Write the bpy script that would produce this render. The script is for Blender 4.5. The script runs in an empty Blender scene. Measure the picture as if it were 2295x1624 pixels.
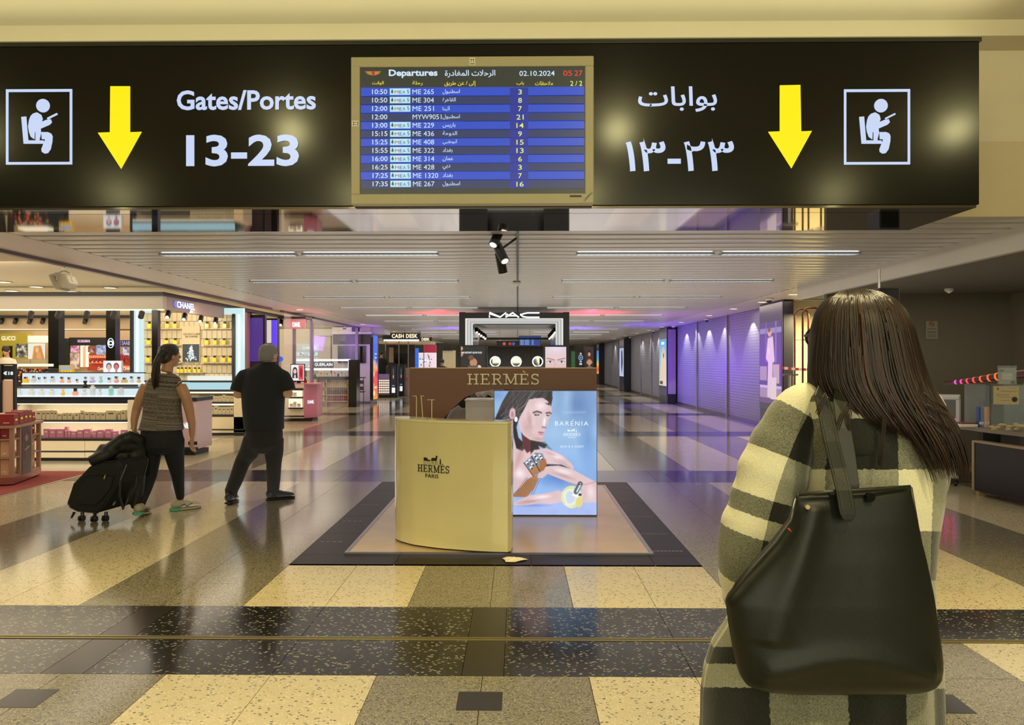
import bpy, bmesh, math, random
import numpy as np
from mathutils import Vector, Matrix
R = math.radians
random.seed(7)
SC = bpy.context.scene
COL = SC.collection
# ------------------------------------------------------------ camera
F, CX, CY, HC = 1700.0, 1137.0, 810.0, 1.48
YAW = math.atan(23 / F)
cam = bpy.data.cameras.new('camera'); cam.sensor_width = 36; cam.lens = 36 * F / 2295
cam.shift_x = 10.5 / 2295; cam.shift_y = -2 / 2295; cam.clip_start = .05; cam.clip_end = 400
camo = bpy.data.objects.new('camera', cam); COL.objects.link(camo)
camo.location = (0, 0, HC); camo.rotation_euler = (R(90), 0, YAW)
SC.camera = camo
SC.view_settings.view_transform = 'Standard'; SC.view_settings.look = 'None'
SC.view_settings.exposure = 0; SC.view_settings.gamma = 1; SC.view_settings.use_curve_mapping = False
# ------------------------------------------------------------ world: dim hall light coming in from the open hall behind
w = bpy.data.worlds.new('world'); SC.world = w; w.use_nodes = True
w.node_tree.nodes['Background'].inputs[0].default_value = (1, .92, .62, 1)
w.node_tree.nodes['Background'].inputs[1].default_value = .16
def lamp(kind, name, loc, rot, col, e, size=.3, size_y=None, spot=60, blend=.5):
    l = bpy.data.lights.new(name, kind); l.energy = e; l.color = col
    if kind == 'AREA':
        l.size = size
        if size_y: l.shape = 'RECTANGLE'; l.size_y = size_y
        else: l.shape = 'DISK'
    elif kind == 'SPOT': l.spot_size = R(spot); l.spot_blend = blend; l.shadow_soft_size = size
    else: l.shadow_soft_size = size
    o = bpy.data.objects.new(name, l); COL.objects.link(o); o.location = loc; o.rotation_euler = rot
    return o
WARM = (1, .86, .46); CREAM = (1, .86, .64); COOL = (.85, .93, 1)
# high hall downlights above and ahead of the camera
for x in (-6.1, -2.5, 1.1, 4.8):
    for y in (-.6, 2.6):
        lamp('POINT', 'hall_lamp_light', (x, y, 4.02), (0, 0, 0), (1, .90, .42), 26, .13); lamp('SPOT', 'hall_downlight_beam', (x, y, 4.12), (0, 0, 0), (1, .85, .46), 430, .12, spot=104, blend=.7)
lamp('AREA', 'hall_fill_light', (0, -5.5, 1.9), (R(88), 0, 0), (1, .97, .70), 190, 7, 2.2)  # added fill from behind the camera, not a hall fitting
lamp('AREA', 'sign_uplight_fill', (-.6, 5.75, 3.86), (R(180), 0, 0), (1, .95, .60), 26, 8.5, .5)  # added uplight that brightens the hall ceiling above the sign
lamp('AREA', 'hall_uplight_fill', (7.5, 3.2, 3.0), (R(180), R(-20), 0), (1, .93, .60), 90, 2, 4)  # added upward fill at the right side, no cove is built there
lamp('AREA', 'hall_top_fill', (0, -4.4, 4.1), (R(22), 0, 0), (1, .94, .60), 300, 9, 3)  # added overhead fill that lifts the hall floor and the coat
for x, y in ((-1.1, 4.9), (.6, 5.0), (3.3, 4.9), (-5.4, 5.2), (-2.6, 5.0)):
    lamp('SPOT', 'hall_spot_light', (x * .8, 2.6, 4.15), (math.atan2(y - 2.6, 4.1), 0, -math.atan2(x * .2, 2.4)), (1, .76, .28), 420, .06, spot=30, blend=1)
# corridor: added broad fill panels just below the slatted ceiling
for k in range(9):
    lamp('AREA', 'ceiling_fill_light', (-.1, 9.6 + 5.74 * k, 2.655), (0, 0, 0), (1, .90, .78) if k < 2 else (1, .93, .88), (50, 42, 52, 78, 110, 130, 140, 130, 110)[k], 9.2, 5.7)
lamp('AREA', 'floor_bounce_fill', (-.1, 15, .03), (R(180), 0, 0), (1, .93, .86), 270, 9, 15)  # added upward fills standing in for floor bounce on the slats
lamp('AREA', 'floor_bounce_fill', (-.1, 33, .03), (R(180), 0, 0), (1, .92, .9), 190, 9, 18)
lamp('AREA', 'shop_bounce_fill', (-9, 14, .03), (R(180), 0, 0), (1, .84, .55), 120, 6, 9)  # same kind of added upward fill, inside the shop
lamp('AREA', 'canopy_fill_light', (-8.6, 9.3, 2.55), (R(58), 0, 0), CREAM, 45, 5, .6)  # added fill for the canopy fascia and island front
lamp('AREA', 'soffit_glow_light', (-5.2, 14, 2.66), (0, 0, 0), (1, .88, .72), 60, .7, 16)
lamp('AREA', 'soffit_glow_light', (5.05, 15.5, 2.66), (0, 0, 0), (1, .85, .6), 26, .7, 5)
# shop light
lamp('AREA', 'shop_light', (-9.9, 17.5, 2.70), (0, 0, 0), CREAM, 720, 8, 22)
lamp('AREA', 'shop_light', (-8, 32, 2.70), (0, 0, 0), CREAM, 110, 5, 7)
lamp('AREA', 'tile_wall_light', (-6.5, 13.6, 2.33), (R(48), 0, 0), CREAM, 26, 1.8, .3)
lamp('AREA', 'brand_wall_light', (-9.5, 17.2, 2.2), (R(55), 0, 0), CREAM, 60, 5, .4)
# coloured wash lights of the corridor
lamp('AREA', 'violet_wash_light', (3.3, 25.0, 1.3), (0, R(-88), 0), (.14, .03, 1), 130, 1.4, 1.6)
lamp('AREA', 'magenta_wash_light', (3.2, 19.8, 1.7), (0, R(-92), 0), (.50, .08, 1), 34, 1.0, 2.4)
for x, y, c, e in ((1.9, 19.0, (1, .03, .10), 230), (-2.0, 19.0, (1, .03, .08), 120), (2.2, 27.6, (.10, .03, 1), 260), (-2.4, 27.6, (.16, .03, 1), 170)):
    lamp('SPOT', 'colour_up_light', (x, y, 1.75), (R(180), 0, 0), c, e, .08, spot=125, blend=1)
lamp('AREA', 'pink_wash_light', (-4.3, 18.2, 2.1), (0, R(70), 0), (1, .18, .3), 22, .6, 2.5)
lamp('AREA', 'violet_wash_light', (-4.5, 25.6, 2.1), (0, R(80), 0), (.35, .1, 1), 26, .5, 1.5)
for x, y, e in ((5.9, 14.0, 130), (6.4, 13.4, 90)):
    lamp('AREA', 'niche_light', (x, y, 2.42), (0, 0, 0), (1, .84, .45), e, .5)
lamp('AREA', 'cafe_light', (6.6, 7.6, 2.46), (0, 0, 0), (1, .88, .68), 70, 3.4, 6)

# ------------------------------------------------------------ helpers
def P(x, y, d):
    u = (x - CX) / F; v = -(y - CY) / F
    c, s = math.cos(YAW), math.sin(YAW)
    t = d / (u * s + c)
    return Vector((t * (u * c - s), d, HC + t * v))
def PX(x, d): return P(x, CY, d).x
def PZ(y, d, x=1160): return P(x, y, d).z
def lin(c):
    if isinstance(c, str): c = [int(c[i:i + 2], 16) / 255 for i in (0, 2, 4)]
    return tuple((v / 12.92 if v <= .04045 else ((v + .055) / 1.055) ** 2.4) for v in c)
MATS = {}
def mat(name, col, rough=.5, metal=0, emit=0, spec=.5, bump=0, bscale=60, alpha=1, vary=0, trans=0, coat=0, ecol=None, sheen=0):
    if name in MATS: return MATS[name]
    m = bpy.data.materials.new(name); m.use_nodes = True; nt = m.node_tree; b = nt.nodes['Principled BSDF']
    c = lin(col); b.inputs['Base Color'].default_value = (*c, 1)
    b.inputs['Roughness'].default_value = rough; b.inputs['Metallic'].default_value = metal
    b.inputs['Specular IOR Level'].default_value = spec
    if coat: b.inputs['Coat Weight'].default_value = coat; b.inputs['Coat Roughness'].default_value = .05
    if sheen: b.inputs['Sheen Weight'].default_value = sheen
    if trans: b.inputs['Transmission Weight'].default_value = trans
    if alpha < 1: b.inputs['Alpha'].default_value = alpha
    if emit: b.inputs['Emission Color'].default_value = (*(lin(ecol) if ecol else c), 1); b.inputs['Emission Strength'].default_value = emit
    n = nt.nodes.new('ShaderNodeTexNoise'); n.inputs['Scale'].default_value = bscale; n.inputs['Detail'].default_value = 5
    g = nt.nodes.new('ShaderNodeNewGeometry'); nt.links.new(g.outputs['Position'], n.inputs['Vector'])
    if bump:
        bp = nt.nodes.new('ShaderNodeBump'); bp.inputs['Strength'].default_value = bump; bp.inputs['Distance'].default_value = .004
        nt.links.new(n.outputs['Fac'], bp.inputs['Height']); nt.links.new(bp.outputs['Normal'], b.inputs['Normal'])
    v = vary or .04
    n2 = nt.nodes.new('ShaderNodeTexNoise'); n2.inputs['Scale'].default_value = 3; n2.inputs['Detail'].default_value = 6
    nt.links.new(g.outputs['Position'], n2.inputs['Vector'])
    mx = nt.nodes.new('ShaderNodeMix'); mx.data_type = 'RGBA'
    mx.inputs[6].default_value = (*[x * (1 - v) for x in c], 1); mx.inputs[7].default_value = (*[min(1, x * (1 + v)) for x in c], 1)
    nt.links.new(n2.outputs['Fac'], mx.inputs[0]); nt.links.new(mx.outputs[2], b.inputs['Base Color'])
    MATS[name] = m; return m
def emat(name, col, s=1.0):
    if name in MATS: return MATS[name]
    m = bpy.data.materials.new(name); m.use_nodes = True; nt = m.node_tree; b = nt.nodes['Principled BSDF']
    b.inputs['Base Color'].default_value = (.02, .02, .02, 1); b.inputs['Emission Color'].default_value = (*lin(col), 1)
    b.inputs['Emission Strength'].default_value = s; b.inputs['Roughness'].default_value = .3
    MATS[name] = m; return m
def cmat(name, emit=0, rough=.4, bump=0):
    """material that reads the vertex colours of a printed picture"""
    if name in MATS: return MATS[name]
    m = bpy.data.materials.new(name); m.use_nodes = True; nt = m.node_tree; b = nt.nodes['Principled BSDF']
    a = nt.nodes.new('ShaderNodeAttribute'); a.attribute_name = 'Col'
    if emit:
        b.inputs['Base Color'].default_value = (.02, .02, .02, 1)
        nt.links.new(a.outputs['Color'], b.inputs['Emission Color']); b.inputs['Emission Strength'].default_value = emit
    else: nt.links.new(a.outputs['Color'], b.inputs['Base Color'])
    b.inputs['Roughness'].default_value = rough
    if bump:
        n = nt.nodes.new('ShaderNodeTexNoise'); n.inputs['Scale'].default_value = 220; n.inputs['Detail'].default_value = 4
        bp = nt.nodes.new('ShaderNodeBump'); bp.inputs['Strength'].default_value = bump; bp.inputs['Distance'].default_value = .004
        g = nt.nodes.new('ShaderNodeNewGeometry'); nt.links.new(g.outputs['Position'], n.inputs['Vector'])
        nt.links.new(n.outputs['Fac'], bp.inputs['Height']); nt.links.new(bp.outputs['Normal'], b.inputs['Normal'])
    MATS[name] = m; return m
def tag(o, label=None, cat=None, group=None, kind=None):
    if label: o['label'] = label
    if cat: o['category'] = cat
    if group: o['group'] = group
    if kind: o['kind'] = kind
    return o
def thing(name, label, cat, loc=(0, 0, 0), rz=0, group=None):
    o = bpy.data.objects.new(name, None); COL.objects.link(o); o.empty_display_size = .1
    o.location = loc; o.rotation_euler = (0, 0, rz); return tag(o, label, cat, group)
class MB:
    def __init__(s): s.v = []; s.f = []
    def add(s, vs, fs):
        n = len(s.v); s.v += [tuple(a) for a in vs]; s.f += [tuple(n + i for i in f) for f in fs]; return s
    def box(s, x0, x1, y0, y1, z0, z1):
        return s.add([(x0, y0, z0), (x1, y0, z0), (x1, y1, z0), (x0, y1, z0), (x0, y0, z1), (x1, y0, z1), (x1, y1, z1), (x0, y1, z1)],
                     [(0, 3, 2, 1), (4, 5, 6, 7), (0, 1, 5, 4), (1, 2, 6, 5), (2, 3, 7, 6), (3, 0, 4, 7)])
    def prism(s, poly, y0, y1):
        """polygon given in (x,z), counter-clockwise seen from -y, extruded along y"""
        n = len(poly)
        vs = [(x, y0, z) for x, z in poly] + [(x, y1, z) for x, z in poly]
        return s.add(vs, [tuple(range(n)), tuple(range(2 * n - 1, n - 1, -1))] + [(i, i + n, (i + 1) % n + n, (i + 1) % n) for i in range(n)])
    def prismz(s, poly, z0, z1):
        n = len(poly)
        vs = [(x, y, z0) for x, y in poly] + [(x, y, z1) for x, y in poly]
        return s.add(vs, [tuple(range(n - 1, -1, -1)), tuple(range(n, 2 * n))] + [(i, (i + 1) % n, (i + 1) % n + n, i + n) for i in range(n)])
    def rings(s, rs, cap=True, closed=False):
        n = len(rs[0]); b = len(s.v)
        for r in rs: s.v += [tuple(p) for p in r]
        m = len(rs)
        for j in range(m if closed else m - 1):
            k = (j + 1) % m
            for i in range(n): s.f.append((b + j * n + i, b + j * n + (i + 1) % n, b + k * n + (i + 1) % n, b + k * n + i))
        if cap and not closed:
            s.f.append(tuple(b + i for i in range(n - 1, -1, -1))); s.f.append(tuple(b + (m - 1) * n + i for i in range(n)))
        return s
    def tube(s, pts, r, n=10, cap=True, flat=1.0):
        pts = [Vector(p) for p in pts]; m = len(pts)
        rs = r if isinstance(r, (list, tuple)) else [r] * m
        up = None; out = []
        for i, p in enumerate(pts):
            t = (pts[min(i + 1, m - 1)] - pts[max(i - 1, 0)]).normalized()
            if up is None:
                a = Vector((0, 0, 1)) if abs(t.z) < .9 else Vector((1, 0, 0)); up = t.cross(a).normalized()
            up = (up - t * up.dot(t)).normalized(); q = t.cross(up)
            out.append([p + (up * math.cos(2 * math.pi * k / n) + q * math.sin(2 * math.pi * k / n) * flat) * rs[i] for k in range(n)])
        return s.rings(out, cap)
    def cyl(s, a, b, r, n=16, r2=None): return s.tube([a, b], [r, r if r2 is None else r2], n)
    def ball(s, c, r, n=12, sc=(1, 1, 1)):
        rr = []
        for j in range(n // 2 + 1):
            t = max(.03, min(math.pi - .03, math.pi * j / (n // 2)))
            rr.append([(c[0] + r * sc[0] * math.sin(t) * math.cos(2 * math.pi * k / n), c[1] + r * sc[1] * math.sin(t) * math.sin(2 * math.pi * k / n), c[2] - r * sc[2] * math.cos(t)) for k in range(n)])
        return s.rings(rr)
    def lathe(s, c, prof, n=20):
        return s.rings([[(c[0] + r * math.cos(2 * math.pi * k / n), c[1] + r * math.sin(2 * math.pi * k / n), c[2] + z) for k in range(n)] for r, z in prof])
    def ribbon(s, pts, w, y0=0, y1=.01):
        """thick 2-D stroke in the xz plane, mitred, extruded y0..y1"""
        n = len(pts); L = []; Rr = []
        for i, (x, z) in enumerate(pts):
            x0, z0 = pts[max(i - 1, 0)]; x1, z1 = pts[min(i + 1, n - 1)]
            tx, tz = x1 - x0, z1 - z0; l = math.hypot(tx, tz) or 1; tx /= l; tz /= l
            k = 1
            if 0 < i < n - 1:
                ax, az = x - x0, z - z0; l2 = math.hypot(ax, az) or 1
                k = 1 / max(.5, abs((ax * tx + az * tz) / l2))
            L.append((x - tz * w / 2 * k, z + tx * w / 2 * k)); Rr.append((x + tz * w / 2 * k, z - tx * w / 2 * k))
        for i in range(n - 1): s.prism([Rr[i], Rr[i + 1], L[i + 1], L[i]], y0, y1)
        return s
    def build(s, name, m, parent=None, smooth=False, bevel=0, loc=None, kind=None, label=None, segs=1, sub=0):
        me = bpy.data.meshes.new(name); me.from_pydata(s.v, [], s.f); me.validate()
        if smooth: me.polygons.foreach_set('use_smooth', [True] * len(me.polygons))
        me.materials.append(m)
        o = bpy.data.objects.new(name, me); COL.objects.link(o)
        if parent is not None: o.parent = parent
        if loc is not None: o.location = loc
        if bevel:
            b = o.modifiers.new('b', 'BEVEL'); b.width = bevel; b.segments = segs; b.limit_method = 'ANGLE'; b.angle_limit = R(40)
        if sub:
            b = o.modifiers.new('s', 'SUBSURF'); b.levels = sub; b.render_levels = sub
        if kind: o['kind'] = kind
        if label: o['label'] = label
        return o
def B(x0, x1, y0, y1, z0, z1): return MB().box(min(x0, x1), max(x0, x1), min(y0, y1), max(y0, y1), min(z0, z1), max(z0, z1))
def dup(o, parent=None, loc=None, rz=None, label=None, group=None):
    c = o.copy(); COL.objects.link(c)
    if parent is not None: c.parent = parent
    if loc is not None: c.location = loc
    if rz is not None: c.rotation_euler = (0, 0, rz)
    if label: c['label'] = label
    if group: c['group'] = group
    for ch in list(o.children):
        dup(ch, c)
    return c
KIDS = {}
def struct(name, mb, m, parent=None, **k): return mb.build(name, m, parent, kind='structure', **k)
# --- lettering
AR = {'ا': (0xFE8D, 0xFE8E), 'أ': (0xFE83, 0xFE84), 'إ': (0xFE87, 0xFE88), 'ب': (0xFE8F,), 'ة': (0xFE93, 0xFE94), 'ت': (0xFE95,), 'ث': (0xFE99,), 'ح': (0xFEA1,),
      'د': (0xFEA9, 0xFEAA), 'ر': (0xFEAD, 0xFEAE), 'س': (0xFEB1,), 'ط': (0xFEC1,), 'ظ': (0xFEC5,), 'ع': (0xFEC9,), 'غ': (0xFECD,), 'ق': (0xFED5,), 'ل': (0xFEDD,), 'م': (0xFEE1,),
      'ن': (0xFEE5,), 'ه': (0xFEE9,), 'و': (0xFEED, 0xFEEE), 'ي': (0xFEF1,), 'ى': (0xFEEF, 0xFEF0), 'ﻻ': (0xFEFB, 0xFEFC)}
def arab(s):
    s = s.replace('لا', 'ﻻ')
    out = []
    for i, ch in enumerate(s):
        if ch not in AR: out.append(ch); continue
        f = AR[ch]
        pj = i > 0 and s[i - 1] in AR and len(AR[s[i - 1]]) == 1
        nj = i + 1 < len(s) and s[i + 1] in AR and len(f) == 1
        out.append(chr(f[1] if len(f) == 2 and pj else f[0] if len(f) == 2 else f[0] + (3 if pj and nj else 2 if nj else 1 if pj else 0)))
    return ''.join(reversed(out))
TXC = {}
def txt(s, off=0.0, space=1.0, shear=0, res=3):
    """2-D outline mesh of a line of text, normalised: returns (verts Nx2, faces, bbox)"""
    key = (s, off, space, shear)
    if key in TXC: return TXC[key]
    c = bpy.data.curves.new('t', 'FONT'); c.body = s; c.size = 1; c.offset = off; c.space_character = space; c.shear = shear; c.resolution_u = res
    o = bpy.data.objects.new('t', c); COL.objects.link(o)
    dg = bpy.context.evaluated_depsgraph_get(); me = o.evaluated_get(dg).to_mesh()
    v = np.array([(a.co.x, a.co.y) for a in me.vertices]) if len(me.vertices) else np.zeros((1, 2)); f = [tuple(p.vertices) for p in me.polygons]
    bpy.data.objects.remove(o); bpy.data.curves.remove(c)
    r = (v, f, (v[:, 0].min(), v[:, 0].max(), v[:, 1].min(), v[:, 1].max())); TXC[key] = r; return r
def put(mb, s, x0, x1, z0, z1, y, off=0.0, space=1.0, U=None, O=None, shear=0, keep=None):
    """text fitted in the box x0..x1, z0..z1 of the plane y; with O,U: plane through O along direction U (x measured along U).
    keep='h': only height fitted, x0 = left, x1 ignored (None)"""
    v, f, (a, b, c, d) = txt(s, off, space, shear)
    sz = (z1 - z0) / (d - c); sx = sz if x1 is None else (x1 - x0) / (b - a)
    vs = []
    for px, pz in v:
        X = x0 + (px - a) * sx; Z = z0 + (pz - c) * sz
        vs.append((X, y, Z) if U is None else (O[0] + U[0] * X, O[1] + U[1] * X, Z))
    mb.add(vs, f); return mb
# --- pictures made of vertex colours
class Paint:
    def __init__(s, w, h, col):
        s.w, s.h = w, h; s.a = np.zeros((h, w, 3)); s.a[:] = np.array([int(col[i:i + 2], 16) / 255 for i in (0, 2, 4)])
        yy, xx = np.mgrid[0:h, 0:w]; s.X = (xx + .5) / w; s.Y = (yy + .5) / h
    def c(s, col): return np.array([int(col[i:i + 2], 16) / 255 for i in (0, 2, 4)])
    def mix(s, m, col):
        m = np.clip(m, 0, 1)[..., None]; s.a = s.a * (1 - m) + s.c(col) * m; return s
    def ell(s, x, y, rx, ry, col, soft=.15, rot=0, op=1):
        dx, dy = s.X - x, (s.Y - y); ca, sa = math.cos(rot), math.sin(rot)
        asp = s.h / s.w
        ex = (dx * ca + dy * asp * sa) / rx; ey = (-dx * sa + dy * asp * ca) / (ry * asp)
        d = np.sqrt(ex * ex + ey * ey); return s.mix((1 - d) / soft * op if op == 1 else np.clip((1 - d) / soft, 0, 1) * op, col)
    def poly(s, pts, col, soft=.006, op=1):
        pts = np.array(pts, float); n = len(pts); x, y = s.X, s.Y; ins = np.zeros(x.shape, bool); dm = np.full(x.shape, 9.)
        for i in range(n):
            x1, y1 = pts[i]; x2, y2 = pts[(i + 1) % n]
            if y1 != y2: ins ^= ((y1 > y) != (y2 > y)) & (x < (x2 - x1) * (y - y1) / (y2 - y1) + x1)
            ex, ey = x2 - x1, y2 - y1; t = np.clip(((x - x1) * ex + (y - y1) * ey) / (ex * ex + ey * ey + 1e-12), 0, 1)
            dm = np.minimum(dm, np.hypot(x - x1 - t * ex, y - y1 - t * ey))
        sd = np.where(ins, dm, -dm); return s.mix(np.clip(.5 + sd / soft, 0, 1) * op, col)
    def line(s, pts, wd, col, soft=.004, op=1):
        dm = np.full(s.X.shape, 9.)
        for (x1, y1), (x2, y2) in zip(pts[:-1], pts[1:]):
            ex, ey = x2 - x1, y2 - y1; t = np.clip(((s.X - x1) * ex + (s.Y - y1) * ey) / (ex * ex + ey * ey + 1e-12), 0, 1)
            dm = np.minimum(dm, np.hypot(s.X - x1 - t * ex, s.Y - y1 - t * ey))
        return s.mix(np.clip((wd / 2 - dm) / soft + .5, 0, 1) * op, col)
    def rect(s, x0, y0, x1, y1, col, op=1):
        m = (s.X >= x0) & (s.X < x1) & (s.Y >= y0) & (s.Y < y1); return s.mix(m * op, col)
    def grad(s, stops, axis='y', op=1):
        t = s.Y if axis == 'y' else s.X
        ks = [k for k, _ in stops]; cs = np.array([s.c(c) for _, c in stops])
        g = np.stack([np.interp(t, ks, cs[:, i]) for i in range(3)], -1); s.a = s.a * (1 - op) + g * op; return s
    def noise(s, n, amp, seed=1):
        r = np.random.RandomState(seed); g = r.rand(n + 2, n + 2)
        fx = s.X * n; fy = s.Y * n; ix = fx.astype(int); iy = fy.astype(int); tx = fx - ix; ty = fy - iy
        tx = tx * tx * (3 - 2 * tx); ty = ty * ty * (3 - 2 * ty)
        v = (g[iy, ix] * (1 - tx) + g[iy, ix + 1] * tx) * (1 - ty) + (g[iy + 1, ix] * (1 - tx) + g[iy + 1, ix + 1] * tx) * ty
        s.a = np.clip(s.a * (1 + (v[..., None] - .5) * amp), 0, 1); return s
    def mesh(s, name, O, U, V, m, parent=None):
        """O top-left corner, U full width vector, V full height vector (downwards)"""
        O, U, V = np.array(O, float), np.array(U, float), np.array(V, float); w, h = s.w, s.h
        gx = np.linspace(0, 1, w); gy = np.linspace(0, 1, h)
        vs = (O + gx[None, :, None] * U + gy[:, None, None] * V).reshape(-1, 3)
        i = (np.arange(h - 1)[:, None] * w + np.arange(w - 1)[None, :]).reshape(-1)
        fs = np.stack([i, i + w, i + w + 1, i + 1], -1)
        me = bpy.data.meshes.new(name); me.vertices.add(len(vs)); me.vertices.foreach_set('co', vs.ravel())
        me.loops.add(fs.size); me.loops.foreach_set('vertex_index', fs.ravel())
        me.polygons.add(len(fs)); me.polygons.foreach_set('loop_start', np.arange(len(fs)) * 4)
        me.update(calc_edges=True)
        a = s.a.reshape(-1, 3); l = np.where(a <= .04045, a / 12.92, ((a + .055) / 1.055) ** 2.4)
        at = me.color_attributes.new('Col', 'FLOAT_COLOR', 'POINT'); at.data.foreach_set('color', np.concatenate([l, np.ones((len(l), 1))], 1).ravel().astype(np.float32))
        me.materials.append(m); o = bpy.data.objects.new(name, me); COL.objects.link(o)
        if parent is not None: o.parent = parent
        return o
def front_pic(p, name, x0, x1, z0, z1, y, m, parent=None): return p.mesh(name, (x0, y, z1), (x1 - x0, 0, 0), (0, 0, z0 - z1), m, parent)
# ============================================================ materials of the setting
def terrazzo(name, base, chips, p, scale, rough=.13):
    m = bpy.data.materials.new(name); m.use_nodes = True; nt = m.node_tree; b = nt.nodes['Principled BSDF']; N = nt.nodes.new; L = nt.links.new
    g = N('ShaderNodeNewGeometry'); vec = g.outputs['Position']
    wn = N('ShaderNodeTexNoise'); wn.inputs['Scale'].default_value = scale * .9; L(vec, wn.inputs['Vector'])
    ad = N('ShaderNodeVectorMath'); ad.operation = 'MULTIPLY_ADD'; L(wn.outputs['Color'], ad.inputs[0]); ad.inputs[1].default_value = (.012, .012, 0); L(vec, ad.inputs[2])
    col = None
    nz = N('ShaderNodeTexNoise'); nz.inputs['Scale'].default_value = 1.3; nz.inputs['Detail'].default_value = 4; L(vec, nz.inputs['Vector'])
    mx0 = N('ShaderNodeMix'); mx0.data_type = 'RGBA'; c = lin(base)
    mx0.inputs[6].default_value = (*[v * .86 for v in c], 1); mx0.inputs[7].default_value = (*[min(1, v * 1.12) for v in c], 1); L(nz.outputs['Fac'], mx0.inputs[0]); col = mx0.outputs[2]
    for i, (cc, pp, sc) in enumerate(zip(chips, p, scale if isinstance(scale, tuple) else [scale, scale * 1.9, scale * .7])):
        vo = N('ShaderNodeTexVoronoi'); vo.inputs['Scale'].default_value = sc; vo.inputs['Randomness'].default_value = 1
        mp = N('ShaderNodeMapping'); mp.inputs['Scale'].default_value = (.8, 1.25, 1); mp.inputs['Rotation'].default_value = (0, 0, .5 + i); L(ad.outputs[0], mp.inputs[0]); L(mp.outputs[0], vo.inputs['Vector'])
        lt = N('ShaderNodeMath'); lt.operation = 'LESS_THAN'; sp = N('ShaderNodeSeparateColor'); L(vo.outputs['Color'], sp.inputs[0]); L(sp.outputs[0], lt.inputs[0]); lt.inputs[1].default_value = pp
        ds = N('ShaderNodeMath'); ds.operation = 'LESS_THAN'; L(vo.outputs['Distance'], ds.inputs[0]); ds.inputs[1].default_value = .42
        mu = N('ShaderNodeMath'); mu.operation = 'MULTIPLY'; L(lt.outputs[0], mu.inputs[0]); L(ds.outputs[0], mu.inputs[1])
        mx = N('ShaderNodeMix'); mx.data_type = 'RGBA'; L(mu.outputs[0], mx.inputs[0]); L(col, mx.inputs[6]); mx.inputs[7].default_value = (*lin(cc), 1); col = mx.outputs[2]
    L(col, b.inputs['Base Color']); b.inputs['Roughness'].default_value = rough; b.inputs['Specular IOR Level'].default_value = .27
    MATS[name] = m; return m
T_CREAM = terrazzo('terrazzo_cream', 'B4A88A', ['585348', 'CCC2A4'], [.20, .25], 75)
T_GREY = terrazzo('terrazzo_grey', '6C6657', ['3E3B34', '98917C'], [.42, .45], 85)
T_DARK = terrazzo('terrazzo_dark', '131210', ['7E7A6A', '37352E'], [.27, .35], 62)
M_BLOCK = mat('dark_stone', '1F1C18', .16, spec=.25)
M_BROWN = mat('brown_plank', '150D10', .34, spec=.08, vary=.12)
M_JOINT = mat('joint', '55524A', .6)
M_BRASS = mat('brass_strip', '9A8A58', .3, .9)
M_PLAST = mat('cream_plaster', 'C9BFA4', .6, bump=.05)
M_PLASTW = mat('white_plaster', 'C4BEB2', .55, bump=.03)
M_PINKW = mat('soffit_paint', 'C8BEB4', .45)
M_DARKW = mat('dark_wall_paint', '5E5849', .7, bump=.05)
M_SLAT = mat('ceiling_slat_metal', 'BEBAB2', .3, .15)
M_BLACK = mat('black_gloss', '0E0F0C', .17, spec=.42)
M_BLK = mat('black_satin', '15151A', .4)
M_WHITE = mat('white_laminate', 'D8D4CA', .3)
M_MIRR = mat('mirror_panel', '9A9590', .04, 1)
M_STEEL = mat('steel', 'A8A6A0', .25, 1)
M_SHUT = None
def shutter_mat():
    m = mat('shutter_metal', '84848A', .42, .25); nt = m.node_tree; b = nt.nodes['Principled BSDF']
    g = nt.nodes.new('ShaderNodeNewGeometry'); wv = nt.nodes.new('ShaderNodeTexWave'); wv.bands_direction = 'Z'; wv.inputs['Scale'].default_value = 4.5; wv.inputs['Distortion'].default_value = 0
    nt.links.new(g.outputs['Position'], wv.inputs['Vector']); bp = nt.nodes.new('ShaderNodeBump'); bp.inputs['Strength'].default_value = .5; bp.inputs['Distance'].default_value = .006
    nt.links.new(wv.outputs['Fac'], bp.inputs['Height']); nt.links.new(bp.outputs['Normal'], b.inputs['Normal']); return m
M_SHUT = shutter_mat()
# ============================================================ floor
floor = struct('floor', B(-16, 9, -5, 64, -.08, -.012), M_JOINT)
TILES = {}
def tile(x0, x1, y0, y1, m, g=.0016, z=0.0, nm='tile', par=None):
    w_, h_ = round(x1 - x0, 4), round(y1 - y0, 4); k = (w_, h_, m.name, z)
    if k not in TILES:
        o = B(g, w_ - g, g, h_ - g, -.014, z).build(nm, m, par or floor); TILES[k] = o; o.location = (x0, y0, 0)
    else:
        s_ = TILES[k]; o = bpy.data.objects.new(nm, s_.data); COL.objects.link(o); o.parent = par or floor; o.location = (x0, y0, 0)
    return o
def stripe(x): return T_GREY if (math.floor((x - .335 + 1e-4)) % 2) else T_CREAM
def inherm(x0, x1, y0, y1): return x0 > -1.67 and x1 < 1.34 and y0 > 5.5 and y1 < 9.4
far = {T_GREY.name: MB(), T_CREAM.name: MB(), T_DARK.name: MB()}
XE = -5.665
for y0, y1 in ((2.62, 3.57), (1.67, 2.62)):
    x = -3.665
    while x < 4.3:
        tile(x, x + .5, y0, y1, stripe(x)); x += .5
for x, x1, y0, y1 in ((-9.665, -3.665, 1.67, 3.57), (4.335, 8.335, 1.67, 3.57), (-9.665, 8.335, -4.9, 1.67), (-9.665, XE, 3.57, 6.3)):
    while x < x1 - .1: far[stripe(x).name].box(x + .002, x + .998, y0, y1 - .003, -.012, 0); x += 1
for k in range(-2, 3):
    c = -.165 + 2 * k
    if abs(c) < 4.2: tile(c - .1, c + .1, 3.215, 3.40, M_BLOCK, z=.0012)
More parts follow.
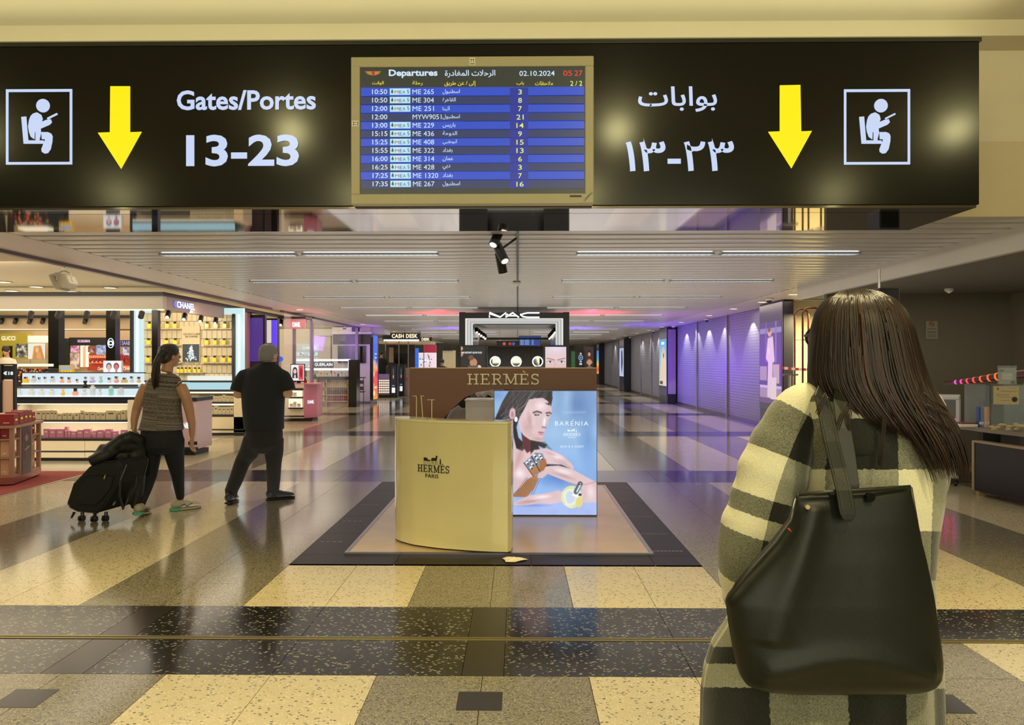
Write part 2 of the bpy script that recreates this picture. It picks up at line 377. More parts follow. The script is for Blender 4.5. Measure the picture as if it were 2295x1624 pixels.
def band(y0, y1, xl, xr, indiv):
    c = -.165 + 2 * round((xl + .165) / 2)
    edges = []
    x = xl
    while x < xr - .01:
        # blocks at c +- .1
        k = round((x + .165) / 2); cc = -.165 + 2 * k
        if abs(x - (cc - .1)) < .01: nx = cc + .1; mm = M_BLOCK
        else:
            nb = cc - .1 if cc - .1 > x + .01 else cc + 1.9
            nx = min(nb, x + .9 if nb - x > 1.0 else nb); mm = T_DARK
        nx = min(nx, xr)
        if indiv: tile(x, nx, y0, y1, mm)
        else: far[T_DARK.name].box(x + .002, nx - .002, y0, y1, -.012, 0)
        x = nx
band(3.57, 4.02, XE, 1.935, True); band(4.07, 4.57, XE, 7.735, True)
x = 1.935
for xn in (2.335, 2.835, 3.335, 4.335, 5.335, 6.335, 7.335): tile(x, xn, 3.57, 4.02, stripe(x + .01)); x = xn
js = MB().box(XE, 7.7, 4.022, 4.034, -.012, .003).box(XE, 7.7, 4.054, 4.066, -.012, .003)
js.build('expansion_joint', M_BRASS, floor); B(XE, 7.7, 4.034, 4.054, -.012, -.001).build('joint_filler', mat('rubber_filler', '5B5644', .6), floor)
rows = [4.57, 5.03, 5.53, 6.49, 7.45, 8.4, 9.33]
for y0, y1 in zip(rows[:-1], rows[1:]):
    x = XE
    while x < 7.2:
        if not inherm(x, x + .5, y0, y1): tile(x, x + .5, y0, y1, stripe(x))
        x += .5
band(9.33, 10.32, XE, 7.735, True)
for b in range(1, 10):
    y0 = 4.56 + 5.76 * b; y1 = y0 + 4.76; ym = (y0 + y1) / 2
    for a, c in ((y0, ym), (ym, y1)):
        x = XE
        while x < 5.6:
            if b < 3: tile(x, x + 1, a, c, stripe(x), g=.003)
            else: far[stripe(x).name].box(x + .003, x + .997, a + .003, c - .003, -.012, 0)
            x += 1
    band(y1, y1 + 1, XE, 5.7, b < 3)
for n, m_ in far.items(): m_.build('floor_slabs', MATS[n], floor, kind='stuff', label='far terrazzo slabs of the corridor floor')
# shop floor, red mat, trim
M_SFLOOR = mat('shop_floor_tile', 'BDB7A6', .12)
k = 0
for i in range(7):
    for j in range(12):
        tile(XE - .02 - 1.2 * (i + 1), XE - .02 - 1.2 * i, 6.5 + 2.4 * j, 8.9 + 2.4 * j, M_SFLOOR, g=.002)
B(XE - 6.5, XE - .06, 6.9, 10.15, -.01, .004).build('red_carpet', mat('red_carpet', '8E3A34', .9, bump=.3, bscale=300), floor)
B(XE - .05, XE, 6.4, 36, -.012, .002).build('metal_strip', mat('cream_strip', 'B0A68C', .3, .4), floor)
# brown planks around the platform
x0, x1 = -1.665, 1.335
for (a, b, c, d) in ((x0, -.9, 5.49, 5.80), (-.9, .1, 5.49, 5.80), (.1, 1.0, 5.49, 5.80), (1.0, x1, 5.49, 5.80)): tile(a, b, c, d, M_BROWN, nm='plank')
yy = 5.80
while yy < 9.2:
    ny = min(yy + .72, 9.33)
    tile(x0, -1.33, yy, ny, M_BROWN, nm='plank'); tile(1.04, x1, yy, ny, M_BROWN, nm='plank')
    yy = ny
tile(-1.33, 1.04, 9.03, 9.33, M_BROWN, nm='plank')
tp = MB()
for y_ in (5.93, 6.52, 7.24, 8.6, 8.9):
    for i in range(9): tp.box(1.02 + .03 * i + .005, 1.02 + .03 * i + .026, y_, y_ + .02, 0, .0015)
for y_ in (6.2, 7.0, 7.8):
    for i in range(4): tp.box(-1.62 + .05 * i, -1.59 + .05 * i, y_, y_ + .02, 0, .0015)
tp.build('tape_mark', mat('tape_grey', '77747C', .5), floor)
# ============================================================ ceilings
YS, ZC = 6.5, 2.71
prof = []
for i in range(7):
    t = i / 6; prof.append((.004 + t * .268, -.010 * math.sin(math.pi * t) ** .6 if 0 < i < 6 else .012))
base_c = struct('ceiling', B(-4.83, 4.6, YS, 62, ZC + .02, ZC + .08), mat('ceiling_void', '2C2A28', .8))
sm = MB().rings([[(xx, yy, zz) for yy, zz in prof] for xx in (-4.82, 4.59)], cap=False)
s0 = sm.build('slat', M_SLAT, base_c, smooth=True); s0.location = (0, YS, ZC)
for k in range(1, 198):
    o = bpy.data.objects.new('slat', s0.data); COL.objects.link(o); o.parent = base_c; o.location = (0, YS + .28 * k, ZC)
MB().box(-.012, .012, YS, 62, ZC - .016, ZC - .009).build('ceiling_seam', mat('seam', '4A4845', .6), base_c)
c2 = struct('ceiling_hall', B(-12, 12, -6, YS, 4.25, 4.35), M_PLAST)
struct('ceiling_soffit', B(-5.6, -4.83, 4.2, 36, ZC - .01, ZC + .1), M_PINKW)
struct('ceiling_soffit', B(4.6, 5.6, 12.4, 52, ZC - .01, ZC + .1), M_PINKW)
struct('ceiling_shop', B(-16, -5.75, 4.2, 40, ZC + .025, ZC + .1), M_PLAST)
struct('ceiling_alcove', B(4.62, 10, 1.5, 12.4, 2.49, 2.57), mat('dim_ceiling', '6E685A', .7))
struct('wall_bulkhead', B(4.55, 4.62, 3.0, 12.4, 2.488, ZC), M_PLASTW)
struct('wall_bulkhead', B(4.62, 5.6, 12.3, 12.4, 2.49, ZC), M_PLASTW)
struct('wall_fascia', B(-12, 12, YS, YS + .1, ZC - .005, 4.25), M_PLAST)
struct('trim_1', B(-12, 12, YS - .07, YS, ZC - .012, 3.33), mat('fascia_lower', 'BBAE8E', .6, bump=.04))
struct('trim_2', B(-12, 12, YS - .3, YS, 4.12, 4.25), M_PLAST)
# shopfront rail with glass on the left
rail = struct('trim_rail', MB().box(-5.66, -5.58, 4.2, 17.2, ZC - .05, ZC + .02).box(-5.66, -5.58, 18, 31, ZC - .05, ZC + .02), mat('mauve_rail', '6E5F62', .3, .5))
g_ = mat('shop_glass', 'E8F0F0', .02, alpha=.12)
for a, b in ((18.2, 20.6), (20.7, 26.4)):
    struct('window_pane', B(-5.63, -5.615, a, b, .05, ZC - .05), g_)
struct('trim_post', MB().box(-5.66, -5.58, 20.58, 20.7, 0, ZC), mat('violet_post', '8E7E9C', .3, .4))
struct('trim_post', MB().box(-5.66, -5.58, 26.4, 26.52, 0, ZC), mat('violet_post', '8E7E9C', .3, .4))
# ============================================================ walls
struct('wall_back', B(-16, 9, 62, 62.2, 0, 3), mat('far_wall', '8E8E88', .6))
struct('wall_left', B(-16.2, -16, 0, 40, 0, 3), M_PLAST)
bw = struct('wall_alcove', B(4.62, 10, 11.4, 11.5, 0, 2.49), M_DARKW)
struct('wall_alcove', B(7.35, 7.45, 1.5, 11.4, 0, 2.49), mat('side_wall_paint', '6A6452', .7))
def shutters(ya, yb, posts, name='wall_shutter'):
    b_ = struct(name, B(5.62, 5.70, ya, yb, 0, ZC), M_BLK)
    e = [ya] + list(posts) + [yb]
    for a, b in zip(e[:-1], e[1:]):
        B(5.54, 5.60, a + .05, b - .05, .10, ZC - .02).build('shutter_panel', M_SHUT, b_)
        B(5.525, 5.62, a + .05, b - .05, .0, .10).build('shutter_foot_bar', mat('foot_bar', '6A6048', .3, .7), b_)
    for p in posts: B(5.49, 5.62, p - .05, p + .05, 0, ZC).build('guide_post', mat('guide_post', '98929C', .3, .5), b_)
    return b_
shutters(17.3, 26.4, (20.05, 23.4)); shutters(28.2, 37.2, (31.3, 34.0)); shutters(38.9, 48.6, (41.6, 44.2))
struct('baseboard_right', B(5.50, 5.62, 17.3, 50, 0, .03), mat('right_base', '4E4450', .3))
struct('wall_niche', B(5.48, 9, 15.35, 15.45, 0, ZC), mat('niche_wall', 'D8CBA0', .6))
struct('wall_niche', B(5.6, 5.7, 50, 62, 0, ZC), M_BLK)
struct('wall_shop_left', B(-5.9, -5.62, 26.9, 28.2, 2.3, ZC), M_PLAST)
# ============================================================ hanging sign
SY, SB, ST = 5.49, 2.588, 3.778
sign = thing('hanging_sign', 'long black gloss wayfinding sign with lit gate numbers and yellow arrows', 'sign', (-.6, SY, SB))
def S(mb, name, m, parent=sign, off=(.6, -SY, -SB), **k):
    mb.v = [(a + off[0], b + off[1], c + off[2]) for a, b, c in mb.v]; return mb.build(name, m, parent, **k)
S(B(-4.6, 3.315, SY, 6.45, SB + .02, ST), 'casing', M_BLACK, bevel=.004)
S(MB().box(-4.58, 3.30, SY + .012, SY + .18, SB, SB + .018).box(-4.58, 3.30, SY + .19, 6.44, SB, SB + .018), 'mirror_soffit', M_MIRR)
S(B(-4.62, 3.33, SY - .004, 6.46, ST, ST + .03), 'top_edge', mat('dark_trim', '26261E', .4))
S(B(-4.4, 3.2, 6.44, 6.5, SB + .1, ST - .1), 'wall_mount', M_BLK)
E_W = emat('sign_white', 'C3D3F4', 1.0); E_Y = emat('sign_yellow', 'FFEB00', 1.0)
SYF = SY - .006
def pp(x, y, d=SYF): p = P(x, y, d); return (p.x, p.z)
def poly_px(pts, m, name, y0=None, y1=None, d=SYF, label=None):
    return S(MB().prism([pp(*q, d) for q in reversed(pts)], (d if y0 is None else y0), (d + .006 if y1 is None else y1)), name, m, label=label)
poly_px([(247, 193), (291, 193), (291, 296), (317, 295), (271, 378), (219, 297), (246, 296)], E_Y, 'arrow', label='left yellow arrow')
poly_px([(1748, 191), (1794, 190), (1796, 294), (1820, 293), (1774, 377), (1722, 295), (1748, 294)], E_Y, 'arrow', label='right yellow arrow')
def frame_px(x0, y0, x1, y1, t):
    mb = MB()
    for a, b, c, d in ((x0, y0, x1, y0 + t), (x0, y1 - t, x1, y1), (x0, y0 + t, x0 + t, y1 - t), (x1 - t, y0 + t, x1, y1 - t)):
        p, q = pp(a, b), pp(c, d); mb.box(p[0], q[0], SYF, SYF + .006, q[1], p[1])
    return mb
for fx, s in ((13, 0), (1892, 1)):
    mb = frame_px(fx, 200, fx + 148, 368, 5); mb.build
    S(mb, 'pictogram_frame', E_W)
    dx = fx - 1892
    q = lambda cx, cy: (1780 + cx / 3.249 + dx, 60 + cy / 3.249)
    mb = MB()
    hc = q(633, 573); mb.prism([pp(hc[0] + 15 * math.cos(a), hc[1] + 15 * math.sin(a)) for a in [-i * 2 * math.pi / 28 for i in range(28)]], SYF, SYF + .006)
    mb.prism([pp(*q(*c)) for c in reversed([(475, 655), (510, 652), (525, 826), (636, 826), (642, 850), (492, 850)])], SYF + .001, SYF + .006)
    mb.prism([pp(*q(*c)) for c in reversed([(560, 632), (590, 622), (620, 640), (630, 670), (622, 692), (660, 676), (690, 672), (697, 695), (680, 712), (615, 740), (618, 772), (605, 826), (580, 826), (580, 765), (572, 765), (570, 818), (545, 800), (532, 765), (526, 725), (532, 680), (543, 650)])], SYF, SYF + .006)
    mb.prism([pp(*q(*c)) for c in reversed([(622, 766), (670, 766), (692, 776), (702, 795), (700, 835), (688, 890), (668, 918), (645, 922), (625, 910), (622, 890), (650, 818), (625, 816)])], SYF, SYF + .006)
    a, b = pp(*q(665, 668)), pp(*q(737, 632)); mb.ribbon([a, b], .012, SYF, SYF + .006)
    S(mb, 'seated_figure', E_W)
def sign_text(s, x0, x1, y0, y1, off, name='lettering', m=E_W):
    a, b = pp(x0, y1), pp(x1, y0); mb = MB(); put(mb, s, a[0], b[0], a[1], b[1], SYF, off); return S(mb, name, m)
sign_text('Gates/Portes', 396, 708, 201, 247, .024)
sign_text('13-23', 417, 670, 301, 373, .028)
sign_text(arab('بوابات'), 1430, 1607, 193, 251, .014)
sign_text('١٣-٢٣', 1402, 1645, 309, 384, .014)
# ============================================================ departures board
BY = 5.40
board = thing('departure_board', 'beige framed flight departures screen mounted on the black sign', 'screen', (0, SY, 2.6))
def bp_(cx, cy, d=BY): p = P(780 + cx * .24401, 110 + cy * .24401, d); return (p.x, p.z)
def bb(mb, cx0, cy0, cx1, cy1, y0, y1):
    a, b = bp_(cx0, cy0), bp_(cx1, cy1); return mb.box(a[0], b[0], y0, y1, b[1], a[1])
BO = (0, -SY, -2.6)
def SB_(mb, name, m, **k): return S(mb, name, m, board, BO, **k)
mbf = MB()
for r in ((27, 73, 2257, 153), (27, 1330, 2257, 1418), (27, 153, 108, 1330), (2178, 153, 2257, 1330)): bb(mbf, *r, BY, SY)
SB_(mbf, 'bezel', mat('beige_bezel', 'B0A888', .45), bevel=.004)
SB_(bb(MB(), 100, 150, 2180, 1332, BY + .012, BY + .05), 'screen', emat('screen_dark', '2E332F', .9))
mbd, mbl, mbh = MB(), MB(), MB()
yt = [350 + 77 * i for i in range(13)]
for i in range(12):
    bb(mbl if i % 2 == 0 else mbd, 116, yt[i], 2170, yt[i + 1] - 1, BY + .009, BY + .0118)
SB_(mbl, 'lit_row', emat('row_blue', '2348C0', 1)); SB_(mbd, 'dark_row', emat('row_navy', '27325F', 1))
mbg = MB()
for i in range(0, 12): bb(mbg, 1488, yt[i] + 1, 1655, yt[i + 1] - 2, BY + .0082, BY + .009)
SB_(mbg, 'gate_column', emat('gate_col', '1B2C9A', .9))
TW, TY = MB(), MB(); TR = MB(); TG = MB(); LG = MB(); LM = MB(); LB = MB(); LT = MB()
def bt(mb, s, x0, x1, y0, y1, off=.006):
    a, b = bp_(x0, y1), bp_(x1, y0); put(mb, s, a[0], b[0], a[1], b[1], BY + .0072, off)
bt(TW, 'Departures', 373, 821, 182, 262, .03); bt(TW, arab('الرحلات المغادرة'), 888, 1352, 187, 258, .012)
bt(TW, '02.10.2024', 1574, 1898, 195, 243); bt(TR, '05', 1977, 2058, 192, 243); bt(TR, '27', 2080, 2154, 192, 243)
bt(TY, arab('الوقت'), 220, 326, 290, 328); bt(TY, arab('رحلة'), 590, 684, 288, 332); bt(TY, arab('إلى / عن طريق'), 884, 1172, 288, 340)
bt(TY, arab('باب'), 1548, 1616, 292, 330); bt(TY, arab('ملاحظات'), 1718, 1882, 290, 328); bt(TG, '2 / 2', 2042, 2152, 288, 334)
IST, BGH = arab('اسطنبول'), arab('بغداد')
rowsd = [('10:50', 'ME 265', IST, 1026, '3'), ('10:50', 'ME 304', arab('القاهرة'), 988, '8'), ('12:00', 'ME 251', arab('أثينا'), 934, '7'), ('12:00', 'MYW9051', IST, 1026, '21'),
         ('13:00', 'ME 229', arab('باريس'), 986, '14'), ('15:15', 'ME 436', arab('الدوحة'), 1000, '9'), ('15:25', 'ME 408', arab('أبوظبي'), 1000, '15'), ('15:55', 'ME 322', BGH, 958, '13'),
         ('16:00', 'ME 314', arab('عمان'), 964, '6'), ('16:25', 'ME 428', arab('دبي'), 938, '3'), ('17:25', 'ME 1320', BGH, 960, '7'), ('17:35', 'ME 267', IST, 1028, '16')]
for i, (t, fl, dest, dx, gate) in enumerate(rowsd):
    y = yt[i]; o = i * .5
    bt(TW, t, 219 + o, 358 + o, y + 15, y + 61); 
    fx = {'MYW9051': 856, 'ME 1320': 822}.get(fl, 787); bt(TW, fl, 590 + o, fx + o, y + 15, y + 61, 0)
    bt(TW, dest, 868, dx, y + 14, y + 62, .004)
    wg = 34 if len(gate) == 1 else 66; bt(TG, gate, 1580 - wg / 2, 1580 + wg / 2, y + 17, y + 63)
    if i != 3:
        bb(LG, 382 + o, y + 8, 570 + o, y + 66, BY + .0072, BY + .009)
        a = bp_(404 + o, y + 54); LT.prism([bp_(392 + o, y + 48), bp_(416 + o, y + 48), bp_(411 + o, y + 28), bp_(404 + o, y + 12), bp_(397 + o, y + 28)], BY + .006, BY + .0072)
        LT.prism([bp_(401 + o, y + 56), bp_(407 + o, y + 56), bp_(407 + o, y + 48), bp_(401 + o, y + 48)], BY + .006, BY + .0072)
        for s_, xa, xb, mb in (('M', 426, 462, LM), ('E', 470, 494, LB), ('A', 498, 526, LB)):
            c0, c1 = bp_(xa + o, y + 57), bp_(xb + o, y + 27); put(mb, s_, c0[0], c1[0], c0[1], c1[1], BY + .006, 0)
        c0, c1 = bp_(540 + o, y + 57), bp_(560 + o, y + 16); put(LB, '§', c0[0], c1[0], c0[1], c1[1], BY + .006, .0)
for mb, n, m in ((TW, 'lettering', emat('txt_white', 'CFE6FA', 1)), (TY, 'yellow_lettering', emat('txt_yellow', 'F0E04A', 1)), (TR, 'clock_digits', emat('txt_red', 'E0402E', 1)), (TG, 'green_lettering', emat('txt_green', 'E2F07A', 1)),
                 (LG, 'airline_logo', emat('logo_bg', 'B8E4F2', 1)), (LM, 'logo_letter', emat('logo_red', 'B02848', 1)), (LB, 'logo_letter', emat('logo_blue', '24408C', 1)), (LT, 'logo_tree', emat('logo_green', '1C5C44', 1))):
    SB_(mb, n, m, kind='stuff')
wing = MB()
for i in range(4): wing.prism([bp_(150 + i * 6, 200 + i * 8), bp_(306 - i * 6, 200 + i * 8), bp_(270 - i * 8, 212 + i * 8), bp_(190 + i * 8, 212 + i * 8)][::-1], BY + .0065 + i * .0001, BY + .009)
SB_(wing, 'wing_emblem', emat('wing_gold', 'B8862C', .9))
SB_(MB().prism([bp_(214, 198), bp_(246, 198), bp_(240, 236), bp_(230, 246), bp_(220, 236)][::-1], BY + .0055, BY + .0064), 'emblem_shield', emat('shield_red', 'B03030', .9))
M_PAPER = mat('sticker_paper', 'E4E0D0', .6); M_INK = mat('black_ink', '10100E', .6)
for cx, cy, w_, h_, r_ in ((1142, 113, 52, 68, 0), (68, 683, 68, 52, 1)):
    mb = bb(MB(), cx - w_ / 2, cy - h_ / 2, cx + w_ / 2, cy + h_ / 2, BY - .0015, BY); SB_(mb, 'arrow_sticker', M_PAPER)
    mb = MB()
    def rr(x0, y0, x1, y1):
        c = [(x0, y0), (x1, y1)]
        if r_: c = [(-y1 * -1, x0), (y0, x1)]; c = [(min(y0, y1), min(x0, x1)), (max(y0, y1), max(x0, x1))]
        bb(mb, cx + min(c[0][0], c[1][0]), cy + min(c[0][1], c[1][1]), cx + max(c[0][0], c[1][0]), cy + max(c[0][1], c[1][1]), BY - .0022, BY - .0015)
    rr(-20, 20, 20, 26)
    for k in (-10, 10): rr(k - 2, -22, k + 2, 12); rr(k - 7, -20, k + 7, -14)
    SB_(mb, 'sticker_print', M_INK)
SB_(bb(MB(), 2036, 1342, 2144, 1358, BY - .002, BY), 'button_slot', M_BLK)
tri = MB().prism([bp_(2120, 1408), bp_(2246, 1408), bp_(2246, 1284)], BY - .003, BY); SB_(tri, 'corner_plate', mat('plate_beige', 'B4AC90', .4))
c0 = bp_(2172, 1402); v, f, bx = txt('CONRAC', .02); sz = .0235 / (bx[3] - bx[2]) * .42; a_ = R(47)
mb = MB(); mb.add([(c0[0] + (px * math.cos(a_) - pz * math.sin(a_)) * sz * 1.5, BY - .0035, c0[1] + (px * math.sin(a_) + pz * math.cos(a_)) * sz * 1.5) for px, pz in v], f); SB_(mb, 'maker_lettering', M_INK)
# ============================================================ ceiling fixtures
M_FIX = mat('fixture_frame', 'B4B4B4', .3, .6); M_LOUV = mat('louvre_metal', 'D8DCE0', .15, .9); E_FIX = emat('fixture_glow', 'E8F0F8', 3.2)
def fixture():
    t = thing('ceiling_fixture', '-', 'light')
    MB().box(0, 1.53, 0, .012, -.022, 0).box(0, 1.53, .128, .14, -.022, 0).box(0, .012, 0, .14, -.022, 0).box(1.518, 1.53, 0, .14, -.022, 0).build('frame', M_FIX, t)
    mb = MB()
    for i in range(1, 22): mb.box(.0695 * i, .0695 * i + .003, .012, .128, -.02, -.004)
    mb.box(0.012, 1.518, .068, .072, -.02, -.004); mb.build('louvre', M_LOUV, t)
    B(.012, 1.518, .012, .128, -.003, 0).build('diffuser', E_FIX, t); return t
fx0 = fixture(); used = False
ORD = ['first', 'second', 'third', 'fourth', 'fifth', 'sixth', 'seventh', 'eighth', 'ninth', 'tenth', 'eleventh', 'twelfth']
ROWN = ['first row from the sign', 'second row from the sign', 'third row from the sign', 'fourth row from the sign']
for k in range(12):
    y = 8.46 + 2.87 * k
    for j, x in enumerate((-4.03, -2.42, .66, 2.28)):
        pos = ('outer left', 'inner left', 'inner right', 'outer right')[j]
        lb = f'recessed louvred strip light in the slatted ceiling, {pos}, {ORD[k]} row counted from the sign'
        g = 'strip lights in the slatted ceiling'
        o = fx0 if not used else dup(fx0); used = True
        o.location = (x, y, ZC - .012); tag(o, lb, 'light', g)
def downlight(x, y, z, label, group, r=.11, em=1.0):
    t = thing('downlight', label, 'light', (x, y, z), 0, group)
    MB().lathe((0, 0, 0), [(r, 0), (r, -.008), (r * .82, -.008), (r * .8, 0)], 20).build('trim_ring', M_WHITE, t)
    MB().lathe((0, 0, 0), [(r * .8, -.002), (r * .8, -.004)], 20).build('lens', emat('lens_warm', 'FFF2C8', 2.2), t); return t
for i, (px, py) in enumerate(((1778, 660), (1708, 677), (1644, 692), (1590, 707), (1527, 722))):
    d = (ZC - .01 - HC) * F / (810 - py)
    downlight(PX(px, d), d, ZC - .01, ('round downlight in the right soffit, ' + ('nearest of the row', 'second from the near end', 'third from the near end', 'fourth from the near end', 'fifth from the near end')[i]), 'downlights in the right soffit')
for i, y in enumerate((26.8, 29.5, 32.5, 36, 40)): downlight(5.1, y, ZC - .01, f'small round downlight far along the right soffit, {ORD[i]} beyond the beach picture pillar', 'far downlights in the right soffit')
for i, (px, py) in enumerate(((672, 693), (813, 726), (883, 742))):
    d = (ZC - .01 - HC) * F / (810 - py); downlight(PX(px, d), d, ZC - .01, 'round downlight in the left soffit, ' + ('nearest one', 'middle one', 'far one by the cash desk')[i], 'downlights in the left soffit')
for i, (px, py) in enumerate(((8, 630), (82, 641), (26, 650), (165, 652), (247, 643))):
    d = (ZC + .02 - HC) * F / (810 - py); downlight(PX(px, d), d, ZC + .02, 'warm round downlight in the shop ceiling, ' + ('at the left frame edge', 'above the long canopy', 'lower left one', 'behind the ceiling speaker', 'nearest the mauve rail')[i], 'downlights in the shop ceiling', .12)
for i, (x, y) in enumerate([(a, b) for a in (-6.1, -2.5, 1.1, 4.8) for b in (-.6, 2.6)]): downlight(x, y, 4.25, f'round lamp in the high hall ceiling, {("behind", "ahead of")[i % 2]} the camera, {ORD[i // 2]} column from the left', 'lamps in the high hall ceiling', .17)
# scallop spots on the shutters
for y in (17.9, 20.3, 22.0, 23.4, 24.9, 29.8, 31.4, 33.6, 40.5, 43):
    lamp('SPOT', 'scallop_light', (5.22, y, 2.66), (0, R(-9), 0), (1, .95, .92), 85 if y < 27 else 70, .02, spot=84, blend=.2)
# dome cameras
def dome(px, d, label, black):
    t = thing('dome_camera', label, 'camera', (PX(px, d), d, ZC - .01), 0, None)
    MB().lathe((0, 0, 0), [(.075, 0), (.075, -.035), (.06, -.05)], 18).build('housing', M_WHITE, t, smooth=True)
    MB().ball((0, 0, -.052), .052, 14).build('dome', M_BLK, t, smooth=True); return t
dome(1724, 14.6, 'white ceiling dome camera beside the tall fashion poster pillar', 1)
dome(1584, 21.6, 'small dome camera over the middle of the violet shutters', 1)
dome(1510, 26.0, 'small dome camera at the far end of the violet shutters', 1)
dome(1465, 30.0, 'small dome camera above the grey shutters', 1)
sd = thing('smoke_detector', 'small cream smoke detector on the slatted ceiling beside the seam', 'detector', (PX(1158, 11.6), 11.6, ZC - .01))
MB().lathe((0, 0, 0), [(.06, 0), (.06, -.02), (.04, -.045), (.02, -.05)], 16).build('housing', M_PLAST, sd, smooth=True)
MB().lathe((0, 0, -.05), [(.02, 0), (.018, -.02)], 10).build('sensor', M_WHITE, sd)
# hanging track spots behind the sign
tl = thing('track_spotlights', 'cluster of three black cylinder spotlights hanging below the ceiling seam', 'light', (0, 7.4, ZC - .02))
def tp_(x, y, d=7.4): p = P(x, y, d); return (p.x - 0, p.y - 7.4, p.z - ZC + .02)
MB().cyl((0.0, 0, 0), tp_(1126, 556), .012, 8).build('stem', M_BLK, tl)
for a, b, y in (((1122, 512), (1106, 552), 0), ((1114, 548), (1132, 588), 1), ((1119, 566), (1127, 608), 2)):
    p, q = tp_(*a), tp_(*b); q = (q[0], q[1] - (.10 if y < 2 else -.08), q[2])
    h = MB().cyl(p, q, .046, 18).build('spot_head', M_BLK, tl, smooth=False)
    dv = (Vector(q) - Vector(p)).normalized()
    MB().cyl(Vector(q) + dv * .001, Vector(q) + dv * .004, .036, 18).build('lens', emat('spot_lens', 'FFF4DC', 1.5), h)
MB().box(-.012, .012, -.8, 3.2, -.012, .008).build('track', M_BLK, tl)
# ============================================================ slab-serif strokes
def arc(cx, cy, rx, ry, a0, a1, n=14): return [(cx + rx * math.cos(R(a0 + (a1 - a0) * i / n)), cy + ry * math.sin(R(a0 + (a1 - a0) * i / n))) for i in range(n + 1)]
SLAB = {
    'H': (.95, [([(.2, 0), (.2, 1)], .13), ([(.75, 0), (.75, 1)], .13), ([(.2, .5), (.75, .5)], .09)], [(.2, 0), (.75, 0), (.2, 1), (.75, 1)]),
    'E': (.82, [([(.2, 0), (.2, 1)], .13), ([(.0, .045), (.78, .045)], .09), ([(.0, .955), (.74, .955)], .09), ([(.2, .5), (.55, .5)], .09), ([(.735, 0), (.735, .26)], .07), ([(.7, .76), (.7, 1)], .07), ([(.55, .38), (.55, .62)], .07)], []),
    'R': (.9, [([(.2, 0), (.2, 1)], .13), ([(.0, .955), (.5, .955)] + arc(.5, .73, .2, .225, 90, -90) + [(.2, .505)], .095), ([(.45, .5), (.76, .04)], .12), ([(.66, .045), (.88, .045)], .09)], [(.2, 0)]),
    'M': (1.12, [([(.17, 0), (.17, 1)], .09), ([(.95, 0), (.95, 1)], .13), ([(.17, .97), (.56, .1)], .13), ([(.56, .1), (.95, .97)], .09)], [(.17, 0), (.95, 0), (.1, 1), (1.0, 1)]),
    'S': (.74, [(arc(.36, .735, .25, .225, 20, 270) + arc(.36, .265, .27, .225, 90, -160)[1:], .11), ([(.6, .74), (.6, 1)], .07), ([(.1, 0), (.1, .28)], .07)], [])}
def slab_text(mb, s, x0, x1, z0, z1, y0, y1):
    tot = sum(SLAB['E' if c == 'È' else c][0] + .12 for c in s) - .12; sx = (x1 - x0) / tot; sz = z1 - z0; x = 0
    for c in s:
        w_, st, sf = SLAB['E' if c == 'È' else c]
        q = lambda p: (x0 + (x + p[0]) * sx, z0 + p[1] * sz)
        for i_, (pts, wd) in enumerate(st): mb.ribbon([q(p) for p in pts], wd * sz, y0 - .0002 * i_, y1)
        for a, b in sf:
            zz = .045 if b == 0 else .955
            mb.ribbon([q((a - .19, zz)), q((a + .19, zz))], .09 * sz, y0 - .001 - .0002 * a, y1)
        if c == 'È': mb.ribbon([q((.3, 1.28)), q((.5, 1.1))], .09 * sz, y0, y1)
        x += w_ + .12
    return mb
# ============================================================ platform, counter, light box
plat = thing('display_platform', 'beige low floor platform with metal edge under the perfume stand', 'platform', (-.15, 5.8, 0))
PO = (.15, -5.8, 0)
S(B(-1.30, 1.01, 5.83, 9.0, .001, .014), 'board', mat('platform_board', 'BBA283', .22, vary=.18), plat, PO)
S(MB().box(-1.33, 1.04, 5.80, 5.83, .001, .017).box(-1.33, 1.04, 9.0, 9.03, .001, .017).box(-1.33, -1.30, 5.83, 9.0, .001, .017).box(1.01, 1.04, 5.83, 9.0, .001, .017), 'metal_edge', mat('edge_metal', '8C8690', .25, .9), plat, PO)
ZP = .015
fc = [(-1.02, 6.30), (-1.0, 6.215), (-.96, 6.15), (-.915, 6.10), (-.83, 6.02), (-.733, 5.965), (-.62, 5.91), (-.514, 5.875), (-.41, 5.845), (-.304, 5.82), (-.19, 5.80), (-.075, 5.79)]
def _cr(P_, n=5):
    out = []
    for i in range(len(P_) - 1):
        p0, p1, p2, p3 = P_[max(i - 1, 0)], P_[i], P_[i + 1], P_[min(i + 2, len(P_) - 1)]
        for k in range(n):
            t = k / n; out.append(tuple(.5 * (2 * p1[j] + (p2[j] - p0[j]) * t + (2 * p0[j] - 5 * p1[j] + 4 * p2[j] - p3[j]) * t * t + (3 * p1[j] - p0[j] - 3 * p2[j] + p3[j]) * t ** 3) for j in (0, 1)))
    return out + [P_[-1]]
fc = _cr(fc)
bc = [(-.035, 5.98), (-.30, 5.99), (-.58, 6.08), (-.74, 6.24), (-.87, 6.33), (-.96, 6.345)]
ctr = thing('perfume_counter', 'curved cream lacquered counter with black lettering and carriage emblem on its front', 'counter', (-.5, 6.0, ZP)); CO = (.5, -6.0, -ZP)
M_CREAM = mat('cream_lacquer', 'D6CC9C', .17, coat=.3)
shape = fc + [(-.05, 5.83)] + bc
S(MB().prismz(shape, ZP + .012, 1.0), 'body', M_CREAM, ctr, CO)
S(MB().prismz([(x * .995 - .004, y + .012) for x, y in shape], ZP, ZP + .012), 'plinth', mat('plinth_dark', '2A2620', .4), ctr, CO)
S(MB().prismz([(x, y) for x, y in shape], 1.0005, 1.022), 'top', mat('cream_top', 'E2DAB8', .15), ctr, CO, bevel=.003)
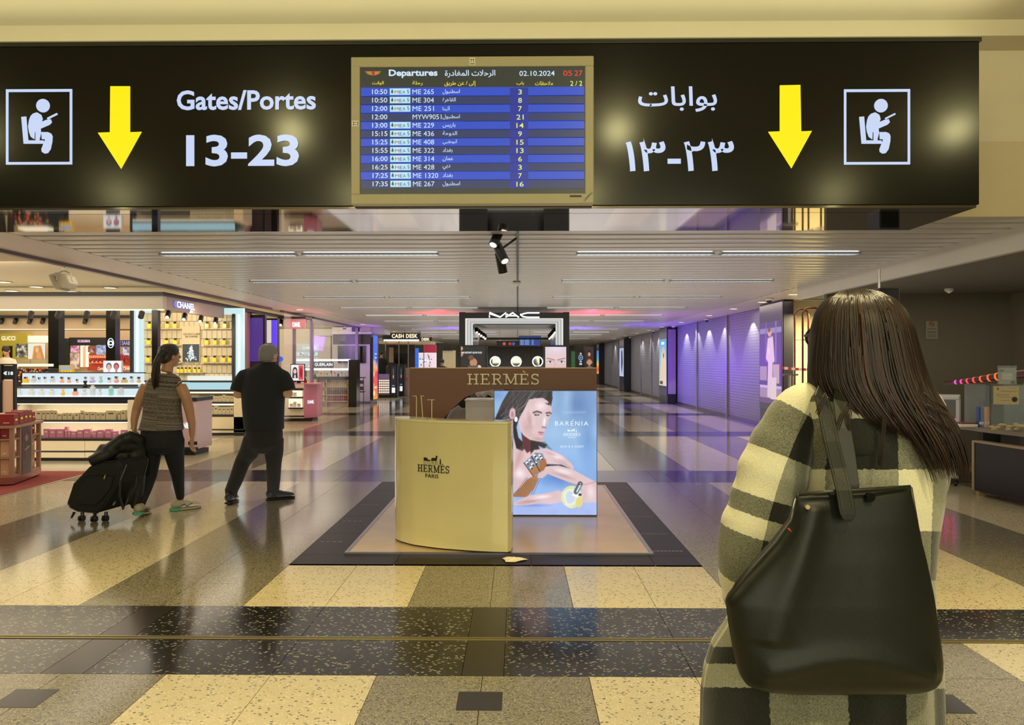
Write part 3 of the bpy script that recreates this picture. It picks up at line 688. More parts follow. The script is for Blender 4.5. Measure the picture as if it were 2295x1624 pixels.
for z0, z1, c in ((.10, .30, 'C4B89C'), (.32, .50, 'D8D0BC'), (.52, .70, 'B08A60'), (.72, .90, 'D0CCD8')):
    S(MB().add([(-.044, 5.845, z0), (-.034, 5.965, z0), (-.034, 5.965, z1), (-.044, 5.845, z1), (-.054, 5.845, z0), (-.054, 5.965, z0), (-.054, 5.965, z1), (-.054, 5.845, z1)], [(0, 1, 2, 3), (7, 6, 5, 4), (0, 4, 5, 1), (1, 5, 6, 2), (2, 6, 7, 3), (3, 7, 4, 0)]), 'side_shelf', mat('side_' + c, c, .2), ctr, CO)
_fx = [p[0] for p in fc]
def cy(x): return float(np.interp(x, [p[0] for p in fc], [p[1] for p in fc]))
def curved(mb, name, m):
    mb.v = [(a, cy(a) - .0045 + b, c) for a, b, c in mb.v]; return S(mb, name, m, ctr, CO)
def c2w(cx, cy_, d=5.95): p = P(860 + cx * .3018, 800 + cy_ * .3018, d); return p.x, p.z
def cbox(x0, y0, x1, y1, d): a, b = c2w(x0, y1, d), c2w(x1, y0, d); return a[0], b[0], a[1], b[1]
a = cbox(246, 800, 494, 853, 5.95); curved(slab_text(MB(), 'HERMÈS', *a, 0, .003), 'lettering', M_INK)
a = cbox(308, 865, 410, 894, 5.95); curved(put(MB(), 'PARIS', *a, 0, .006), 'lettering', M_INK)
em = MB(); q = lambda x, y: c2w(x, y)
def dsc(x, y, r, n=16): return [(q(x, y)[0] + r * math.cos(-t * 2 * math.pi / n), q(x, y)[1] + r * math.sin(-t * 2 * math.pi / n)) for t in range(n)]
def ringp(mb, x, y, r):
    c = q(x, y); mb.ribbon([(c[0] + r * math.cos(t * math.pi / 8), c[1] + r * math.sin(t * math.pi / 8)) for t in range(17)], .0014, 0, .002)
ringp(em, 301, 776, .0085); ringp(em, 333, 774, .010)
em.prism([q(*p) for p in [(294, 762), (300, 770), (344, 770), (346, 762), (326, 760), (324, 748), (296, 744)]], 0, .002)
em.prism([q(*p) for p in [(356, 752), (362, 744), (384, 746), (392, 736), (388, 730), (396, 726), (404, 732), (401, 742), (398, 756), (392, 766), (366, 766), (358, 764)]], 0, .002)
for x0, y0, x1, y1 in ((362, 764, 360, 790), (368, 764, 373, 790), (390, 764, 388, 790), (395, 762, 402, 780), (402, 780, 398, 786), (356, 754, 352, 770)): em.ribbon([q(x0, y0), q(x1, y1)], .0024, 0, .002)
em.ribbon([q(344, 764), q(398, 760)], .0014, 0, .002)
em.prism(dsc(425, 752, .0042), 0, .002); em.prism([q(*p) for p in [(421, 757), (429, 757), (430, 778), (428, 791), (422, 791), (420, 778)]], 0, .002)
em.ribbon([q(290, 792), q(430, 792)], .0012, 0, .002)
curved(em, 'carriage_emblem', M_INK)
for i, (x, y0, y1, bx0, bx1) in enumerate(((243, 290, 462, 215, 270), (290, 290, 462, 246, 298), (357, 318, 466, 324, 378))):
    d = 6.12 if i < 2 else 6.02; a = c2w(x, y0, d); x2 = c2w(278 if i == 1 else x, y0, d)[0]
    t = thing('test_strip_stand', ('tall thin T-shaped stand at the left end of the cream counter', 'leaning thin T-shaped stand, middle of three on the cream counter', 'shortest T-shaped stand on the cream counter')[i], 'stand', (a[0], d, 1.0225), 0, 'T-shaped test strip stands on the counter')
    h = a[1] - 1.0225; dx = x2 - a[0]
    MB().lathe((0, 0, 0), [(.035, 0), (.035, .004), (.004, .006)], 16).build('base', M_CREAM, t)
    MB().cyl((0, 0, .004), (dx, 0, h), .0035, 8).build('stem', M_CREAM, t)
    xa, xb = c2w(bx0, y0, d)[0] - a[0], c2w(bx1, y0, d)[0] - a[0]
    MB().box(xa, xb, -.012, .012, h, h + .004).build('holder', M_CREAM, t)
# brown arch panel
ap = thing('arch_panel', 'brown panel with an arched opening and gold capital lettering', 'panel', (0, 7.33, ZP)); AO = (0, -7.33, -ZP)
DP = 7.33
def w2(x, y, d=DP): p = P(x, y, d); return p.x, max(p.z, ZP)
pts = [w2(918, 825), w2(917, 900), w2(914, 918), w2(917, 935), w2(917, 1153), w2(988, 1153), w2(985, 1060), w2(987, 980)] + [w2(*p) for p in ((993, 937), (1002, 927), (1017, 912), (1041, 890.5), (1071, 878), (1107, 872.8), (1150, 872), (1150, 1153), (1337.5, 1153), (1337.5, 825))]
# concave outline: split into strips
M_PBROWN = mat('brown_leatherette', '6B3F24', .45)
outl = [(0, 0)]
def strip_panel():
    mb = MB(); zt = w2(918, 825)[1]
    cols = [(918, 1153), (988, 1153), (988, 1000), (993, 937), (1002, 927), (1017, 912), (1041, 890.5), (1071, 878), (1107, 872.8), (1150, 872)]
    xl = w2(918, 825)[0]; mb.prism([(w2(917, 1153)[0], ZP), (w2(987, 1153)[0], ZP), w2(987, 980), w2(918, 900)], DP, DP + .12)
    mb.prism([w2(918, 900), w2(987, 980), w2(993, 937), w2(993, 825), w2(918, 825)], DP, DP + .12)
    for a_, b_ in zip(cols[3:-1], cols[4:]): mb.prism([w2(*a_), w2(*b_), w2(b_[0], 825), w2(a_[0], 825)], DP, DP + .12)
    mb.prism([w2(1150, 1153), w2(1337.5, 1153), w2(1337.5, 825), w2(1150, 825)], DP, DP + .12); return mb
S(strip_panel(), 'panel', M_PBROWN, ap, AO)
S(B(w2(918, 0)[0], w2(1338, 0)[0], DP - .004, DP + .124, PZ(825, DP), PZ(825, DP) + .006), 'top_trim', mat('gold_trim', '9A7A50', .3, .7), ap, AO)
a = cbox(620, 124, 1158, 203, DP - .02); S(slab_text(MB(), 'HERMÈS', *a, DP - .02, DP), 'lettering', mat('gold_letter', 'D8CCA8', .35, .1), ap, AO)
S(B(w2(928, 0)[0], w2(980, 0)[0], DP + .1, DP + .5, ZP, ZP + .04), 'foot', M_PBROWN, ap, AO)
# light box
lb = thing('light_box', 'backlit blue perfume advertisement box showing a woman with a wide cuff', 'light box', (.35, 7.2, ZP)); LO = (-.35, -7.2, -ZP)
LD = 7.2; lx0, lx1, lz1 = PX(1107, LD), PX(1338.5, LD), PZ(874.5, LD); lz0 = .02
S(B(lx0, lx1, LD + .004, LD + .115, lz0, lz1), 'housing', mat('box_metal', '6C6E76', .3, .8), lb, LO)
LBX = lambda cx: (cx - 820) / 767; LBY = lambda cy_: (cy_ - 248) / 934
p = Paint(300, 366, '7FA6DC')
p.grad([(0, '88ACD8'), (.35, '9CC2EA'), (.7, '84AEE6'), (.9, 'A0C0F2'), (1, 'AEC6F4')])
pq = lambda L_: [(LBX(x), LBY(y)) for x, y in L_]
def PE(x, y, rx, ry, c, soft=.3, rot=0, op=1): p.ell(LBX(x), LBY(y), rx / 767, ry / 934, c, soft, rot, op)
PE(1450, 350, 200, 200, '5578B4', 1, 0, .8); PE(1360, 300, 60, 240, '9FC6EA', 1, 0, .8); PE(1300, 900, 190, 90, '4E7CCB', 1, 0, .8); PE(1520, 620, 90, 260, '5F8CCB', 1, 0, .7)
PE(840, 280, 80, 60, '5F8FD4', 1, 0, .7)
p.line(pq([(1340, 412), (1500, 408)]), .01, 'A8D4E8', .02, .5)
SK, SKD, SKL = 'DEC0C4', 'C09AA0', 'FAF0F6'
p.poly(pq([(820, 640), (1000, 600), (1060, 700), (1130, 690), (1110, 900), (1050, 960), (820, 1060)]), SK)
PE(900, 800, 90, 160, SKL, .8, 0, .6); PE(1010, 760, 40, 110, 'D0A8A8', .8, .3, .6)
p.poly(pq([(930, 248), (1255, 248), (1252, 300), (1240, 372), (1225, 335), (1190, 305), (1120, 300), (1085, 335), (1050, 400), (1010, 440), (985, 520), (1000, 600), (1060, 660), (1030, 700), (985, 680), (966, 600), (955, 500), (930, 455), (880, 470), (822, 464), (850, 400), (880, 330)]), '1E1A24', .012)
rs = np.random.RandomState(4)
for i in range(34):
    t = rs.rand(); x0 = 940 + 300 * t; bx = 830 + 190 * rs.rand(); by = 400 + 230 * rs.rand()
    if t < .6: p.line(pq([(x0, 250), ((x0 + bx) / 2 + 10, 310 + 40 * rs.rand()), (bx, by)]), .004, rs.choice(['5C5460', '0E0C14', '8A8088', '2A2430']), .006, .55)
for i in range(26):
    t = rs.rand(); x0 = 950 + 290 * t; p.line(pq([(x0, 252), (x0 - 40 - 60 * rs.rand(), 330 + 60 * rs.rand()), (860 + 120 * rs.rand(), 430 + 60 * rs.rand())]), .0035, rs.choice(['A8A0A8', '6A6470', '0A0810', 'C4BCC4']), .006, .5)
p.poly(pq([(1020, 540), (1100, 600), (1110, 690), (1065, 716), (1035, 670)]), '5E2634', .01)
p.poly(pq([(1080, 312), (1180, 300), (1232, 330), (1252, 385), (1242, 440), (1226, 462), (1222, 500), (1206, 520), (1204, 545), (1190, 560), (1196, 580), (1180, 600), (1190, 626), (1160, 634), (1100, 626), (1040, 584), (1010, 540), (1000, 480), (1020, 430), (1050, 372)]), SK, .008)
PE(1170, 360, 60, 50, SKL, 1, 0, .8); PE(1195, 480, 22, 60, SKL, .9, .1, .8); PE(1060, 520, 45, 80, 'C8A2A6', 1, -.3, .75); PE(1110, 590, 60, 30, 'D4B0B4', 1, .3, .6); PE(1100, 480, 40, 40, 'F0DCE4', 1, 0, .6)
PE(955, 420, 27, 52, 'D8B4BC', .3, .1); PE(955, 425, 14, 34, 'B07C88', .6); PE(982, 462, 15, 24, 'F4F6FF', .3)
p.line(pq([(1112, 412), (1140, 402), (1172, 412)]), .012, '4A3A42', .01); p.line(pq([(1208, 416), (1232, 410), (1244, 418)]), .011, '4A3A42', .01)
PE(1138, 428, 24, 9, '3A3440', .4); PE(1140, 427, 9, 6, '8FA4B4', .3); PE(1222, 432, 17, 8, '3A3440', .4); PE(1224, 431, 7, 5, '8FA4B4', .3)
p.line(pq([(1200, 440), (1212, 480), (1208, 512)]), .008, 'B48E98', .012, .7); p.line(pq([(1180, 520), (1204, 524)]), .01, '8E5A68', .01)
PE(1168, 560, 30, 8, 'B46A80', .5, .06); PE(1170, 574, 28, 9, 'D08CA0', .5)
for i in range(8): p.line(pq([(1240 - 5 * i, 250), (1256 - 4 * i, 300 + 8 * i), (1244 - 6 * i, 360 - 3 * i)]), .004, '14121A', .005, .8)
p.poly(pq([(1092, 618), (1180, 636), (1216, 652), (1196, 680), (1150, 660), (1160, 690), (1120, 690), (1092, 724)]), '221C24', .012)
for i in range(7): p.line(pq([(1150 + 8 * i, 630), (1200 + 9 * i, 670 + 4 * i)]), .003, '3A3844', .005, .6)
p.poly(pq([(1085, 735), (1140, 690), (1200, 680), (1262, 700), (1345, 742), (1402, 800), (1417, 832), (1392, 832), (1320, 802), (1210, 792), (1110, 900)]), SK)
PE(1290, 740, 70, 26, SKL, .8, .45, .7); p.line(pq([(1300, 760), (1395, 826)]), .005, 'B88E92', .008, .6); p.line(pq([(1270, 770), (1360, 812)]), .005, 'B88E92', .008, .6)
p.poly(pq([(1205, 800), (1320, 803), (1392, 833), (1330, 818), (1240, 812), (1190, 850)]), '2A1C28', .008)
p.poly(pq([(820, 850), (968, 830), (1050, 785), (1112, 870), (1050, 935), (968, 1010), (820, 1060)]), SK); PE(1010, 870, 60, 50, SKL, .9, .5, .7)
p.poly(pq([(940, 1045), (1010, 980), (1060, 920), (1112, 888), (1165, 876), (1120, 980), (1060, 1046)]), 'B07C54')
for i in range(9): p.line(pq([(960 + 18 * i, 1044), (1060 + 12 * i, 900 + 3 * i)]), .004, '6E4630', .004, .8)
p.poly(pq([(1140, 900), (1160, 850), (1210, 815), (1300, 808), (1402, 835), (1500, 890), (1587, 935), (1587, 1088), (1480, 1088), (1470, 960), (1400, 942), (1300, 905), (1220, 872), (1180, 905)]), SK)
PE(1330, 850, 90, 26, SKL, .8, .25, .8); PE(1540, 1010, 40, 70, SKL, .9, 0, .6); p.line(pq([(1385, 950), (1470, 958), (1587, 930)]), .008, 'B48888', .014, .6)
p.poly(pq([(1040, 790), (1128, 712), (1180, 718), (1212, 792), (1192, 842), (1112, 890)]), '7E8796', .008)
p.poly(pq([(1160, 770), (1205, 760), (1212, 795), (1192, 842), (1160, 860)]), 'A8683C', .008); p.poly(pq([(1080, 850), (1150, 800), (1160, 850), (1112, 890)]), 'B47A4C', .01)
for x_, y_ in ((1065, 790), (1085, 770), (1105, 800), (1120, 735), (1140, 755), (1160, 735), (1095, 825), (1130, 790), (1172, 755)): PE(x_, y_, 13, 13, 'E4EEF8', .4); PE(x_ + 6, y_ + 7, 8, 8, '20242E', .4)
p.line(pq([(1040, 790), (1112, 890)]), .006, '4A2E24', .006); p.line(pq([(1098, 740), (1160, 850)]), .008, '2A2830', .006)
p.poly(pq([(820, 1110), (1260, 1092), (1587, 1088), (1587, 1182), (820, 1182)]), 'A8BCF2', .02); PE(1100, 1110, 200, 14, '7F98D8', .8, 0, .8)
p.poly(pq([(965, 1100), (1000, 1070), (1090, 1032), (1200, 1020), (1300, 996), (1345, 1010), (1340, 1080), (1250, 1098), (1150, 1092), (1060, 1108), (975, 1112)]), SK); PE(1180, 1045, 90, 18, SKL, .9, -.1, .8)
for i in range(3): p.line(pq([(985 + 25 * i, 1100 + 2 * i), (1080 + 25 * i, 1064 + 6 * i)]), .004, 'B88A90', .006, .7)
PE(1400, 1045, 82, 88, 'DDE4B4', .08); PE(1395, 1045, 58, 66, 'EEF2E0', .1); PE(1385, 1050, 44, 52, 'CFDCF0', .2); PE(1455, 1085, 32, 46, 'E4D98A', .3); PE(1440, 1030, 46, 16, 'F8FCFF', .3); PE(1462, 1028, 16, 12, '3A4458', .3)
p.line(pq([(1432, 1005), (1462, 948)]), .045, '5A6476', .006); p.line(pq([(1438, 1005), (1468, 948)]), .012, 'E8F2FC', .006); PE(1465, 944, 19, 12, '2A323E', .2); PE(1465, 944, 10, 6, 'A8B4C4', .3)
p.line(pq([(1345, 1010), (1360, 1100), (1400, 1128)]), .006, 'FFFFF0', .01, .7)
PE(1085, 470, 26, 90, 'B88E92', .9, -.15, .7); PE(1200, 470, 14, 60, 'FFF6FA', .9, .1, .7); PE(1150, 610, 50, 18, 'C49CA0', .9, .2, .8); PE(1000, 760, 26, 130, 'C8A0A0', .9, .3, .6); PE(1240, 720, 70, 14, 'C8A0A4', .9, .3, .7); PE(1350, 890, 110, 16, 'C09898', .9, .3, .7); PE(1080, 1080, 110, 12, 'B88C90', .9, -.1, .6)
p.noise(12, .07, 3)
p.mesh('poster', (lx0 + .006 - .35, LD - 7.2, lz1 - .006 - ZP), (lx1 - lx0 - .012, 0, 0), (0, 0, -(lz1 - lz0 - .012)), cmat('poster_lit', 1.0), lb)
mb = MB()
a = cbox(1272, 476, 1520, 508, LD - .003); put(mb, 'BARENIA', a[0], a[1], a[2], a[3], LD - .003, -.0, 1.3)
mb.ribbon([c2w(1402, 470, LD), c2w(1412, 460, LD)], .004, LD - .003, LD - .002)
a = cbox(1334, 564, 1462, 584, LD - .003); slab_text(mb, 'HERMÈS', *a, LD - .003, LD - .001)
a = cbox(1372, 590, 1424, 601, LD - .003); put(mb, 'PARIS', *a, LD - .003, 0, 1.2)
a = cbox(1310, 656, 1486, 671, LD - .003); put(mb, 'SKIN IS A SCENT', *a, LD - .003, .006, 1.2)
qq = lambda x, y: c2w(1362 + (x - 290) * .5, 530 + (y - 726) * .42, LD)
mb.prism([qq(*t) for t in [(294, 762), (300, 775), (344, 775), (346, 762), (326, 760), (324, 748), (296, 744)]], LD - .003, LD - .001)
mb.prism([qq(*t) for t in [(356, 752), (362, 744), (384, 746), (392, 736), (388, 726), (404, 732), (401, 742), (398, 790), (392, 766), (366, 766), (360, 790), (356, 764)]], LD - .003, LD - .001)
mb.prism([qq(*t) for t in [(421, 750), (429, 750), (430, 778), (428, 791), (422, 791), (420, 778)]], LD - .003, LD - .001)
S(mb, 'lettering', emat('poster_white', 'EAF6FA', 1.0), lb, LO, kind='stuff')
fr = MB().box(lx0, lx0 + .006, LD - .004, LD + .01, lz0, lz1).box(lx1 - .006, lx1, LD - .004, LD + .01, lz0, lz1).box(lx0, lx1, LD - .004, LD + .01, lz1 - .006, lz1).box(lx0, lx1, LD - .004, LD + .01, lz0, lz0 + .008)
S(fr, 'frame', mat('thin_frame', '55586A', .3, .8), lb, LO)
S(B(lx0 + .02, lx1 - .02, LD + .02, LD + .1, ZP, .02), 'base', M_BLK, lb, LO)
# staff cabinet and coats behind the arch
cb = thing('white_cabinet', 'plain white drawer cabinet standing behind the arched opening', 'cabinet', (PX(1085, 8.1), 8.1, ZP))
h = PZ(898, 8.1) - ZP
MB().box(-.20, .40, 0, .45, 0, h).build('carcass', M_WHITE, cb, bevel=.004)
MB().box(-.135, .36, -.012, 0, h - .55, h - .068).build('drawer_front', M_WHITE, cb, bevel=.003)
MB().box(-.21, .41, -.015, .46, h, h + .012).build('top', M_WHITE, cb)
def union(mb, name, m, parent, vox=.008, smooth=6, loc=None, fac=.5, decim=None):
    me = bpy.data.meshes.new(name); me.from_pydata(mb.v, [], mb.f); o = bpy.data.objects.new(name, me); COL.objects.link(o)
    r = o.modifiers.new('r', 'REMESH'); r.mode = 'VOXEL'; r.voxel_size = vox
    s_ = o.modifiers.new('s', 'SMOOTH'); s_.factor = fac; s_.iterations = smooth
    if decim: d_ = o.modifiers.new('d', 'DECIMATE'); d_.ratio = decim
    dg = bpy.context.evaluated_depsgraph_get(); nm = bpy.data.meshes.new_from_object(o.evaluated_get(dg)); bpy.data.objects.remove(o)
    nm.polygons.foreach_set('use_smooth', [True] * len(nm.polygons)); nm.materials.clear(); nm.materials.append(m)
    o = bpy.data.objects.new(name, nm); COL.objects.link(o); o.parent = parent
    if loc: o.location = loc
    return o
def blobcloth(name, label, cat, loc, pts, m, r, hgt, parent=None):
    t = thing(name, label, cat, loc); mb = MB()
    for a_ in pts: mb.tube(a_, r, 8)
    union(mb, 'cloth', m, t, .012, 4); return t
M_GREYC = mat('grey_cloth', '8C8480', .9, bump=.4); M_LGREY = mat('light_grey_cloth', 'B8B6B2', .9, bump=.4)
zt = h + ZP + .012
blobcloth('grey_scarf', 'crumpled light grey scarf heaped on the white cabinet', 'scarf', (PX(1092, 8.1), 8.25, zt + .035), [[(-.12, 0, 0), (-.03, .02, .08), (.03, 0, .10), (.12, 0, .03)], [(-.1, .05, .0), (0, .06, .07), (.12, .05, .06)], [(-.06, -.05, 0), (.0, -.04, .05), (.08, -.03, .0)], [(-.05, 0, .07), (.1, .0, .12), (.16, .02, .05)]], M_LGREY, .035, 0)
ch = thing('black_stool', 'black high stool behind the arched opening with a jacket over it', 'chair', (PX(1018, 8.6), 8.62, ZP))
MB().lathe((0, 0, .80), [(.16, 0), (.19, .02), (.19, .07), (.15, .09)], 20).build('seat', M_BLK, ch, smooth=True)
MB().rings([[(-.17 + .34 * i / 7, .17 + .03 * math.sin(i / 7 * math.pi), z) for i in range(8)] + [(.17 - .34 * i / 7, .20 + .03 * math.sin(i / 7 * math.pi), z) for i in range(8)] for z in (.9, 1.0, 1.1, 1.15)]).build('backrest', M_BLK, ch)
for a_ in range(4):
    c_, s_ = math.cos(R(45 + 90 * a_)), math.sin(R(45 + 90 * a_)); MB().cyl((.11 * c_, .11 * s_, .8), (.22 * c_, .22 * s_, 0), .014, 8).build('leg', M_STEEL, ch)
MB().tube([(.18 * math.cos(t * math.pi / 8), .18 * math.sin(t * math.pi / 8), .3) for t in range(17)], .01, 6).build('footring', M_STEEL, ch)
blobcloth('grey_jacket', 'taupe grey jacket hung over the stool behind the arch', 'jacket', (PX(1030, 8.2), 8.12, .62), [[(-.16, 0, 0), (-.13, .02, .16), (-.06, .04, .30), (.02, .05, .36)], [(-.08, 0, -.05), (-.06, .0, .15), (.0, .03, .3)], [(.0, 0, -.04), (.0, .0, .15), (.03, .03, .34)], [(.06, 0, 0), (.07, .02, .2), (.05, .04, .36)], [(-.17, .06, -.1), (-.12, .08, .1), (-.02, .1, .33)]], M_GREYC, .05, 0)
# crumpled paper on the floor
pn = thing('crumpled_napkin', 'crumpled white paper napkin on the dark floor before the counter', 'napkin', (PX(1150, 5.62), 5.66, .001))
rs = np.random.RandomState(3); mb = MB(); pts = []
for j in range(5):
    for i in range(9):
        a_ = i / 9 * 2 * math.pi; rr = (j + .02) / 4; r_ = .085 * rr * (1 + .25 * math.sin(3 * a_ + 1) + .1 * rs.rand()); pts.append((r_ * math.cos(a_), r_ * .8 * math.sin(a_), .004 + .022 * rs.rand() * (1.2 - rr)))
fs = [(j * 9 + i, j * 9 + (i + 1) % 9, (j + 1) * 9 + (i + 1) % 9, (j + 1) * 9 + i) for j in range(4) for i in range(9)]
o = mb.add(pts, fs).build('sheet', mat('napkin_paper', 'E4DCC4', .8), pn); sl = o.modifiers.new('s', 'SOLIDIFY'); sl.thickness = .002; sl.offset = 1
# ============================================================ people
M_SKIN = mat('skin', 'B08468', .5, bump=.05); M_SKIN2 = mat('skin_pale', 'C09480', .5)
def ring(cx, cy_, z, rx, ry, n=28, rot=0, ex=2.0, ripple=0, k=0, ph=0):
    out = []
    for i in range(n):
        a = 2 * math.pi * i / n; c, s = math.cos(a), math.sin(a)
        f = 1 + ripple * math.cos(k * a + ph)
        x = rx * f * math.copysign(abs(c) ** (2 / ex), c); y = ry * f * math.copysign(abs(s) ** (2 / ex), s)
        out.append((cx + x * math.cos(rot) - y * math.sin(rot), cy_ + x * math.sin(rot) + y * math.cos(rot), z))
    return out
def hand(mb, w_, dirv, side, curl=.5, thumb=1, s=1.0):
    """five fingered hand: palm from wrist w_ along dirv, side = palm width axis"""
    w_, d, sd = Vector(w_), Vector(dirv).normalized(), Vector(side).normalized(); nrm = d.cross(sd)
    pe = w_ + d * .085 * s
    mb.tube([w_ - d * .02, w_ + d * .02, w_ + d * .06 * s, pe], [.024 * s, .030 * s, .038 * s, .034 * s], 10, flat=.55)
    for i, (o, L) in enumerate(((-.030, .068), (-.010, .078), (.011, .073), (.030, .056))):
        b = pe + sd * o * s - d * .02; a1 = b + d * .03
        c1 = curl; p1 = a1 + (d * math.cos(c1) + nrm * math.sin(c1)) * L * .5 * s
        c2 = curl * 2.2; p2 = p1 + (d * math.cos(c2) + nrm * math.sin(c2)) * L * .5 * s
        mb.tube([b, a1, p1, p2], [.0095 * s, .0095 * s, .0088 * s, .0072 * s], 8)
    b = w_ + d * .02 + sd * -.02 * thumb; p1 = b - sd * .028 * thumb + d * .028 + nrm * .012; p2 = p1 + d * .03 + nrm * .012 - sd * .004 * thumb
    mb.tube([b, p1, p2], [.013 * s, .011 * s, .009 * s], 8)
def head(mb, c, yaw, s=1.0):
    """head facing +y rotated by yaw (ccw)"""
    ca, sa = math.cos(yaw), math.sin(yaw); T = lambda x, y, z: (c[0] + (x * ca - y * sa) * s, c[1] + (x * sa + y * ca) * s, c[2] + z * s)
    def bl(x, y, z, rx, ry, rz):
        rr = []
        for j in range(9):
            t = max(.05, min(math.pi - .05, math.pi * j / 8)); rr.append([T(x + rx * math.sin(t) * math.cos(2 * math.pi * k / 14), y + ry * math.sin(t) * math.sin(2 * math.pi * k / 14), z - rz * math.cos(t)) for k in range(14)])
        mb.rings(rr)
    bl(0, -.005, .02, .076, .095, .095); bl(0, .03, -.035, .058, .062, .075); bl(0, .055, -.085, .028, .03, .025)
    mb.tube([T(0, .085, .02), T(0, .112, -.022)], [.009 * s, .015 * s], 8)
    for sx in (-1, 1): bl(.077 * sx, -.005, -.012, .012, .02, .032); bl(.03 * sx, .078, .028, .022, .012, .006)
    mb.tube([T(-.024, .088, -.052), T(0, .096, -.05), T(.024, .088, -.052)], .007 * s, 8)
    mb.tube([T(0, -.01, -.06), T(0, -.03, -.16)], [.052 * s, .058 * s], 12)
    return T
def face_bits(T, parent, s, hairc):
    for sx in (-1, 1):
        MB().ball(T(.031 * sx, .078, .012), .0125 * s, 10).build('eye', mat('eye_white', 'E8E4DC', .2), parent, smooth=True)
        MB().ball(T(.031 * sx, .087, .012), .006 * s, 8).build('iris', mat('iris_dark', '2A1A10', .2), parent, smooth=True)
    MB().tube([T(-.02, .101, -.053), T(0, .105, -.053), T(.02, .101, -.053)], .005 * s, 6).build('lips', mat('lips', '9A5A50', .5), parent, smooth=True)
def person(name, label, d, ox, oy, cfg):
    o0 = P(ox, oy, d); t = thing(name, label, 'person', (o0.x, d, 0))
    def L(x, y, dy=0): p = P(x, y, d + dy); return Vector((p.x - o0.x, dy, p.z))
    return t, L
# ---- woman with suitcase
wt, L = person('person', 'woman in striped sleeveless top and navy leggings pulling a black suitcase', 7.3, 365, 1155, None)
body = MB(); hc = L(380, 797); T = head(body, hc, R(-38), .98)
sh_l, el_l, wr_l = L(324, 866), L(306, 918, .02), L(300, 962, -.02)
sh_r, el_r, wr_r = L(409, 866), L(425, 922, .02), L(431, 978, .06)
nb = L(371, 850)
body.rings([ring(L(x, 0).x, -.0, PZ(y, 7.3) , rx, ry, 20) for x, y, rx, ry in ((372, 838, .055, .055), (371, 846, .115, .07), (367, 856, .175, .09), (366, 866, .185, .095), (364, 890, .165, .11), (366, 925, .16, .11), (364, 950, .17, .12), (363, 985, .185, .13), (363, 1010, .15, .12))])
body.tube([sh_l + Vector((.02, 0, .01)), L(316, 890), el_l, L(301, 940), wr_l], [.055, .052, .044, .036, .025], 12)
body.tube([sh_r + Vector((-.02, 0, .01)), L(417, 890), el_r, L(430, 950, .04), wr_r], [.055, .052, .044, .036, .025], 12)
hand(body, wr_l, L(304, 985, -.03) - wr_l, (0, 1, 0), .8, -1); hand(body, wr_r, L(429, 1002, .07) - wr_r, (0, 1, .1), .5, 1)
kn_l, an_l = L(336, 1066, .05), L(316, 1128, -.10); kn_r, an_r = L(398, 1062, .12), L(404, 1112, .22)
body.tube([L(340, 990), L(339, 1020, .03), kn_l, L(327, 1095, -.03), an_l, L(316, 1144, -.12)], [.08, .07, .05, .042, .032, .034], 12); body.tube([L(388, 990), L(391, 1020, .06), kn_r, L(401, 1088, .18), an_r, L(404, 1130, .25)], [.08, .07, .05, .04, .031, .034], 12)
union(body, 'body', M_SKIN, wt, .0085, 3); face_bits(T, wt, .98, None)
# top
tp = MB(); ww = [(373, 838, .068, .062), (372, 843, .10, .08), (370, 849, .150, .10), (367, 862, .160, .115), (364, 885, .172, .125), (364, 915, .170, .13), (364, 940, .185, .14), (362, 958, .203, .15), (361, 964, .205, .152)]
tp.rings([ring(L(x, 0).x, 0, PZ(y, 7.3), rx, ry, 36) for x, y, rx, ry in ww], cap=False)
for i in range(2): pass
m_top = mat('striped_knit', '6A6660', .9, bump=.5, bscale=200)
def stripes(m, cols, scale, rot=0.0):
    nt = m.node_tree; b = nt.nodes['Principled BSDF']; N = nt.nodes.new; Lk = nt.links.new
    g = N('ShaderNodeTexCoord'); sp = N('ShaderNodeSeparateXYZ'); Lk(g.outputs['Object'], sp.inputs[0])
    st = N('ShaderNodeMath'); st.operation = 'GREATER_THAN'; Lk(sp.outputs[0], st.inputs[0]); st.inputs[1].default_value = .01
    sh = N('ShaderNodeMath'); sh.operation = 'MULTIPLY_ADD'; Lk(st.outputs[0], sh.inputs[0]); sh.inputs[1].default_value = .035; Lk(sp.outputs[2], sh.inputs[2])
    sx = N('ShaderNodeMath'); sx.operation = 'MULTIPLY_ADD'; Lk(sp.outputs[0], sx.inputs[0]); sx.inputs[1].default_value = .10; Lk(sh.outputs[0], sx.inputs[2])
    mu = N('ShaderNodeMath'); mu.operation = 'MULTIPLY'; Lk(sx.outputs[0], mu.inputs[0]); mu.inputs[1].default_value = scale
    cb_ = N('ShaderNodeCombineXYZ'); Lk(mu.outputs[0], cb_.inputs[2])
    n = N('ShaderNodeTexNoise'); n.inputs['Scale'].default_value = 1; n.inputs['Detail'].default_value = 3; Lk(cb_.outputs[0], n.inputs['Vector'])
    n2 = N('ShaderNodeTexNoise'); n2.inputs['Scale'].default_value = 90; Lk(g.outputs['Object'], n2.inputs['Vector'])
    ad = N('ShaderNodeMath'); ad.operation = 'MULTIPLY_ADD'; Lk(n2.outputs['Fac'], ad.inputs[0]); ad.inputs[1].default_value = .10; Lk(n.outputs['Fac'], ad.inputs[2])
    r = N('ShaderNodeValToRGB'); r.color_ramp.interpolation = 'LINEAR'; Lk(ad.outputs[0], r.inputs[0])
    el = r.color_ramp.elements
    for i, (ps, c) in enumerate(cols):
        e = el[i] if i < 2 else el.new(ps); e.position = ps; e.color = (*lin(c), 1)
    Lk(r.outputs[0], b.inputs['Base Color'])
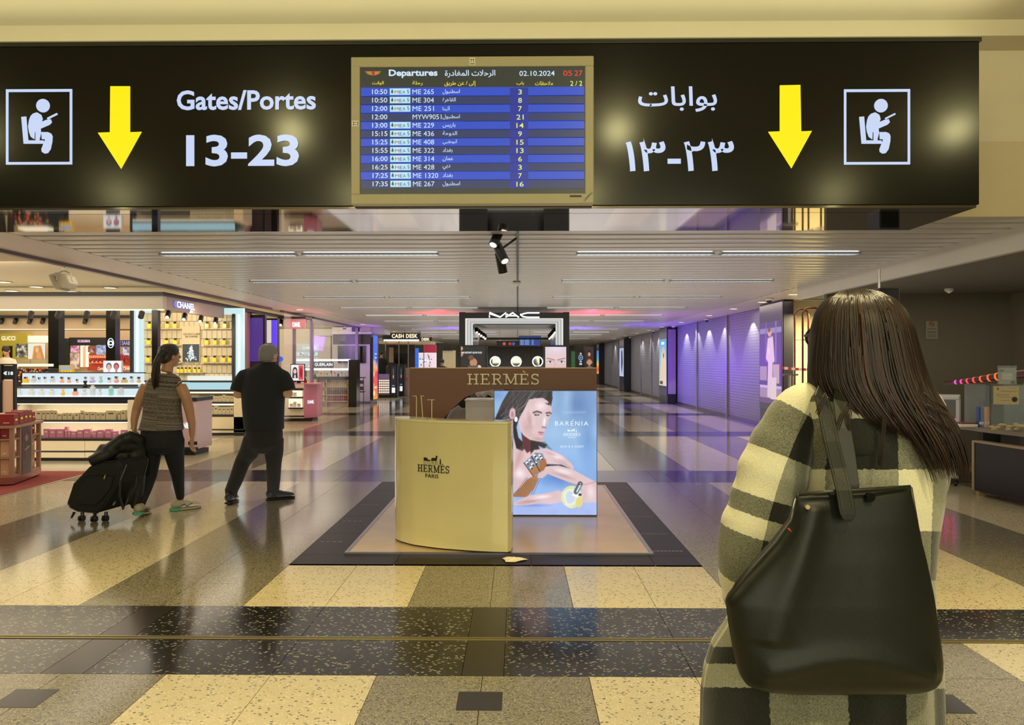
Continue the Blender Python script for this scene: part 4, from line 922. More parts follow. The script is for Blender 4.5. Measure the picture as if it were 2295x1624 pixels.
stripes(m_top, [(.42, '2A2624'), (.48, '726E66'), (.54, '6A655C'), (.57, '3A2826'), (.61, '8A847A'), (.68, '3E3634')], 20)
o = tp.build('knit_top', m_top, wt, smooth=True); q_ = o.modifiers.new('s', 'SOLIDIFY'); q_.thickness = .006; o.modifiers.new('ss', 'SUBSURF').render_levels = 1
lg = MB()
lg.rings([ring(L(x, 0).x, 0, PZ(y, 7.3), rx, ry, 24) for x, y, rx, ry in ((362, 948, .175, .13), (362, 962, .19, .145), (363, 985, .205, .155), (363, 1003, .20, .15), (363, 1016, .12, .10))])
lg.tube([L(340, 985), L(339, 1020, .03), kn_l, L(327, 1095, -.03), an_l, L(316, 1131, -.11)], [.105, .092, .066, .056, .041, .040], 16)
lg.tube([L(388, 985), L(391, 1020, .06), kn_r, L(401, 1088, .18), an_r, L(404, 1116, .23)], [.105, .090, .064, .052, .040, .039], 16)
union(lg, 'leggings', mat('navy_leggings', '090D16', .8), wt, .009, 6)
def shoe(pr, nm, ankle, toe_dir, m, msole, s=1.0, lift=0.0, heel=0.0, zmin=None):
    a = Vector((ankle[0], ankle[1], 0)); d = Vector((toe_dir[0], toe_dir[1], 0)).normalized(); sd = Vector((d.y, -d.x, 0)); mb = MB(); so = MB()
    prof = [(-.085, .012, .020, .06), (-.075, .034, .0, .085), (-.03, .038, .0, .095), (.03, .040, .0, .082), (.09, .044, .0, .062), (.14, .044, .0, .052), (.175, .030, .005, .04), (.19, .012, .01, .025)]
    for mbx, fz, ex in ((mb, 1, 1.0), (so, 0, 1.08)):
        rr = []
        for t, w_, z0, z1 in prof:
            c = a + d * t * s; rg = []; hl = lift + heel * max(0, (.14 - t) / .22)
            if not fz: z0, z1 = -.002, .022
            for k in range(14):
                an = 2 * math.pi * k / 14; cz = (z0 + z1) / 2 + (.018 if fz else 0); rz = (z1 - z0) / 2 - (.006 if fz else 0)
                u = c + sd * math.cos(an) * w_ * ex * s; rg.append((u.x, u.y, max(0.001, (cz + math.sin(an) * rz) * s + hl)))
            rr.append(rg)
        mbx.rings(rr)
    o = mb.build(nm, m, pr, smooth=True); so.build('sole', msole, o, smooth=True)
    if nm == 'trainer':
        for k in (-1, 1):
            c = a + d * (.03) * s; rb = [(a + d * (.0 + .10 * i / 4) * s + sd * k * .041 * s) for i in range(5)]
            MB().tube([(v_.x, v_.y, .05 + .018 * math.sin(i * 2.2) + lift + heel * .4) for i, v_ in enumerate(rb)], .006, 6).build('side_stripe', mat('shoe_stripe', '5A564C', .6), o)
        so2 = MB()
        so2.rings([[tuple(a + d * t * s + sd * w_ * s * c + Vector((0, 0, z + lift + heel * max(0, (.14 - t) / .22)))) for c, z in ((-1, .004), (1, .004), (1, .030), (-1, .030))] for t, w_ in ((-.094, .02), (-.08, .040), (-.04, .0415), (-.015, .042))]).build('heel_pad', mat('mint_heel', '4FA888', .6), o)
        MB().tube([tuple(a + d * (.05 + .012 * i) * s + sd * (.018 if i % 2 else -.018) + Vector((0, 0, .098 - .006 * i + lift + heel * .4))) for i in range(6)], .003, 6).build('laces', mat('laces', 'D0CCC0', .8), o)
    return o
M_SHOE = mat('trainer_fabric', 'A8A08E', .7, vary=.3); M_SOLE = mat('trainer_sole', 'B0A890', .6)
shoe(wt, 'trainer', (an_l.x, an_l.y - .01), (-.1, 1), M_SHOE, M_SOLE, 1.05, .0, .03); shoe(wt, 'trainer', (an_r.x + .0, an_r.y), (.75, .65), M_SHOE, M_SOLE, 1.05, 0)
M_HAIRB = mat('dark_brown_hair', '2A1E18', .45, vary=.5)
hr = MB(); ca, sa = math.cos(R(-38)), math.sin(R(-38))
rr = []
for z, rx, ry, oy_ in ((.118, .02, .02, 0), (.11, .05, .06, 0), (.085, .075, .09, -.01), (.05, .085, .102, -.012), (.01, .086, .095, -.02), (-.03, .082, .07, -.045), (-.06, .062, .045, -.06), (-.075, .03, .02, -.06)):
    rr.append([(hc.x + (x * ca - (y + oy_) * sa), hc.y + (x * sa + (y + oy_) * ca), hc.z + z) for x, y, _ in ring(0, 0, 0, rx, ry, 20)])
hr.rings(rr)
tl0 = L(366, 793, -.10)
hr.tube([L(372, 785, -.09), L(362, 792, -.13), L(352, 812, -.13), L(347, 840, -.12), L(347, 862, -.11), L(351, 872, -.11)], [.03, .034, .036, .036, .028, .01], 12)
union(hr, 'hair', M_HAIRB, wt, .007, 3)
st = MB()
rs = np.random.RandomState(5)
for i in range(60):
    o1, o2 = rs.uniform(-6, 6), rs.uniform(-.03, .03)
    st.tube([L(364 + o1 * .6, 791, -.13 + o2 * .5), L(352 + o1, 812, -.135 + o2), L(347 + o1, 842, -.13 + o2), L(349 + o1 * .9, 868 + rs.uniform(-6, 6), -.12 + o2)], [.004, .004, .004, .001], 4)
st.build('hair_strands', M_HAIRB, wt, smooth=True, kind='stuff')
MB().tube([L(366, 786, -.12), L(360, 797, -.14)], .037, 12).build('hair_tie', M_BLK, wt)
for a_, b_ in (((396, 866), (407, 856)),): MB().tube([L(*a_, -.085), L(401, 860, -.078), L(*b_, -.055)], .005, 6).build('bra_strap', M_BLK, wt)
MB().tube([L(293, 959, -.01), L(300, 961, -.045), L(307, 963, -.01), L(300, 960, .02), L(293, 959, -.01)], .008, 8).build('wristwatch', mat('watch_pale', 'B8B4A8', .3), wt)
ph = thing('passport', 'dark passport held in the lowered right hand of the woman with the suitcase', 'passport', tuple(Vector(wt.location) + L(432, 994, .10)))
MB().box(-.045, .045, -.004, .006, -.012, .022).build('cover', mat('dark_cover', '2A2430', .5), ph, bevel=.002); MB().box(-.043, .0455, -.002, .004, -.010, .021).build('pages', mat('page', 'C8C0B0', .7), ph)
# ---- suitcase (tilted), with a jacket on top and a bag
SD = 6.95; s0 = P(230, 1176, SD)
case = thing('suitcase', 'black soft trolley suitcase tilted on its wheels behind the striped-top woman', 'suitcase', (s0.x, SD, 0))
def LS(x, y, dy=0): p = P(x, y, SD + dy); return Vector((p.x - s0.x, dy, p.z))
M_NYL = mat('black_nylon', '0E0F11', .75, bump=.4, bscale=400); M_TRIM = mat('case_piping', '232022', .4)
# case front polygon and thickness going back-right
fp = [(150, 1118), (158, 1092), (205, 1046), (246, 1035), (262, 1040), (278, 1050), (240, 1150), (222, 1160), (180, 1152), (152, 1136)]
fr_ = [LS(*q) for q in [(149, 1128), (163, 1085), (198, 1048), (215, 1036), (262, 1034), (272, 1043), (262, 1085), (232, 1132), (216, 1150), (172, 1146), (155, 1138)]]
off = Vector((.155, .22, .035))
mb = MB(); n = len(fr_)
mb.rings([[p + off * t for p in fr_] for t in (0, .06, .94, 1)])
# round: shrink first and last ring slightly
c = sum((Vector(v) for v in mb.v[:n]), Vector()) / n
for r_ in (0, 3):
    cc = sum((Vector(v) for v in mb.v[r_ * n:(r_ + 1) * n]), Vector()) / n
    for i in range(n): mb.v[r_ * n + i] = tuple(cc + (Vector(mb.v[r_ * n + i]) - cc) * .94)
shell = mb.build('shell', M_NYL, case, smooth=False, bevel=.03, segs=4)
pk = [LS(*q, -.008) for q in [(172, 1122), (186, 1088), (202, 1066), (256, 1066), (248, 1094), (230, 1118), (214, 1132), (178, 1130)]]
mb = MB(); mb.rings([[p + Vector((0, .03, 0)) for p in pk], [p + Vector((0, -.012, 0)) for p in pk]]); mb.build('front_pocket', M_NYL, case, bevel=.01, segs=3)
MB().tube([tuple(p + Vector((0, -.005, 0))) for p in [LS(*q, -.012) for q in [(178, 1072), (198, 1063), (224, 1061), (258, 1064)]]], .004, 6).build('pocket_zip', M_TRIM, case)
MB().tube([LS(236, 1064, -.02), LS(233, 1073, -.022)], .005, 6).build('zip_pull', mat('brass_pull', 'C8B070', .3, .6), case)
MB().tube([p + off * .05 for p in fr_] + [fr_[0] + off * .05], .006, 6).build('piping', M_TRIM, case); MB().tube([p + off * .95 for p in fr_] + [fr_[0] + off * .95], .006, 6).build('piping', M_TRIM, case)
hs = [LS(256, 1132, -.0) + off * .5, LS(262, 1116, -.03) + off * .5, LS(272, 1092, -.03) + off * .5, LS(273, 1078, 0) + off * .5]
MB().tube(hs, .012, 8).build('side_handle', M_TRIM, case)
for a_, b_ in (((258, 1124), (254, 1131)), ((272, 1070), (269, 1080))): MB().tube([LS(*a_, .06), LS(*b_, .06)], .016, 8, flat=.5).build('handle_mount', mat('mount_metal', 'B8B09A', .3, .7), case)
for x in (184, 212, 237):
    w_ = LS(x, 1171, .03 if x != 212 else 0); br = MB().tube([LS(x + 1, 1146, .04), w_ + Vector((0, .0, .02))], .016, 8).build('wheel_fork', M_BLK, case)
    for k in (-1, 1): MB().cyl((w_.x - .012 + k * .014, w_.y, .028), (w_.x + .006 + k * .014, w_.y, .028), .027, 18).build('wheel', M_BLK, br)
MB().tube([LS(166, 1148, .02), LS(160, 1160, -.02)], [.014, .010], 8).build('rear_foot', M_BLK, case); MB().tube([LS(182, 1174, .03), LS(240, 1174, .03)], .008, 8).build('axle', M_BLK, case)
hp = Vector(wt.location) + L(304, 976, -.03) - Vector(case.location)
for k in (0, .12):
    MB().tube([LS(250 + k * 120, 1040, .12), (hp.x - .03 + k, hp.y + .02, hp.z - .02)], .008, 8).build('pull_tube', mat('pull_alu', 'A8A498', .3, .8), case)
MB().tube([(hp.x - .04, hp.y, hp.z), (hp.x + .10, hp.y, hp.z)], .013, 8).build('grip', M_BLK, case)
# dark jacket piled on the suitcase and hanging down
jk = thing('black_jacket', 'black rain jacket heaped on the tilted suitcase and hanging to the floor side', 'jacket', tuple(case.location))
mb = MB()
for a_ in [[(202, 1034, 0), (225, 1024, .02), (245, 1015, .05), (262, 1010, .08)], [(214, 1028, .04), (240, 1010, .06), (272, 985, .1), (298, 984, .15)], [(212, 1030, .1), (238, 1022, .12), (268, 1022, .14), (290, 1016, .16)],
           [(255, 1000, .1), (275, 1000, .12), (300, 1000, .2), (310, 1012, .22)], [(222, 1020, .05), (232, 1006, .08), (258, 1000, .1)], [(262, 1030, .1), (285, 1040, .14), (298, 1060, .16), (300, 1090, .18)], [(296, 1000, .2), (308, 1030, .22), (312, 1070, .22), (309, 1105, .22), (300, 1140, .2)],
           [(286, 1030, .16), (296, 1060, .18), (296, 1095, .2), (288, 1118, .2), (278, 1128, .2)], [(270, 984, .1), (290, 978, .14), (312, 985, .2), (316, 1005, .24), (316, 1040, .24)]]:
    mb.tube([LS(*q) for q in a_], [.05] + [.058] * (len(a_) - 2) + [.03], 10)
jo = union(mb, 'cloth', mat('black_rainwear', '0B0C0D', .55, bump=.6, bscale=30), jk, .012, 5)
mb = MB().tube([LS(284, 1040, .02), LS(270, 1075, 0), LS(268, 1110, .02), LS(276, 1140, .06), LS(286, 1120, .1), LS(296, 1095, .12)], .012, 8); mb.build('strap', M_TRIM, jk)
# ---- man
mt, L = person('person', 'grey-haired man in dark polo shirt and charcoal trousers walking away beside the counter', 8.0, 575, 1125, None)
body = MB(); hc = L(602, 796); T = head(body, hc, R(-25), 1.06)
el_l, wr_l, el_r, wr_r = L(534, 882, -.01), L(556, 884, .24), L(645, 881, -.01), L(632, 884, .22)
body.tube([L(556, 838), L(541, 862), el_l, wr_l], [.05, .052, .056, .034], 12); body.tube([L(632, 838), L(641, 862), el_r, wr_r], [.05, .052, .056, .034], 12)
body.rings([ring(L(x, 0).x, 0, PZ(y, 8), rx, ry, 20) for x, y, rx, ry in ((599, 815, .07, .07), (596, 824, .11, .09), (594, 836, .16, .11), (590, 880, .19, .14), (590, 930, .19, .15), (590, 960, .19, .15))])
hand(body, wr_l, Vector((.35, 1, .1)), (0, .2, 1), .6, 1); hand(body, wr_r, Vector((-.35, 1, .1)), (0, .2, 1), .6, 1)
kn_l, an_l, kn_r, an_r = L(543, 1036, .06), L(518, 1100, -.14), L(614, 1036, .02), L(612, 1100, .10)
body.tube([L(570, 970), kn_l, an_l, L(516, 1112, -.16)], [.09, .06, .04, .04], 12); body.tube([L(612, 970), kn_r, an_r, L(612, 1115, .1)], [.09, .06, .04, .04], 12)
union(body, 'body', M_SKIN2, mt, .0095, 3); face_bits(T, mt, 1.06, None)
sh = MB()
sh.rings([ring(L(x, 0).x, -.0, PZ(y, 8), rx, ry, 32) for x, y, rx, ry in ((602, 811, .07, .075), (600, 817, .105, .09), (597, 823, .15, .11), (594, 830, .19, .125), (592, 840, .215, .14), (590, 870, .232, .16), (590, 910, .222, .172), (591, 945, .212, .17), (592, 962, .210, .168))])
sh.tube([L(566, 838), L(549, 844), L(538, 860), L(534, 876, .0)], [.07, .085, .085, .088], 16); sh.tube([L(622, 838), L(634, 844), L(642, 860), L(645, 875, .0)], [.07, .082, .082, .084], 16)
sh.v = [(a, b, c_ + .004 * math.sin(a * 40 + c_ * 30)) for a, b, c_ in sh.v]
union(sh, 'polo_shirt', mat('navy_polo', '0F131A', .85, bump=.3), mt, .0095, 5)
cr = MB(); cr.rings([ring(hc.x - .005, -.012, hc.z + z, r1, r1 * 1.05, 24) for z, r1 in ((-.135, .078), (-.085, .066), (-.083, .072), (-.137, .086))], closed=True); cr.build('collar', mat('navy_collar', '10141C', .8), mt, smooth=True)
tr = MB()
tr.rings([ring(L(x, 0).x, 0, PZ(y, 8), rx, ry, 24) for x, y, rx, ry in ((592, 950, .185, .15), (592, 970, .195, .155), (592, 1000, .19, .15), (592, 1015, .1, .1))])
tr.tube([L(570, 985), L(557, 1015, .04), kn_l, L(530, 1072, -.05), an_l, L(519, 1114, -.13)], [.115, .10, .082, .074, .066, .060], 18)
tr.tube([L(612, 985), L(614, 1015, .02), kn_r, L(613, 1072, .06), an_r, L(611, 1115, .11)], [.112, .098, .08, .072, .062, .057], 18)
union(tr, 'trousers', mat('charcoal_trousers', '1D1C1C', .9, bump=.4), mt, .0095, 5)
M_BSH = mat('black_shoe', '0C0C0D', .5); shoe(mt, 'shoe', (an_l.x - .0, an_l.y - .02), (-.12, 1), M_BSH, M_BSH, 1.12, 0, .015); shoe(mt, 'shoe', (an_r.x + .02, an_r.y), (.85, .55), M_BSH, M_BSH, 1.12)
hr = MB(); ca, sa = math.cos(R(-25)), math.sin(R(-25)); rr = []
for z, rx, ry, oy_ in ((.129, .01, .012, .0), (.121, .045, .052, .0), (.10, .074, .088, -.005), (.06, .088, .103, -.008), (.02, .089, .1, -.014), (-.02, .086, .085, -.03), (-.055, .07, .06, -.045), (-.07, .05, .04, -.05)):
    rr.append([(hc.x + (x * ca - (y + oy_) * sa), hc.y + (x * sa + (y + oy_) * ca), hc.z + z) for x, y, _ in ring(0, 0, 0, rx, ry, 20)])
hr.rings(rr); union(hr, 'hair', mat('grey_hair', '7E7A76', .6, bump=.8, bscale=120, vary=.3), mt, .008, 2)
bald = MB().ball((hc.x - .005, hc.y - .045, hc.z + .088), .042, 14, (1.1, .9, .8)); bald.build('bald_patch', M_SKIN2, mt, smooth=True)
gl = MB().tube([T(.07, -.01, .02), T(.08, .07, .02)], .003, 6); gl.build('glasses_arm', M_BLK, mt)
# ============================================================ foreground woman
FD = 1.75; f0 = P(1925, 810, FD)
fw = thing('person', 'woman seen from behind with long brown hair and checked wool coat in the foreground', 'person', (f0.x, FD, 0))
def L(x, y, dy=0): p = P(x, y, FD + dy); return Vector((p.x - f0.x, dy, p.z))
body = MB(); hc = L(1925, 765); T = head(body, hc, R(14), 1.0)
body.rings([ring(x, 0, z, rx, ry, 20) for x, z, rx, ry in ((.01, 1.40, .05, .05), (.01, 1.37, .09, .06), (.01, 1.33, .125, .08), (.015, 1.2, .11, .09), (0.01, 1.0, .11, .09), (0, .85, .13, .11), (0, .72, .12, .11))])
body.tube([(-.12, 0, 1.33), (-.19, 0, 1.22), (-.22, 0, 1.15), (-.24, .02, 1.06), (-.22, .18, .95)], [.045, .045, .042, .04, .026], 12)
body.tube([(.12, 0, 1.32), (.125, .0, 1.18), (.125, .03, 1.10), (.02, .22, 1.08)], [.045, .04, .036, .026], 12)
hand(body, (-.22, .18, .95), (.2, 1, -.1), (0, 0, 1), .6, 1); hand(body, (.02, .22, 1.08), (-1, .3, .1), (0, 0, 1), .6, 1)
for s_ in (-1, 1): body.tube([(s_ * .08, 0, .78), (s_ * .085, .02, .45), (s_ * .09, -.01, .1), (s_ * .09, -.01, .06)], [.085, .055, .038, .038], 12)
union(body, 'body', M_SKIN, fw, .009, 3); face_bits(T, fw, 1.0, None)
for s_ in (-1, 1):
    MB().tube([(s_ * .09, -.01, .08), (s_ * .088, 0, .3), (s_ * .086, .01, .46)], [.05, .06, .068], 16).build('boot_shaft', M_BSH, fw, smooth=True); shoe(fw, 'boot', (s_ * .09, -.01), (s_ * .15, 1), M_BSH, M_BSH, 1.0)
def check_mat(name, rows, cols):
    m = bpy.data.materials.new(name); m.use_nodes = True; nt = m.node_tree; b = nt.nodes['Principled BSDF']; N = nt.nodes.new; Lk = nt.links.new
    at = N('ShaderNodeAttribute'); at.attribute_name = 'chk'; sp = N('ShaderNodeSeparateXYZ')
    nz = N('ShaderNodeTexNoise'); nz.inputs['Scale'].default_value = 140; g = N('ShaderNodeTexCoord'); Lk(g.outputs['Object'], nz.inputs['Vector'])
    ad = N('ShaderNodeVectorMath'); ad.operation = 'MULTIPLY_ADD'; Lk(nz.outputs['Color'], ad.inputs[0]); ad.inputs[1].default_value = (.016, .010, 0); Lk(at.outputs['Vector'], ad.inputs[2]); Lk(ad.outputs[0], sp.inputs[0])
    def ramp(src, stops):
        r = N('ShaderNodeValToRGB'); r.color_ramp.interpolation = 'CONSTANT'; Lk(src, r.inputs[0]); el = r.color_ramp.elements
        for i, (ps, v) in enumerate(stops):
            e = el[i] if i < 2 else el.new(min(ps, 1)); e.position = ps; e.color = (v, v, v, 1)
        return r.outputs[0]
    rv, cv = ramp(sp.outputs[1], rows), ramp(sp.outputs[0], cols)
    # melange noise: fine twill rows
    wv = N('ShaderNodeTexWave'); wv.bands_direction = 'Z'; wv.inputs['Scale'].default_value = 115; wv.inputs['Distortion'].default_value = 8; wv.inputs['Detail'].default_value = 3; wv.inputs['Detail Scale'].default_value = 6; Lk(g.outputs['Object'], wv.inputs['Vector'])
    n3 = N('ShaderNodeTexNoise'); n3.inputs['Scale'].default_value = 260; n3.inputs['Detail'].default_value = 4; Lk(g.outputs['Object'], n3.inputs['Vector'])
    def mixc(f, a, b2):
        x = N('ShaderNodeMix'); x.data_type = 'RGBA'
        for s_, v in ((0, f), (6, a), (7, b2)):
            if isinstance(v, bpy.types.NodeSocket): Lk(v, x.inputs[s_])
            elif s_ == 0: x.inputs[0].default_value = v
            else: x.inputs[s_].default_value = (*lin(v), 1)
        return x.outputs[2]
    white = mixc(n3.outputs['Fac'], 'B6B294', 'DCD8BC'); black = mixc(n3.outputs['Fac'], '0C0D0B', '2A2B26')
    g1 = mixc(wv.outputs['Fac'], '34362E', '8A8A76'); g2 = mixc(n3.outputs['Fac'], '5E5F52', '9E9D88')
    top = mixc(cv, g2, white); bot = mixc(cv, black, g1); c = mixc(rv, bot, top); Lk(c, b.inputs['Base Color'])
    b.inputs['Roughness'].default_value = .95; b.inputs['Specular IOR Level'].default_value = .15; b.inputs['Sheen Weight'].default_value = .3
    bp = N('ShaderNodeBump'); bp.inputs['Strength'].default_value = .7; bp.inputs['Distance'].default_value = .002; Lk(n3.outputs['Fac'], bp.inputs['Height']); Lk(bp.outputs['Normal'], b.inputs['Normal'])
    return m
vy = lambda y: (y - 860) / 800; vx = lambda x: (x - 1560) / 560
M_CHK = check_mat('checked_wool', [(0, 0), (vy(903), 1), (vy(939), 0), (vy(1052), 1), (vy(1190), 0), (vy(1300), 1), (vy(1449), 0), (vy(1486), 1), (vy(1540), 0), (vy(1655), 1)], [(0, 0), (vx(1612), 0), (vx(1667), 1), (vx(1822), 0), (vx(1954), 1), (vx(2040), 0)])
M_CHKS = check_mat('checked_wool_sleeve', [(0, 1), (.115, 0), (.30, 1), (.48, 0), (.555, 1), (.63, 0), (.79, 1), (.93, 0)], [(0, 1), (.46, 0)])
def setchk(o, uv):
    at = o.data.attributes.new('chk', 'FLOAT_VECTOR', 'POINT'); at.data.foreach_set('vector', np.array([(a, b, 0) for a, b in uv], dtype=np.float32).ravel())
NR = 96
cz = [  # y px, x left px, x right px, ry
    (868, 1850, 2010, .07), (876, 1800, 2070, .085), (890, 1775, 2100, .10), (920, 1770, 2112, .115), (980, 1785, 2112, .128), (1050, 1795, 2108, .13), (1120, 1795, 2104, .13), (1200, 1790, 2090, .13), (1280, 1740, 2082, .14), (1340, 1660, 2084, .15),
    (1400, 1628, 2090, .16), (1450, 1596, 2098, .175), (1500, 1580, 2100, .18), (1560, 1573, 2101, .185), (1624, 1572, 2102, .19), (1750, 1560, 2110, .2), (1900, 1545, 2120, .205), (2060, 1540, 2130, .21)]
zs = np.array([r[0] for r in cz]); mb = MB(); uv = []; rings_ = []
for y in np.concatenate([np.arange(868, 2060, 9.0), [2060]]):
    xl, xr, ry = np.interp(y, zs, [r[1] for r in cz]), np.interp(y, zs, [r[2] for r in cz]), np.interp(y, zs, [r[3] for r in cz])
    a, b = L(xl, y), L(xr, y); t_ = min(1, max(0, (y - 1250) / 200)); rg = []
    for i in range(NR):
        an = 2 * math.pi * i / NR; co, si = math.cos(an), math.sin(an)
        f = 1 + t_ * (.05 * math.cos(7 * an + .6) * (abs(si)) + .035 * math.cos(13 * an)) * (1 if si < 0 else .4)
        rx = (b.x - a.x) / 2; X = (a.x + b.x) / 2 + rx * co; Y = ry * f * si
        if y < 1000: Y += -.012 * math.exp(-((X + .06) / .05) ** 2) * (1 if si < 0 else 0)
        rg.append((X, Y, a.z)); de = FD + min(Y, 0); px = 1925 + X * F / de; py = CY + (HC - a.z) * F / de
        # folds shift the check columns
        uv.append((min(.999, max(0, vx(px))) if si < 0 else vx(3674 - px) % 1, min(.999, vy(py))))
    rings_.append(rg)
mb.rings(rings_, cap=False); uvc = list(uv)
coat = mb.build('coat', M_CHK, fw, smooth=True); setchk(coat, uvc)
o = MB().rings([[(x * 1.0, y, z) for x, y, z in rings_[0]], [(x * .9 + .001, y * .8, z + .006) for x, y, z in rings_[0]], [(x * .55 + .003, y * .6, z + .02) for x, y, z in rings_[0]]], cap=True).build('yoke', M_CHK, coat, smooth=True); setchk(o, [(vx(1925 + v.co.x * F / FD) % 1, vy(880)) for v in o.data.vertices])
def sleeve(name, pts, rad, m, parent, flat=1.0):
    mb = MB(); N_ = 60; P_ = [Vector(p) for p in pts]; cs = [0]
    for i in range(1, len(P_)): cs.append(cs[-1] + (P_[i] - P_[i - 1]).length)
    tt = np.linspace(0, cs[-1], N_); q = [Vector([np.interp(t, cs, [p[k] for p in P_]) for k in range(3)]) for t in tt]
    for _ in range(5): q = [q[0]] + [(q[i - 1] + q[i] * 2 + q[i + 1]) / 4 for i in range(1, N_ - 1)] + [q[-1]]
    rr_ = []; uv = []; n = 40
    for i, p in enumerate(q):
        t = (q[min(i + 1, N_ - 1)] - q[max(i - 1, 0)]).normalized(); ax = Vector((1, 0, 0)); ax = (ax - t * ax.dot(t)).normalized(); ay = t.cross(ax)
        r_ = float(np.interp(tt[i], cs, rad)) * (1 + .02 * math.sin(i * .9) + .015 * math.sin(i * .37))
        rg = []
        for k in range(n):
            an = 2 * math.pi * k / n; rg.append(p + ax * math.cos(an) * r_ + ay * math.sin(an) * r_ * flat); uv.append(((math.cos(an) + 1) / 2 * .98 + .01 if True else 0, tt[i] / cs[-1] * .97))
        rr_.append(rg)
    mb.rings(rr_, cap=True); o = mb.build(name, m, parent, smooth=True); setchk(o, uv); return o
sl = sleeve('sleeve', [L(1842, 898), L(1800, 915), L(1762, 985), L(1732, 1060), L(1712, 1130), L(1692, 1200), L(1676, 1265, .01), L(1680, 1345, .06)], [.045, .062, .074, .078, .078, .080, .070, .058], M_CHKS, coat, .95)
sr = sleeve('sleeve', [L(2030, 892), L(2062, 912), L(2066, 985), L(2062, 1060), L(2055, 1130), L(2045, 1190, .01), L(2035, 1200, .12), L(1990, 1190, .2)], [.04, .055, .062, .060, .055, .048, .05, .05], check_mat('checked_wool_sleeve_b', [(0, 1), (.10, 0), (.34, 1), (.66, 0), (.76, 1)], [(0, 0), (.2, 1), (.8, 0)]), coat)
col = MB(); col.rings([ring(L(1935, 0).x, .01, z, r_, r_ * .8, 40) for z, r_ in ((1.372, .155), (1.40, .125), (1.425, .088), (1.445, .074), (1.44, .066), (1.41, .07))], cap=False); o = col.build('collar', M_CHK, coat, smooth=True); setchk(o, [(vx(1925 + v.co.x * F / FD) % 1, vy(1480)) if (i // 40) > 1 else (vx(1925 + v.co.x * F / FD) % 1, vy(886)) for i, v in enumerate(o.data.vertices)])
# hair
m = bpy.data.materials.new('long_brown_hair'); m.use_nodes = True; nt = m.node_tree; b = nt.nodes['Principled BSDF']; MATS['long_brown_hair'] = m
ri = nt.nodes.new('ShaderNodeAttribute'); ri.attribute_name = 'sid'; cr_ = nt.nodes.new('ShaderNodeValToRGB'); nt.links.new(ri.outputs['Fac'], cr_.inputs[0]); el = cr_.color_ramp.elements
el[0].color = (*lin('100A07'), 1); el[1].color = (*lin('3A2215'), 1); e = el.new(.6); e.color = (*lin('22130C'), 1); e = el.new(.88); e.color = (*lin('301B12'), 1)
nt.links.new(cr_.outputs[0], b.inputs['Base Color']); b.inputs['Roughness'].default_value = .42; b.inputs['Specular IOR Level'].default_value = .35; M_HAIR = m
lev = [(648, 1905, 1935, .02, 0), (656, 1868, 1968, .055, 0), (672, 1842, 1998, .08, 0), (700, 1822, 2020, .103, 0), (735, 1812, 2034, .118, 0), (770, 1809, 2042, .124, 0), (820, 1806, 2056, .128, 0), (860, 1806, 2064, .134, 0), (890, 1820, 2072, .142, 0), (920, 1842, 2082, .15, 0), (950, 1868, 2094, .156, 0), (980, 1892, 2104, .16, 0), (1020, 1922, 2112, .162, 0), (1062, 1950, 2112, .162, 0)]
def smi(y, k):
    return sum(float(np.interp(y + o_, ly, [l[k] for l in lev])) * w_ for o_, w_ in ((-45, .1), (-22, .25), (0, .3), (22, .25), (45, .1)))
ly = [l[0] for l in lev]
def hp_(s, y, lay=1.0, fr=0):
    xl, xr, dp = (smi(y, k) if y > 760 else float(np.interp(y, ly, [l[k] for l in lev])) for k in (1, 2, 3))
    cx = (xl + xr) / 2; hw = (xr - xl) / 2; p = L(cx + hw * s * (.86 + .14 * lay), y)
    dep = math.sqrt(max(0, 1 - s * s))
    wrap = 1 if y < 880 else 0
    g_ = min(1, max(0, (y - 800) / 180)); g_ = g_ * g_ * (3 - 2 * g_)
    yy = -(dp) * (dep * (1 - .6 * g_) + .6 * g_) * lay
    return Vector((p.x, yy + .005, p.z))
cap_ = MB(); ys_ = list(np.linspace(649, 905, 26)); rg_ = []
for y in ys_:
    xl, xr, dp, _ = (float(np.interp(y, ly, [l[k] for l in lev])) for k in (1, 2, 3, 4)); a, b2 = L(xl, y), L(xr, y); r_ = []
    for i in range(48):
        an = 2 * math.pi * i / 48; co, si = math.cos(an), math.sin(an)
        fy = dp * .95 * si if si < 0 else dp * si * (.82 if y < 700 else .25)
        f = .965 + .012 * math.sin(i * 5.3)
        r_.append(((a.x + b2.x) / 2 + (b2.x - a.x) / 2 * co * f, fy * f, a.z - .004))
    rg_.append(r_)
cap_.rings(rg_); capo = cap_.build('hair', M_HAIR, fw, smooth=True)
a_ = capo.data.attributes.new('sid', 'FLOAT', 'POINT'); a_.data.foreach_set('value', [.2 + .25 * abs(math.sin((i % 48) * 1.7)) for i in range(len(capo.data.vertices))])
rs = np.random.RandomState(11); st = MB(); sid = []
